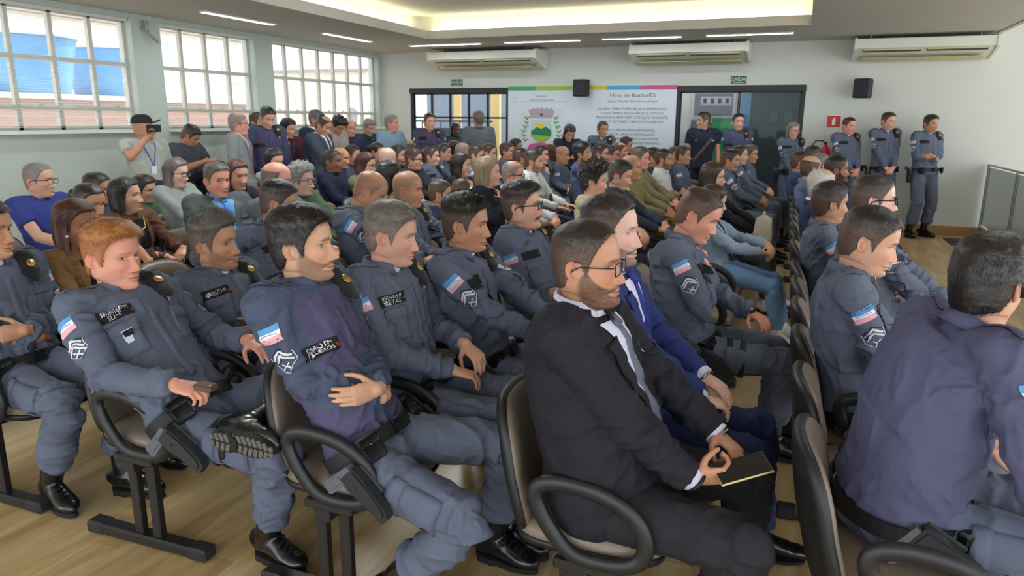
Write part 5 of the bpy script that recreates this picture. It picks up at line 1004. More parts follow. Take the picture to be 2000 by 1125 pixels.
# signs
gr = mat('sign_green', (24, 96, 72), rough=.4); rdm = mat('sign_red', (206, 34, 40), rough=.4); sw_ = mat('sign_white', (228, 236, 220), rough=.5)
for x, z, lab in ((-5.83, 2.225, 'green exit sign over the left glass door'), (-1.0, 2.215, 'green exit sign over the right glass door')):
    e = empty('exit_sign', (x, YB - .008, z)); tag(e, lab, 'sign', 'exit signs'); b = MB(); b.box((0, 0, 0), (.22, .012, .115)); b.build('plate', gr, e, smooth=False); V, F = text_mesh('SAÍDA', .075); b = MB(); b.add(np.stack([V[:, 0], np.full(len(V), -.008), V[:, 1] + .006], 1), F); b.box((0, -.007, -.042), (.17, .002, .005)); b.build('lettering', sw_, e, smooth=False)
e = empty('extinguisher_sign', (.405, YB - .008, 1.60)); tag(e, 'red square sign with a white fire extinguisher symbol', 'sign'); b = MB(); b.box((0, 0, 0), (.20, .010, .18)); b.build('plate', sw_, e, smooth=False); b = MB(); b.box((0, -.006, 0), (.185, .004, .165)); b.build('red_field', rdm, e, smooth=False); b = MB(); b.prism([(-.022, -.055), (.022, -.055), (.022, .025), (.010, .035), (.028, .05), (-.012, .052), (-.010, .035), (-.022, .025)], 0, .002, lambda u, v, h: (u, -.009 - h, v)); b.build('symbol', sw_, e, smooth=False)
e = empty('fire_extinguisher', (.33, YB - .10, .80)); tag(e, 'red fire extinguisher with black hose hanging on the wall below the red sign', 'fire extinguisher'); b = MB(); b.lathe([(.01, 0), (.07, .01), (.075, .04), (.075, .36), (.06, .41), (.022, .44), (.022, .47)], 24); b.build('cylinder', rdm, e); b = MB(); b.tube([(0, -.02, .47), (-.05, -.03, .52), (-.14, -.03, .52), (-.18, -.03, .46), (-.14, -.03, .40), (-.07, -.05, .38)], .010, 8); b.build('hose', blk, e); b = MB(); b.box((0, -.02, .49), (.03, .11, .02), bev=.005); b.build('valve_handle', blk, e)
for x, z, lab in ((-3.46, 2.105, 'black wall speaker over the printed board'), (.735, 2.065, 'black wall speaker below the right air conditioner')):
    e = empty('wall_speaker', (x, YB - .22, z)); tag(e, lab, 'speaker', 'wall speakers'); R = rotm('Z', -.30); b = MB(); b.box((0, 0, 0), (.22, .19, .27), R=R, bev=.015); b.build('cabinet', mat('speaker_black', (34, 34, 37), rough=.6), e, smooth=False); b = MB(); b.box(R @ A(0, -.098, 0), (.19, .008, .24), R=R, bev=.003); b.build('grille', mat('speaker_grille', (48, 48, 52), rough=.8, bump=.5, bscale=600), e, smooth=False); b = MB(); b.tube([(.0, .05, 0), (.03, .21, .0)], .015, 8); b.box((.03, .212, 0), (.06, .012, .10)); b.build('bracket', blk, e)
b = MB(); b.tube([(XL + .03, 6.62, 2.62), (XL + .10, 6.78, 2.46)], .016, 8); b.tube([(XL + .02, 6.72, 2.70), (XL + .05, 6.70, 2.58)], .006, 6); b.box((XL + .006, 6.66, 2.66), (.012, .06, .08)); tag(b.build('wall_bracket', mat('bracket_grey', (150, 156, 154), rough=.5)), 'small grey rod bracket on the pilaster between the first two windows', 'bracket')
# stage edge with glass railing
e = empty('stage_platform', (4.0, 8.0, 0)); tag(e, 'low stage platform clad in wood-look tile at the right edge', 'stage'); b = MB(); b.box((0, -.1, .08), (3.1, 7.96, .16)); b.build('platform_body', struct_base, e, smooth=False); b = MB(); b.box((0, -.1, .165), (3.12, 7.98, .01)); b.build('platform_top', mat('platform_top', (205, 190, 160), rough=.4), e, smooth=False)
e = empty('glass_railing', (2.47, 11.9, .17)); tag(e, 'tinted glass railing with metal posts standing on the stage edge', 'railing'); gl = mat('rail_glass', (60, 84, 84), rough=.04, alpha=.55, spec=.9); ps = mat('post_steel', (128, 134, 136), rough=.3, metal=.6)  # greenish glass colour darkened to stand for the room reflected in it
for k in range(5): y0, y1 = -.04 - 1.5 * k, -1.5 - 1.5 * k; b = MB(); b.box((0, (y0 + y1) / 2, .42), (.012, abs(y1 - y0) - .03, .80)); b.build('glass_panel', gl, e, smooth=False)
for k in range(6): b = MB(); b.box((-.01, -.03 - 1.5 * k, .42), (.03, .05, .85), bev=.004); b.build('post', ps, e, smooth=False)
b = MB(); b.box((-.01, -3.75, .855), (.04, 7.5, .02)); b.build('top_rail', ps, e, smooth=False)
b = MB(); b.box((2.18, 11.25, .006), (.42, .6, .012), bev=.004); tag(b.build('floor_mat', mat('mat_dark', (64, 66, 68), rough=.9), smooth=False), 'dark rubber mat on the floor before the stage corner', 'mat')
e = empty('tripod', (2.12, 6.55, 0)); tag(e, 'black tripod standing on the open floor by the stage', 'tripod'); tb = mat('tripod_black', (20, 20, 22), rough=.4)
b = MB(); b.tube([(0, 0, .55), (0, 0, 1.62)], .014, 10); b.box((0, 0, 1.64), (.07, .12, .05), bev=.01); b.build('centre_column', tb, e)
for a in (PI * 1.02, PI * .30, -PI * .38): b = MB(); d = A(math.cos(a), math.sin(a), 0); p0, p1, p2 = A(0, 0, 1.22) + d * .03, d * .30 + A(0, 0, .60), d * .56 + A(0, 0, .02); b.tube([p0, p1], .014, 8); b.tube([p1, p2], .010, 8); b.ell(p1, (.022, .022, .026)); b.ell(p2, (.018, .018, .016)); b.build('leg', tb, e)
# ------------------------------------------------------------------ beam seating
vin = mat('seat_vinyl', (128, 114, 100), rough=.42, spec=.5, bump=.25, bscale=90, bump2=.25, b2scale=24); shell = mat('seat_shell', (26, 27, 29), rough=.45); armm = mat('armrest_pu', (30, 31, 33), rough=.42, bump=.15, bscale=160, var=.2, vscale=30); stl = mat('bench_steel', (30, 29, 29), rough=.4, spec=.6)
def pad(w, d, h, n=20, ex=.5):
    """rounded-square cushion profile in the xy plane with thickness h"""
    a = np.linspace(0, 2 * PI, n * 2, endpoint=False); ca, sa = np.sign(np.cos(a)) * np.abs(np.cos(a)) ** ex, np.sign(np.sin(a)) * np.abs(np.sin(a)) ** ex
    return ca * w / 2, sa * d / 2
def seat_mesh():
    b = MB(); c = MB(); x, y = pad(.46, .45, 0)
    for mb, pr in ((b, [(.90, -.022), (.985, -.015), (1.0, .004), (.985, .022), (.90, .036), (.6, .042), (.2, .038), (.01, .036)]), (c, [(.5, -.06), (.85, -.05), (.99, -.03), (1.02, -.008), (.99, -.004), (.01, -.004)])):
        V = [];
        for s, z in pr: V.append(np.stack([x * s, y * s, np.full(len(x), z) - .018 * np.clip((x * s - .12) / .11, 0, 1) ** 2 + .0 * x], 1))
        n = len(x); m = len(pr); F = [(i * n + j, i * n + (j + 1) % n, (i + 1) * n + (j + 1) % n, (i + 1) * n + j) for i in range(m - 1) for j in range(n)] + [tuple(range(n))[::-1], tuple((m - 1) * n + j for j in range(n))]; mb.add(np.concatenate(V), F)
    return b, c
def back_mesh():
    b = MB(); c = MB(); n = 44; a = np.linspace(0, 2 * PI, n, endpoint=False); yy = np.sign(np.cos(a)) * np.abs(np.cos(a)) ** .55 * .215; zz = np.sign(np.sin(a)) * np.abs(np.sin(a)) ** .62 * .20
    yy = yy * (1 - .10 * (zz / .20))
    for mb, pr in ((b, [(.0, .030), (.3, .032), (.7, .030), (.93, .020), (.99, .006), (1., -.006)]), (c, [(1.0, .004), (1.035, -.006), (1.03, -.018), (.96, -.030), (.7, -.036), (.01, -.036)])):
        V = []
        for s, t in pr:
            y, z = yy * max(s, .01), zz * max(s, .01); x = t + 1.1 * y ** 2 - .16 * z + .25 * np.clip(-z, 0, 1) ** 1.0 * .35; V.append(np.stack([x - .255, y, z + .595], 1))
        m = len(pr); F = [(i * n + j, (i + 1) * n + j, (i + 1) * n + (j + 1) % n, i * n + (j + 1) % n) for i in range(m - 1) for j in range(n)] + ([tuple(range(n))] if mb is b else [tuple((m - 1) * n + j for j in range(n))[::-1]]); mb.add(np.concatenate(V), F)
    c.tube([(-.235, 0, .47), (-.22, 0, .42), (-.15, 0, .385)], [(.012, .03)] * 3, 10, up=(1, 0, 0))
    return b, c
def arm_mesh():
    b = MB(); P = [(-.165, .652), (-.10, .668), (-.01, .664), (.07, .645), (.14, .608), (.185, .555), (.200, .495), (.180, .440), (.125, .412), (.05, .404), (-.02, .410), (-.075, .435), (-.125, .490), (-.170, .560), (-.186, .615)]
    Q = np.array([((x + .186) * .816 - .130, 0, .405 + (z - .404) * .84) for x, z in P]); Q2 = []
    for i in range(len(Q)):
        p0, p1, p2, p3 = Q[i - 1], Q[i], Q[(i + 1) % len(Q)], Q[(i + 2) % len(Q)]
        for t in (0, .33, .66): Q2.append(.5 * ((2 * p1) + (-p0 + p2) * t + (2 * p0 - 5 * p1 + 4 * p2 - p3) * t * t + (-p0 + 3 * p1 - 3 * p2 + p3) * t ** 3))
    b.tube(Q2, (.0175, .024), 12, closed=True, up=(0, 1, 0)); b.V[0] = b.V[0]
    c = MB(); c.box((.02, 0, .385), (.18, .03, .03), bev=.005); return b, c
s0, s1 = seat_mesh(); b0, b1 = back_mesh(); a0, a1 = arm_mesh(); proto = {}
proto['seat'] = (s0.build('seat', vin), s1.build('seat_shell', shell)); proto['backrest'] = (b0.build('backrest', vin), b1.build('back_shell', shell)); proto['armrest'] = (a0.build('armrest', armm), a1.build('arm_bracket', stl, smooth=False))
t_ = MB(); t_.box((-.045, 0, .20), (.040, .032, .31), bev=.004); t_.box((.045, 0, .20), (.040, .032, .31), bev=.004); t1 = MB(); t1.box((-.01, 0, .028), (.58, .062, .045), bev=.008); t2 = MB(); t2.box((-.262, 0, .029), (.085, .070, .052), bev=.010)
proto['stand'] = (t_.build('stand', stl, smooth=False), t1.build('foot_bar', stl, smooth=False)); cap_ = t2.build('foot_cap', mat('foot_cap', (40, 40, 41), rough=.5), smooth=False); cap_.parent = proto['stand'][1]; t3 = MB(); t3.box((.242, 0, .029), (.085, .070, .052), bev=.010); c3_ = t3.build('foot_cap', mat('foot_cap'), smooth=False); c3_.parent = proto['stand'][1]
first = {k: True for k in proto}
def part(kind, root, loc):
    a, b = proto[kind]
    if first[kind]: first[kind] = False
    else:
        a2 = a.copy(); COL.objects.link(a2); b2 = b.copy(); COL.objects.link(b2); b2.parent = a2
        for ch in b.children: c2 = ch.copy(); COL.objects.link(c2); c2.parent = b2
        a, b = a2, b2
    b.parent = a; a.parent = root; a.location = loc
rows = [.36, -.48, -1.33, -2.18, -3.05, -3.92, -4.78, -5.65]
rown = ['right-hand row by the open floor', 'row of the man in black suit', 'row of the officer in combat shirt', 'row of the ginger-haired officer', 'row of the woman in tan jacket', 'row of the woman in brown jacket', 'row of the man in royal blue t-shirt', 'row along the window wall']
for ri, rx in enumerate(rows):
    for bi, y0 in enumerate((1.71, 5.01, 8.31)):
        if ri == 7 and bi < 2: continue
        if ri >= 6 and bi == 0: y0 = 2.9; nst = 4
        elif ri == 7 and bi == 2: nst = 5
        elif ri < 4 and bi == 2: nst = 5
        else: nst = 6
        if ri == 0 and bi == 2: nst = 5
        xx = rx - .02 * (y0 - 2); e = empty('beam_bench', (xx, y0, 0)); e.rotation_euler[2] = .02
        tag(e, 'linked brown seats, %s part of the %s' % (('near', 'middle', 'far')[bi], rown[ri]), 'bench', 'linked beam seats')
        L_ = .5 * nst; b = MB(); b.box((0, L_ / 2, .355), (.06, L_ + .04, .04), bev=.004); b.build('beam', stl, e, smooth=False)
        for k in range(nst): part('seat', e, (.0, .25 + .5 * k, .425)); part('backrest', e, (-.0, .25 + .5 * k, 0))
        for k in range(nst + 1): part('armrest', e, (0, .5 * k, 0))
        for s in ((.05, 1.2, L_ - .35) if nst > 4 else (.05, 1.2)): part('stand', e, (0, s, 0))

PEOPLE = [
    dict(tone='tan', hairc='dark', arms='crossed', hi=2, legs='one', sit=1, hy=18.0, hp=0, label='officer in blue-grey uniform cut by the left picture edge, arms crossed over his duty belt', n=1, seed=1, fit=dict(top='uniform'), pos=(-3.148, 1.947), hz=1.129),
    dict(tone='ruddy', hairc='ginger', top=0.022, side=0.01, quiff=0.008, comb='fwd', hi=2, tape=['SARGENTO PM', 'SUAS'], badge=1, rank=2, arms='ginger', iris=(90, 110, 130), pel=(0.34, 0.0), fat=0.55, legrig=1, brows=0.35, legs='ginger', hy=5.0, hp=0, label='ginger-haired officer slouching in the end seat with one boot on his knee', n=2, seed=2, fit=dict(top='uniform'), pos=(-2.31, 1.853), hz=1.1),
    dict(tone='tan', hairc='greydark', top=0.022, side=0.005, comb='up', quiff=0.008, lift=0.8, hi=2, arms='crossed', rank=2, tape=['SARGENTO PM'], beard=0.12, pel=(0.2, 0), hy=14.0, hp=-3, label='officer with greying spiky hair, arms crossed, seated behind the ginger-haired officer', n=4, seed=4, fit=dict(top='uniform'), pos=(-2.367, 2.405), hz=1.057),
    dict(tone='olive', hairc='black', top=0.02, side=0.01, quiff=0.004, comb='fwd', beard=0.3, hi=2, tape=['CABO PM', 'MEDEIROS'], rank=1, arms='crossed', fit=dict(top='combat', col=(84, 78, 108), sleevecol=(76, 84, 106)), pel=(0.24, 0.0), legs='half', nose=1.08, hy=20.0, hp=-2, label='black-haired officer in half-zip combat shirt with crossed arms in the end seat', n=5, seed=5, pos=(-1.483, 1.884), hz=1.196),
    dict(tone='light', hairc='salt', top=0.016, side=0.007, comb='fwd', quiff=0.008, hi=2, tape=['SARGENTO PM', 'BRETAS'], rank=0, arms='lapc', shut=1, pel=(0.12, 0), hy=17.0, hp=8, label='grey-haired officer with clasped hands and a wedding ring, looking down', n=6, seed=6, fit=dict(top='uniform'), pos=(-1.453, 2.385), hz=1.159),
    dict(tone='tan', hairc='black', top=0.024, side=0.006, comb='side', quiff=0.01, hi=2, rank=1, arms='lap', pel=(0.12, 0), hy=13.0, hp=3, label='dark-haired officer with a neat side parting between the grey-haired officer and the moustached one', n=7, seed=7, fit=dict(top='uniform'), pos=(-1.333, 2.807), hz=1.153),
    dict(tone='light', hairc='black', top=0.018, side=0.006, comb='fwd', quiff=0.008, must=1, glasses='dark rect', hi=2, girth=1.22, belly=0.06, fat=0.8, arms='crossed', rank=0, pel=(0.14, 0), hy=9.0, hp=-4, label='heavy officer with black moustache and black-framed glasses, arms crossed', n=8, seed=8, fit=dict(top='uniform'), pos=(-1.326, 3.475), hz=1.161),
    dict(tone='tan', hairc='dark', top=0.007, side=0.003, recede=0.02, beard=0.75, must=0.55, glasses='dark thin', hi=2, girth=1.26, belly=0.07, fat=0.75, arms='phone', fit=dict(top='suit', col=(36, 35, 42), pants=(40, 40, 45), tie=(104, 110, 128), shirt=(215, 214, 235), lapelpin=1, vdepth=-0.24), pel=(0.08, 0), legs='suitlegs', hy=-0.0, hp=0, label='bearded man in black suit and glasses holding a smartphone', n=9, seed=9, pos=(-0.542, 1.949), hz=1.198),
    dict(tone='pale', hairc='dark', top=0.014, side=0.004, comb='back', beard=0.55, recede=0.008, hi=2, girth=1.12, fat=0.3, arms='lapb', fit=dict(top='suit', col=(44, 58, 112), pants=(34, 46, 84), tie=(40, 52, 140), shirt=(225, 224, 240)), pel=(0.12, 0), hy=-0.0, hp=0, label='man in royal blue suit with trimmed beard and hands on his lap', n=10, seed=10, pos=(-0.596, 2.431), hz=1.22),
    dict(tone='ruddy', hairc='brown', top=0.007, side=0.004, recede=0.006, dens=0.8, hi=2, girth=1.12, arms='chin', rank=1, beret=0, pel=(0.0, 0), legs='far', legrig=1, undershirt=0, hy=-1.0, hp=24, label='officer with thinning brown hair leaning his chin on his hand', n=11, seed=11, fit=dict(top='uniform'), pos=(-0.422, 3.426), hz=1.168),
    dict(tone='light', hairc='black', top=0.01, side=0.005, hi=2, arms='lap', rank=1, pel=(0.02, 0), beret=1, comb='fwd', hy=-3.0, hp=14, label='young officer in the right row looking down, white undershirt at his neck', n=12, seed=12, fit=dict(top='uniform'), pos=(0.26, 2.892), hz=1.175),
    dict(tone='pale', hairc='dark', top=0.006, side=0.004, glasses='dark rect', hi=2, girth=1.1, arms='lap', rank=1, beret=0, pel=(0.08, 0), hy=5.0, hp=0, label='officer with cropped hair and dark-framed glasses in the right row', n=13, seed=13, fit=dict(top='uniform'), pos=(0.355, 3.97), hz=1.223),
    dict(tone='tan', hairc='black', top=0.012, side=0.006, hi=2, arms='lap', rank=0, pel=(0.08, 0), hy=22.0, hp=2, label='officer with short black hair seen from behind beside the bespectacled officer', n=14, seed=14, fit=dict(top='uniform'), pos=(0.184, 4.597), hz=1.132),
    dict(tone='light', hairc='black', top=0.016, side=0.012, hi=2, girth=1.26, belly=0.05, arms='hang', twist=22, rank=0, beret=0, pel=(-0.16, 0), legs='sit', fit=dict(top='uniform', col=(88, 88, 118)), hy=50.0, hp=6, label='officer in the front right corner seen from the back, leaning forward', n=15, seed=15, pos=(0.491, 2.169), hz=1.19),
    dict(fem=1, tone='brown', hair='long', hairc='auburn', L=0.34, hi=2, fit=dict(top='blouse', col=(140, 104, 70), open=1), earring=1, hy=11.0, hp=2, label='woman in tan jacket with long dark brown hair and pearl earrings', n=3, seed=3, pos=(-3.221, 2.405), hz=1.085),
    dict(tone='light', hairc='grey', hair='short', top=0.008, side=0.004, recede=0.01, glasses='dark thin', arms='lap', fit=dict(top='tee', col=(56, 66, 138)), hy=23.0, hp=2, label='man in plain royal blue t-shirt and glasses by the window wall', n=16, seed=16, hi=1, pos=(-5.114, 3.576), hz=1.144),
    dict(fem=1, tone='tan', hairc='dark', top=0.008, side=0.006, bun=1, fit=dict(top='tee', col=(60, 60, 70)), k=0.9, hy=2.0, hp=8, label='girl with dark hair tied back behind the woman in the tan jacket', n=17, seed=17, hi=1, pos=(-3.955, 3.054), hz=1.088),
    dict(tone='tan', hairc='dark', top=0.01, side=0.005, fit=dict(top='shirt', col=(70, 76, 96)), hy=28.0, hp=8, label='man with short dark hair between the girl and the window wall', n=18, seed=18, hi=1, pos=(-5.127, 4.041), hz=1.045),
    dict(fem=1, tone='light', hair='long', hairc='dark', tipc='blond', L=0.27, fit=dict(top='blouse', col=(98, 66, 54), inner=(20, 20, 22), neck=1, open=1), hi=2, hy=26.0, hp=-4, label='woman in brown jacket with gold necklace and hair fading to blond tips', n=19, seed=19, pos=(-4.232, 3.547), hz=1.072),
    dict(tone='light', hairc='dark', top=0.022, side=0.012, glasses='dark thin', k=0.8, hk=0.92, fit=dict(top='tee', col=(74, 102, 78), print=1), hy=13.0, hp=8, label='boy with glasses in green printed t-shirt', n=20, seed=20, hi=1, pos=(-5.182, 4.532), hz=0.992),
    dict(fem=1, tone='pale', hair='long', hairc='salt', tipc='blond', L=0.16, glasses='dark rect', fit=dict(top='blouse', col=(150, 154, 150)), hy=11.0, hp=6, label='woman with glasses and blond-streaked hair in pale grey blouse', n=21, seed=21, hi=1, pos=(-4.781, 4.509), hz=1.146),
    dict(tone='ruddy', hairc='greydark', top=0.014, side=0.006, girth=1.2, belly=0.05, fat=0.5, arms='thighs', fit=dict(top='suit', col=(86, 94, 94), pants=(70, 76, 78), shirt=(110, 160, 220), tie=(90, 150, 225)), yaw=-20, hi=1, hy=6.0, hp=2, label='heavy man in grey suit with light blue shirt and tie', n=22, seed=22, pos=(-3.914, 4.055), hz=1.153),
    dict(fem=1, tone='light', hair='long', hairc='auburn', L=0.18, arms='chin', k=0.9, fit=dict(top='blouse', col=(28, 28, 32)), hy=-12.0, hp=4, label='girl with auburn hair in black top, hands at her chest', n=23, seed=23, hi=1, pos=(-4.113, 4.471), hz=1.151),
    dict(fem=1, tone='light', hair='long', hairc='dark', L=0.22, fit=dict(top='blouse', col=(150, 158, 168)), k=0.92, hy=-10.0, hp=12, label='girl with long dark hair in light grey top, looking down', n=36, seed=36, hi=1, pos=(-4.929, 5.895), hz=1.173),
    dict(tone='ruddy', hairc='greydark', hair='horseshoe', side=0.006, fit=dict(top='shirt', col=(100, 104, 110)), hy=10.0, hp=5, label='balding man hidden behind the officer with the skin fade', n=37, seed=37, hi=1, pos=(-3.258, 3.908), hz=1.185),
    dict(tone='tan', hairc='black', top=0.012, side=0.003, fade=0.6, hi=2, arms='over', rank=0, beret=0, pel=(0.12, 0), hy=32.0, hp=12, label='officer with skin-fade haircut looking away, arm stretched over the next chair', n=38, seed=38, fit=dict(top='uniform'), pos=(-2.626, 3.154), hz=1.146),
    dict(fem=1, tone='pale', hair='curly', comb='curly', hairc='grey', top=0.03, side=0.022, rough=0.5, glasses='metal round', girth=1.15, wr=1, fit=dict(top='cardigan', col=(64, 92, 58), inner=(70, 100, 110)), hi=1, noear=1, hy=6.0, hp=2, label='elderly woman with curly grey hair, glasses and green cardigan', n=39, seed=39, pos=(-3.493, 4.466), hz=1.138),
    dict(tone='brown', hairc='dark', top=0.005, side=0.003, fit=dict(top='shirt', col=(36, 38, 62)), girth=1.05, hy=8.0, hp=2, label='man with cropped hair in navy shirt with dark skin, beside the window-side group', n=40, seed=40, hi=1, pos=(-4.686, 6.536), hz=1.143),
    dict(tone='tan', hair='bald', hairc='dark', stub=0.45, arms='hold', rank=1, beret=0, hi=2, pel=(0.1, 0), girth=1.05, shut=1, hy=23.0, hp=28, label='officer with shaved head looking straight down', n=41, seed=41, fit=dict(top='uniform'), pos=(-2.391, 3.695), hz=1.169),
    dict(tone='tan', hair='bald', hairc='greydark', stub=0.3, hi=2, fat=0.4, wr=1, girth=1.08, rank=0, hy=16.0, hp=4, label='older officer with bald tanned head and beret on his shoulder', n=42, seed=42, fit=dict(top='uniform'), pos=(-2.434, 4.222), hz=1.135),
    dict(fem=1, tone='light', hair='long', hairc='auburn', L=0.16, glasses='dark thin', fit=dict(top='blouse', col=(120, 120, 90)), hy=15.0, hp=6, label='woman with red-brown hair and glasses behind the shaved-headed officer', n=43, seed=43, hi=1, pos=(-4.011, 6.142), hz=1.146),
    dict(fem=1, tone='light', hair='long', hairc='black', L=0.24, fit=dict(top='blouse', col=(170, 160, 100)), hy=61.0, hp=4, label='woman with long black hair turned away between the two bald officers', n=44, seed=44, hi=1, pos=(-2.933, 4.804), hz=1.158),
    dict(tone='tan', hair='horseshoe', hairc='greydark', fit=dict(top='shirt', col=(70, 74, 92)), hy=11.0, hp=4, label='balding man partly hidden behind the man in the navy shirt', n=45, seed=45, hi=1, pos=(-5.005, 7.143), hz=1.139),
    dict(tone='ruddy', hairc='dark', top=0.012, side=0.006, fit=dict(top='shirt', col=(62, 58, 80)), hy=8.0, hp=4, label='dark-haired man in purple-grey shirt behind the red-haired woman', n=46, seed=46, hi=1, pos=(-5.309, 7.836), hz=1.138),
    dict(fem=1, tone='light', hairc='dark', top=0.01, side=0.008, bun=1, glasses='dark thin', fit=dict(top='blouse', col=(84, 92, 100)), hy=2.0, hp=6, label='woman with tied-back dark hair and glasses in the rear rows', n=47, seed=47, hi=0, pos=(-5.241, 8.308), hz=1.167),
    dict(tone='pale', hair='bald', hairc='grey', fit=dict(top='shirt', col=(80, 84, 92)), hy=72.0, hp=4, label='bald man seen from behind in the rear rows', n=48, seed=48, hi=1, pos=(-4.086, 6.672), hz=1.175),
    dict(tone='olive', hairc='black', top=0.016, side=0.006, must=0.9, beard=0.3, fit=dict(top='shirt', col=(50, 54, 66)), hy=11.0, hp=2, label='man with black hair and moustache behind the bald man', n=49, seed=49, hi=1, pos=(-4.674, 7.878), hz=1.146),
    dict(tone='light', hairc='brown', top=0.016, side=0.007, comb='side', glasses='dark round', fit=dict(top='shirt', col=(44, 46, 56)), hi=1, hy=13.0, hp=4, label='man with brown side parting and glasses in dark shirt', n=50, seed=50, pos=(-4.194, 7.424), hz=1.136),
    dict(fem=1, tone='light', hairc='dark', top=0.008, side=0.007, bun=1, arms='crossed', fit=dict(top='uniform'), hy=12.0, hp=2, label='policewoman with bun in uniform, flag patch on her sleeve', n=51, seed=51, hi=1, pos=(-4.213, 7.903), hz=1.15),
    dict(fem=1, tone='light', hairc='dark', top=0.008, side=0.007, bun=1, fit=dict(top='uniform'), hy=11.0, hp=6, label='second policewoman with bun, seated behind the first', n=52, seed=52, hi=0, pos=(-4.597, 9.001), hz=1.148),
    dict(fem=1, tone='tan', hairc='dark', hair='long', L=0.14, fit=dict(top='blouse', col=(60, 60, 70)), hi=0, hy=12.0, hp=2, label='dark-haired woman far back near the window wall', n=53, seed=53, pos=(-6.111, 9.989), hz=1.116),
    dict(tone='ruddy', hairc='brown', fit=dict(top='shirt', col=(90, 80, 90)), hi=0, hy=10.0, hp=2, label='man with reddish-brown hair far back near the window wall', n=54, seed=54, pos=(-6.112, 10.454), hz=1.141),
    dict(tone='ruddy', hairc='blond', hair='thin', fit=dict(top='shirt', col=(120, 110, 110)), hi=0, hy=10.0, hp=4, label='man with thin sandy hair far back beneath the standing officer', n=55, seed=55, pos=(-5.547, 9.795), hz=1.142),
    dict(fem=1, tone='tan', hairc='auburn', hair='long', L=0.14, fit=dict(top='blouse', col=(50, 50, 60)), hi=0, hy=16.0, hp=4, label='woman with dark hair below the man in grey who stands back-turned', n=56, seed=56, pos=(-5.077, 10.278), hz=1.144),
    dict(tone='tan', hairc='grey', hair='thin', top=0.003, side=0.003, fit=dict(top='shirt', col=(70, 74, 84)), hi=1, hy=20.0, hp=4, label='man with close-cropped grey hair in the rear rows', n=57, seed=57, pos=(-4.194, 8.75), hz=1.167),
    dict(tone='light', hairc='dark', top=0.012, side=0.005, fit=dict(top='uniform'), hy=9.0, hp=8, label='young officer with dark crew cut behind the blond woman', n=58, seed=58, hi=1, pos=(-3.721, 8.141), hz=1.165),
    dict(tone='light', hairc='brown', recede=0.012, fit=dict(top='shirt', col=(70, 74, 84)), hy=8.0, hp=6, label='man with receding brown hair next to the young officer with crew cut', n=59, seed=59, hi=0, pos=(-4.003, 9.182), hz=1.141),
    dict(fem=1, tone='light', hair='long', hairc='dark', L=0.16, arms='chin', fit=dict(top='blouse', col=(32, 36, 44), inner=(220, 225, 215)), hi=1, hy=18.0, hp=0, label='woman with dark hair, hand raised to her mouth, in black and white top', n=60, seed=60, pos=(-3.174, 6.584), hz=1.142),
    dict(fem=1, tone='light', hair='long', hairc='blond', L=0.22, arms='chin', fit=dict(top='blouse', col=(30, 32, 40), open=1), hi=1, seed=5, hy=20.0, hp=0, label='woman with straight dark blond hair in black blazer', n=61, pos=(-2.347, 5.374), hz=1.18),
    dict(tone='ruddy', hair='thin', hairc='grey', top=0.003, side=0.003, glasses='dark rect', fit=dict(top='shirt', col=(200, 204, 206)), hy=10.0, hp=4, label='older man with balding grey head and dark glasses frames', n=62, seed=62, hi=1, pos=(-2.421, 6.1), hz=1.108),
    dict(tone='light', hairc='dark', top=0.014, side=0.006, beard=0.5, arms='thighs', fit=dict(top='shirt', col=(216, 220, 222), pants=(40, 46, 84)), hi=1, hy=12.0, hp=4, label='man with trimmed beard in crisp white shirt and navy trousers', n=63, seed=63, pos=(-2.71, 7.434), hz=1.153),
    dict(tone='ruddy', hairc='brown', top=0.014, side=0.006, fit=dict(top='uniform'), hy=8.0, hp=0, label='officer with brown hair beyond the balding man, chin raised', n=64, seed=64, hi=0, pos=(-3.924, 9.644), hz=1.147),
    dict(tone='tan', hairc='black', fit=dict(top='uniform'), hi=0, hy=7.0, hp=0, label='officer with black hair in the last row near the notice board', n=65, seed=65, pos=(-4.203, 10.716), hz=1.172),
    dict(tone='tan', hairc='black', top=0.012, side=0.006, fit=dict(top='uniform'), hy=41.0, hp=2, label='officer with black hair looking away behind the man in white shirt', n=66, seed=66, hi=1, pos=(-3.244, 8.432), hz=1.126),
    dict(tone='light', hairc='dark', arms='chin', fit=dict(top='uniform'), hy=-3.0, hp=0, label='officer with hand at his chin beside the man in white shirt', n=67, seed=67, hi=0, pos=(-3.173, 8.995), hz=1.142),
    dict(tone='dark', hairc='black', hair='bald', stub=0.4, glasses='dark round', fit=dict(top='uniform'), hy=-3.0, hp=2, label='officer with dark skin, shaved head and glasses', n=68, seed=68, hi=0, pos=(-3.308, 9.79), hz=1.141),
    dict(tone='tan', hairc='dark', hair='bald', stub=0.35, arms='crossed', fit=dict(top='uniform'), hy=-14.0, hp=4, label='bald officer with arms crossed beside the officer with dark skin', n=69, seed=69, hi=0, pos=(-3.017, 9.433), hz=1.127),
    dict(tone='tan', hairc='black', top=0.026, side=0.008, comb='up', fit=dict(top='shirt', col=(84, 92, 124)), hi=1, hy=6.0, hp=-4, label='young officer with thick black hair in bluish shirt below the board', n=70, seed=70, pos=(-2.395, 8.237), hz=1.211),
    dict(tone='light', hairc='brown', top=0.006, side=0.004, k=0.7, hk=0.9, fit=dict(top='tee', col=(44, 50, 78)), hi=1, hy=25.0, hp=6, label='small boy with cropped brown hair in navy shirt', n=72, seed=72, pos=(-2.648, 5.103), hz=1.017),
    dict(tone='light', hairc='brown', top=0.008, side=0.005, k=0.7, hk=0.9, fit=dict(top='tee', col=(44, 50, 78)), hi=1, hy=56.0, hp=6, label='second small boy, only his brown hair showing above the officer in front', n=73, seed=73, pos=(-2.932, 6.076), hz=0.94),
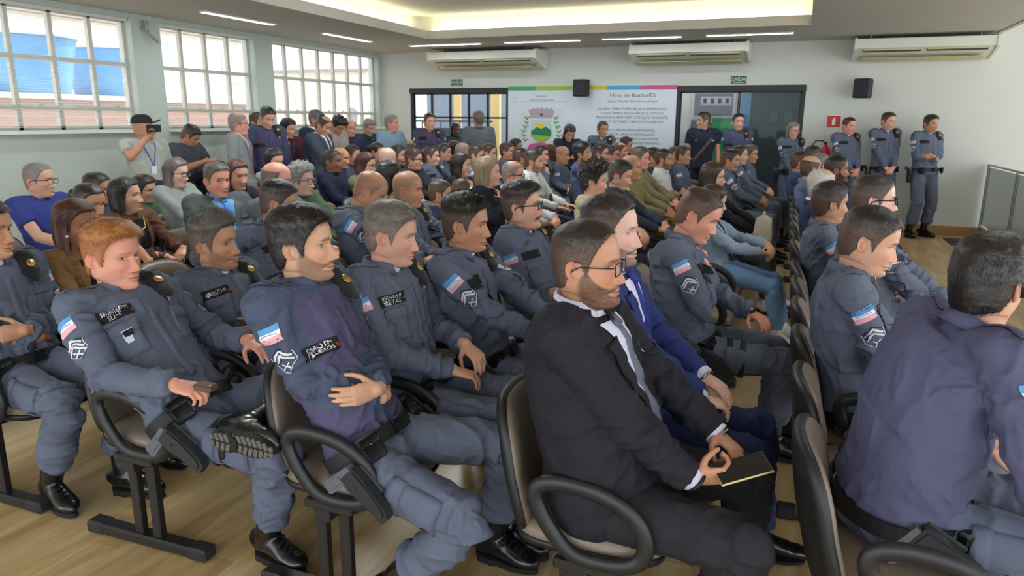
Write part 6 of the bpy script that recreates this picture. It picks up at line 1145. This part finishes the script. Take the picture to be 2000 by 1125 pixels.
    dict(tone='light', hairc='black', top=0.016, side=0.006, beard=0.95, glasses='dark rect', fit=dict(top='shirt', col=(216, 224, 230)), hi=1, hy=1.0, hp=0, label='man with black beard and glasses in white shirt', n=75, seed=75, pos=(-2.397, 9.112), hz=1.176),
    dict(tone='ruddy', hairc='dark', glasses='dark thin', fit=dict(top='shirt', col=(60, 66, 84)), hy=-0.0, hp=2, label='man with glasses and dark hair behind the black-bearded man', n=76, seed=76, hi=0, pos=(-2.488, 10.057), hz=1.121),
    dict(tone='ruddy', hairc='brown', hair='thin', top=0.01, side=0.006, fit=dict(top='shirt', col=(70, 74, 84)), hi=1, hy=-1.0, hp=2, label='man with light brown hair beneath the hymn text', n=77, seed=77, pos=(-2.486, 10.57), hz=1.152),
    dict(tone='tan', hairc='black', fit=dict(top='uniform'), hi=0, hy=-1.0, hp=4, label='officer with black hair in the very last row beneath the hymn text', n=78, seed=78, pos=(-2.557, 11.234), hz=1.213),
    dict(tone='light', hair='curly', comb='curly', hairc='dark', top=0.044, side=0.015, rough=0.6, fade=0.3, fit=dict(top='tee', col=(208, 196, 158)), hi=2, hy=13.0, hp=4, label='teenage boy with thick curly brown hair in cream shirt', n=79, seed=79, pos=(-1.518, 5.579), hz=1.126),
    dict(tone='light', hairc='black', top=0.014, side=0.006, fit=dict(top='shirt', col=(60, 66, 80)), hi=1, hy=3.0, hp=14, label='man with short black hair looking down beside the curly-haired teenager', n=80, seed=80, pos=(-1.433, 6.113), hz=1.137),
    dict(tone='tan', hair='bald', hairc='dark', stub=0.35, fit=dict(top='shirt', col=(138, 126, 92), pants=(130, 118, 88), sarge=1), hi=1, arms='lap', girth=1.08, hy=0.0, hp=4, label='officer in khaki uniform with shaved tanned head and yellow rank patch', n=81, seed=81, pos=(-1.558, 7.115), hz=1.141),
    dict(tone='ruddy', hairc='greydark', top=0.016, side=0.006, fit=dict(top='shirt', col=(138, 126, 92), pants=(130, 118, 88), sarge=1), hi=1, hy=-3.0, hp=2, label='officer in khaki uniform with greying hair behind the shaved one', n=82, seed=82, pos=(-1.669, 8.077), hz=1.184),
    dict(tone='tan', hairc='black', top=0.008, side=0.004, beard=0.5, arms='crossed', fit=dict(top='shirt', col=(220, 220, 216), pants=(50, 56, 90)), hi=1, hy=4.0, hp=2, label='man with light beard in white shirt, arms crossed, in the middle of the room', n=83, seed=83, pos=(-1.517, 8.681), hz=1.148),
    dict(tone='tan', hairc='black', fit=dict(top='shirt', col=(60, 66, 84)), hi=1, hy=4.0, hp=2, label='man with black hair behind the man in white shirt with crossed arms', n=84, seed=84, pos=(-1.772, 9.379), hz=1.128),
    dict(tone='light', hairc='brown', top=0.006, side=0.004, fit=dict(top='uniform'), hy=-41.0, hp=2, label='officer with pale face turned towards the front, cropped brown hair', n=85, seed=85, hi=0, pos=(-1.627, 10.139), hz=1.125),
    dict(tone='tan', hairc='dark', top=0.008, side=0.004, arms='crossed', fit=dict(top='uniform'), hy=-4.0, hp=2, label='officer with crew cut, arms crossed, beside the officer with pale face', n=86, seed=86, hi=0, pos=(-1.446, 9.714), hz=1.154),
    dict(tone='light', hairc='brown', top=0.012, side=0.008, k=0.7, hk=0.9, fit=dict(top='tee', col=(90, 90, 100)), hi=1, hy=23.0, hp=10, label='child with brown hair peeking behind the man in blue suit', n=87, seed=87, pos=(-1.573, 6.51), hz=0.96),
    dict(fem=1, tone='light', hair='long', hairc='brown', L=0.3, glasses='metal round', arms='lap', fit=dict(top='blouse', col=(34, 34, 40), pants=(70, 84, 84), shoe='sneaker', open=1), hi=1, hy=12.0, hp=2, label='woman with long brown hair and glasses in black top, handbag on her lap', n=90, seed=90, pos=(-0.681, 6.356), hz=1.134),
    dict(fem=1, tone='light', hair='long', hairc='brown', L=0.26, arms='lap', fit=dict(top='blouse', col=(150, 168, 190), pants=(118, 152, 198), slim=1, shoe='sneaker', open=1), hi=1, k=0.95, hy=26.0, hp=8, label='girl with loose brown hair in pale denim jacket, jeans and white boots', n=91, seed=91, pos=(-0.564, 5.379), hz=1.025),
    dict(tone='tan', hairc='black', top=0.014, side=0.006, must=0.9, fit=dict(top='uniform'), hi=1, hy=-1.0, hp=4, label='officer with black moustache and short hair in the right middle row', n=92, seed=92, pos=(-0.762, 8.761), hz=1.153),
    dict(tone='light', hairc='dark', recede=0.015, fit=dict(top='uniform'), hy=-4.0, hp=2, label='officer with receding dark hair beyond the moustached officer of the middle row', n=93, seed=93, hi=0, pos=(-0.747, 9.945), hz=1.162),
    dict(tone='tan', hairc='greydark', arms='crossed', fit=dict(top='uniform'), hy=-11.0, hp=4, label='last officer of the middle row, greying hair, arms crossed', n=94, seed=94, hi=0, pos=(-0.648, 10.395), hz=1.159),
    dict(tone='ruddy', hairc='brown', top=0.014, side=0.007, fit=dict(top='shirt', col=(74, 90, 122)), hi=1, hy=14.0, hp=4, label='man with brown hair in blue denim shirt at the far end of the right row', n=96, seed=96, pos=(-0.007, 9.082), hz=1.134),
    dict(tone='tan', hairc='black', fit=dict(top='shirt', col=(50, 54, 70)), hy=29.0, hp=2, label='man with black hair at the very end of the right row', n=97, seed=97, hi=0, pos=(0.143, 10.557), hz=1.151),
    dict(tone='light', hairc='dark', hair='horseshoe', side=0.007, fit=dict(top='shirt', col=(112, 124, 160)), hi=1, hy=34.0, hp=4, label='balding man in pale blue shirt in the right row', n=98, seed=98, pos=(0.099, 7.773), hz=1.144),
    dict(tone='light', hairc='grey', top=0.012, side=0.008, fit=dict(top='shirt', col=(80, 86, 110)), hi=1, hy=33.0, hp=2, label='man with dense grey hair behind the balding man', n=99, seed=99, pos=(0.206, 8.67), hz=1.128),
    dict(tone='brown', hairc='black', top=0.008, side=0.004, beard=1.1, fit=dict(top='shirt', col=(56, 60, 84)), hi=1, hy=7.0, hp=0, label='man with full black beard and cropped hair in the right row', n=100, seed=100, pos=(0.307, 7.092), hz=1.182),
    dict(tone='ruddy', hairc='white', hair='thin', top=0.005, side=0.004, fit=dict(top='suit', col=(50, 58, 92), shirt=(220, 222, 230), pants=(40, 46, 70)), hi=1, hy=33.0, hp=2, label='white-haired man in navy suit in the right row', n=101, seed=101, pos=(0.159, 5.806), hz=1.138),
    dict(tone='tan', hair='cap', hairc='dark', yaw=-15, arms='film', fit=dict(top='polo', col=(176, 180, 172), lanyard=1, pants=(60, 66, 90)), girth=1.1, belly=0.03, sit=0, hy=50.0, hp=-2, label='man in black cap and pale polo shirt filming with a phone by the windows', n=24, seed=24, hi=1, pos=(-6.4, 5.662), hz=1.482),
    dict(tone='tan', hairc='black', top=0.018, side=0.007, yaw=-5, arms='jk', fit=dict(top='polo', col=(76, 79, 86)), sit=0, hy=35.0, hp=34, label='man in charcoal polo shirt looking down at a black jacket in his hands', n=25, seed=25, hi=1, pos=(-6.7, 6.577), hz=1.376),
    dict(tone='ruddy', hairc='grey', hair='thin', top=0.008, side=0.007, glasses='dark thin', yaw=25, arms='side', fit=dict(top='suit', col=(140, 144, 144), shirt=(210, 205, 205), tie=(160, 110, 120), pants=(130, 134, 134)), sit=0, hy=16.0, hp=0, label='older man in light grey suit and glasses standing by the windows', n=26, seed=26, hi=1, pos=(-5.894, 6.495), hz=1.525),
    dict(tone='light', hairc='black', top=0.012, side=0.004, yaw=-30, arms='side', fit=dict(top='combat', col=(74, 70, 98), sleevecol=(70, 78, 104)), hi=1, girth=1.05, sit=0, hy=11.0, hp=22, label='tall officer standing near the windows and looking down', n=27, seed=27, pos=(-5.882, 6.96), hz=1.594),
    dict(tone='tan', hairc='black', yaw=-10, arms='side', fit=dict(top='shirt', col=(40, 44, 70)), sit=0, hy=21.0, hp=0, label='man in dark jacket behind the tall officer', n=28, seed=28, hi=1, pos=(-6.546, 7.555), hz=1.529),
    dict(fem=1, tone='light', hair='long', hairc='black', L=0.2, yaw=-30, arms='front', fit=dict(top='blouse', col=(90, 44, 52), lanyard=1), sit=0, hy=29.0, hp=14, label='woman with black hair and lanyard behind the tall officer', n=29, seed=29, hi=1, pos=(-5.96, 7.422), hz=1.466),
    dict(tone='tan', hairc='greydark', top=0.008, side=0.004, yaw=-10, arms='side', fit=dict(top='suit', col=(42, 48, 66), shirt=(220, 222, 228)), sit=0, hy=23.0, hp=6, label='man in dark blue suit behind the man in grey suit by the third window', n=30, seed=30, hi=0, pos=(-5.972, 8.016), hz=1.579),
    dict(tone='tan', hairc='dark', hair='thin', recede=0.01, yaw=5, arms='front', fit=dict(top='suit', col=(66, 76, 86), pants=(44, 48, 60), shirt=(215, 218, 222), tie=(60, 50, 40)), sit=0, hy=1.0, hp=26, label='man in slate grey suit bowing his head by the third window', n=31, seed=31, hi=1, pos=(-5.402, 7.383), hz=1.503),
    dict(tone='tan', hairc='black', hair='curly', comb='curly', top=0.034, side=0.01, fade=0.4, rough=0.5, yaw=-20, arms='front', fit=dict(top='shirt', col=(168, 160, 150)), sit=0, hy=15.0, hp=38, label='man with tousled black hair in beige shirt looking down', n=32, seed=32, hi=0, pos=(-6.052, 8.59), hz=1.489),
    dict(tone='ruddy', hairc='greydark', hair='thin', recede=0.02, yaw=-30, arms='front', fit=dict(top='shirt', col=(58, 60, 86)), sit=0, hy=6.0, hp=4, label='man with receding hair in dark blue shirt under the third window', n=33, seed=33, hi=0, pos=(-6.152, 9.044), hz=1.449),
    dict(tone='ruddy', hairc='grey', top=0.014, side=0.008, yaw=-20, arms='chin', fit=dict(top='shirt', col=(34, 62, 74)), sit=0, hy=3.0, hp=22, label='grey-haired man in teal shirt with hand at his brow', n=34, seed=34, hi=0, pos=(-6.13, 9.511), hz=1.46),
    dict(tone='ruddy', hairc='grey', top=0.014, side=0.007, yaw=-20, arms='side', fit=dict(top='shirt', col=(140, 164, 190)), sit=0, hy=35.0, hp=0, label='grey-haired man in light blue shirt standing in the corner', n=35, seed=35, hi=0, pos=(-5.62, 9.324), hz=1.526),
    dict(tone='ruddy', hairc='dark', top=0.01, side=0.005, yaw=-50, arms='crossed', fit=dict(top='uniform_out', col=(76, 70, 96), leg=1.12), sit=0, hi=1, hy=16.0, hp=2, label='officer with crossed arms in front of the left glass door', n=105, seed=105, pos=(-5.098, 9.52), hz=1.552),
    dict(fem=1, tone='dark', hair='long', hairc='black', L=0.18, yaw=-60, arms='crossed', fit=dict(top='blouse', col=(44, 66, 76)), hi=0, sit=0, hy=24.0, hp=4, label='woman in teal top outside the left glass door', n=106, seed=106, pos=(-5.713, 11.613), hz=1.405),
    dict(tone='tan', hairc='greydark', top=0.01, side=0.006, yaw=120, arms='side', fit=dict(top='shirt', col=(104, 112, 120)), sit=0, hy=24.0, hp=2, label='grey-haired man in grey shirt standing with his back turned at the left door', n=107, seed=107, hi=0, pos=(-4.62, 10.189), hz=1.593),
    dict(fem=1, tone='tan', hair='long', hairc='black', L=0.13, spread=0.02, yaw=-75, arms='hold', fit=dict(top='polo', col=(36, 40, 58), logo=1), k=0.95, sit=0, hy=24.0, hp=30, label='woman with shoulder-length black hair in dark polo reading her phone', n=71, seed=71, hi=0, pos=(-3.181, 10.24), hz=1.407),
    dict(fem=1, tone='tan', hairc='dark', top=0.008, side=0.006, bun=1, yaw=-70, arms='front', fit=dict(top='uniform_out'), sit=0, hi=1, hy=22.0, hp=4, label='policewoman with tied hair standing before the hymn board', n=74, seed=74, pos=(-2.845, 10.859), hz=1.456),
    dict(tone='olive', hairc='dark', top=0.014, side=0.006, yaw=-70, arms='side', fit=dict(top='polo', col=(40, 44, 60), strap=1, logo=1, pants=(30, 32, 42)), facel=1, sit=0, hi=1, hy=-80.0, hp=0, label='man in navy polo shirt with brown shoulder strap before the right glass door', n=88, seed=88, pos=(-1.394, 11.166), hz=1.596),
    dict(tone='light', hairc='black', top=0.012, side=0.005, fat=0.4, yaw=-75, arms='front', girth=1.08, fit=dict(top='combat', col=(80, 82, 106), sleevecol=(78, 84, 108), leg=1.12), rank=0, sit=0, hi=1, hy=9.0, hp=-4, label='broad officer standing before the right glass door', n=89, seed=89, pos=(-0.911, 11.352), hz=1.578),
    dict(fem=1, tone='light', hair='long', hairc='grey', L=0.1, spread=0.01, open_=1.1, glasses='metal round', yaw=-60, arms='front', fit=dict(top='uniform_out'), girth=1.1, sit=0, hi=1, hy=4.0, hp=2, label='policewoman with bobbed grey hair and glasses standing by the right door', n=95, seed=95, pos=(-0.141, 11.4), hz=1.461),
    dict(tone='ruddy', hairc='brown', top=0.005, side=0.003, yaw=-50, arms='front', girth=1.1, belly=0.04, fit=dict(top='uniform_out', leg=1.12), sit=0, hi=1, hy=6.0, hp=4, label='officer right of the fire extinguisher sign, hands joined before him', n=102, seed=102, pos=(0.596, 11.5), hz=1.54),
    dict(tone='light', hairc='brown', top=0.012, side=0.005, yaw=-60, arms='front', fit=dict(top='uniform', leg=1.12), sit=0, hi=1, hy=12.0, hp=4, label='officer leaning on the wall between two colleagues, hands joined at his belt', n=103, seed=103, pos=(1.097, 11.55), hz=1.608),
    dict(tone='tan', hairc='black', top=0.014, side=0.006, yaw=-55, arms='crossed', girth=1.08, fit=dict(top='uniform_out', leg=1.12), sit=0, hi=1, hy=6.0, hp=4, label='rightmost officer against the wall with arms crossed, whole figure visible', n=104, seed=104, pos=(1.626, 11.55), hz=1.578),
]

# ------------------------------------------------------------------ the people
def phone_obj(W, d, up, label, c_=(176, 158, 110)):
    d = nz(A(d)); up = nz(A(up) - d * (A(up) @ d)); R = np.stack([d, np.cross(up, d), up], 1); e = empty('smartphone', tuple(W)); tag(e, label, 'phone'); b = MB(); b.box((0, 0, 0), (.152, .074, .008), R=R, bev=.003); b.build('casing', mat('phone_case_%d' % c_[0], c_, rough=.3, metal=.6), e, smooth=False)
    b = MB(); b.box(R @ A(0, 0, .0048), (.144, .068, .0012), R=R); b.build('screen', mat('phone_screen', (8, 8, 10), rough=.06, spec=.8), e, smooth=False); return e
BY = {}
for q in PEOPLE:
    root, J = make_person(q); BY[q['n']] = J
def wpt(J, p): return np.array(J['root'].location) + rotm('Z', J['yaw']) @ A(p)
J = BY[9]; phone_obj(wpt(J, (J['W'][-1] + A(.125, .045, .03))), (.85, .50, .22), (-.30, -.62, .8), 'black smartphone with gold edge held by the man in black suit')
J = BY[71]; phone_obj(wpt(J, (J['W'][-1] + J['W'][1]) / 2 + A(.10, 0, .02)), (1, 0, .5), (-.5, 0, 1), 'dark phone held by the woman in polo shirt before the board', (30, 30, 34))
J = BY[24]; phone_obj(wpt(J, J['W'][-1] + A(.05, .06, .10)), (.25, .95, .0), (-.9, .25, 0), 'black phone held up by the man in the cap', (20, 20, 22))
J = BY[2]; w = wpt(J, J['W'][-1] + A(.10, .02, .005)); e = empty('wallet', tuple(w)); tag(e, 'small brown leather case in the hand of the ginger-haired officer', 'case'); b = MB(); b.box((.02, .0, .0), (.075, .045, .022), bev=.006); b.build('leather_body', mat('wallet_brown', (96, 70, 58), rough=.4), e, smooth=False); b = MB(); b.ell((.05, -.01, .012), (.004,) * 3); b.build('stud', mat('brass', (190, 160, 90), rough=.3, metal=.9), e)
# wedding ring, bracelets and watches are worn: parts of the person
def ringat(J, sd, name, m, off, r, th): W, E = J['W'][sd], J['E'][sd]; d = nz(W - E); u = nz(np.cross(d, A(0, 1, .3))); v = np.cross(d, u); b = MB(); b.tube([W + d * off + u * math.cos(t) * r + v * math.sin(t) * r for t in np.linspace(0, 2 * PI, 22, endpoint=False)], th, 8, closed=True); return b.build(name, m, J['root'])
ringat(BY[9], -1, 'bracelet', mat('bracelet', (40, 38, 40), rough=.3, metal=.5), .016, .031, .005); ringat(BY[9], 1, 'watch_strap', mat('steel', (170, 172, 176), rough=.25, metal=1), .016, .031, .004)
o = ringat(BY[11], 1, 'watch_strap', mat('watch_black', (16, 16, 18), rough=.4), .012, .031, .007); ringat(BY[10], 1, 'watch_strap', mat('steel', (170, 172, 176), rough=.25, metal=1), .012, .032, .005)
J = BY[6]; s_ = J['HD'][1]; d = nz(A(s_[1])); b = MB(); p = J['W'][1] + d * .112 + A(0, -.0, -.004); b.tube([p + A(0, .0098 * math.cos(t), .0098 * math.sin(t)) for t in np.linspace(0, 2 * PI, 18, endpoint=False)], .0016, 6, closed=True); b.build('wedding_ring', mat('gold', (220, 180, 80), rough=.25, metal=1), J['root'])
J = BY[3]
for sd in (-1, 1): b = MB(); b.ell(J['hm'](np.array([(.012, sd * .082, -.044)]), None)[0], (.008,) * 3); b.build('earring', mat('pearl', (232, 228, 222), rough=.2, coat=.6), J['root'])
# cap of the man filming
J = BY[24]; b = MB(); b.lathe([(.001, .142), (.04, .140), (.072, .122), (.090, .09), (.096, .055), (.095, .048)][::-1], 30, (-.008, 0, 0)); V, F = b.arr(); V[:, 0] = V[:, 0] * 1.12; V[:, 1] *= .92; o = obj('cap', J['hm'](V, None), F, mat('cap_black', (24, 25, 28), rough=.8), J['root']); b = MB(); b.prism([(.07, -.065), (.12, -.062), (.165, -.035), (.178, 0), (.165, .035), (.12, .062), (.07, .065)], .055, .062, lambda x, y, z: (x, y, z + (x - .07) * .22 - abs(y) * .18)); V, F = b.arr(); obj('peak', J['hm'](V, None), F, mat('cap_black', (24, 25, 28)), o)
# black jacket held by the man looking down
J = BY[25]; w = wpt(J, (J['W'][-1] + J['W'][1]) / 2 + A(.09, 0, -.02)); b = MB(); b.ell((0, 0, -.02), (.07, .13, .05)); b.tube([(0, -.05, -.02), (.02, -.06, -.2), (.0, -.03, -.42)], [(.05, .07), (.05, .09), (.03, .08)], 14); b.tube([(0, .06, -.02), (-.02, .07, -.15), (.02, .06, -.34)], [(.05, .06), (.05, .08), (.03, .06)], 14); V, F = remesh(b, .014, 2); V = folds(V, F, [(A(0, 0, 0), A(0, 0, -.4), 6)], .014, 4, base=1.); o = obj('black_jacket', V, F, cloth('fabric_22_22_25', (22, 22, 25))); o.location = w; tag(o, 'black jacket bundled in the hands of the man in charcoal polo', 'jacket')
# cream handbag on the lap of the woman with long brown hair
J = BY[90]; w = wpt(J, A(.34, -.02, .70)); e = empty('handbag', tuple(w)); tag(e, 'cream leather handbag with short handles on the lap of the woman in black', 'handbag'); lm_ = mat('bag_leather', (188, 180, 156), rough=.4, bump=.2, bscale=80)
b = MB(); b.prism([(-.13, -.08), (.13, -.08), (.145, -.06), (.12, .10), (-.12, .10), (-.145, -.06)], -.07, .07, lambda x, y, z: (z * (1 - y * 1.6), x, y)); b.build('bag_body', lm_, e, smooth=False); b = MB(); b.box((0, 0, .10), (.09, .16, .05), bev=.02); b.build('flap', lm_, e, smooth=False); b = MB(); b.tube([(0, -.06, .10), (.0, -.05, .145), (0, 0, .16), (0, .05, .145), (0, .06, .10)], .008, 8); b.build('handle', lm_, e)
b = MB(); b.ell((.06, 0, .07), (.008, .014, .014)); b.build('clasp', mat('gold', (220, 180, 80), rough=.25, metal=1), e)
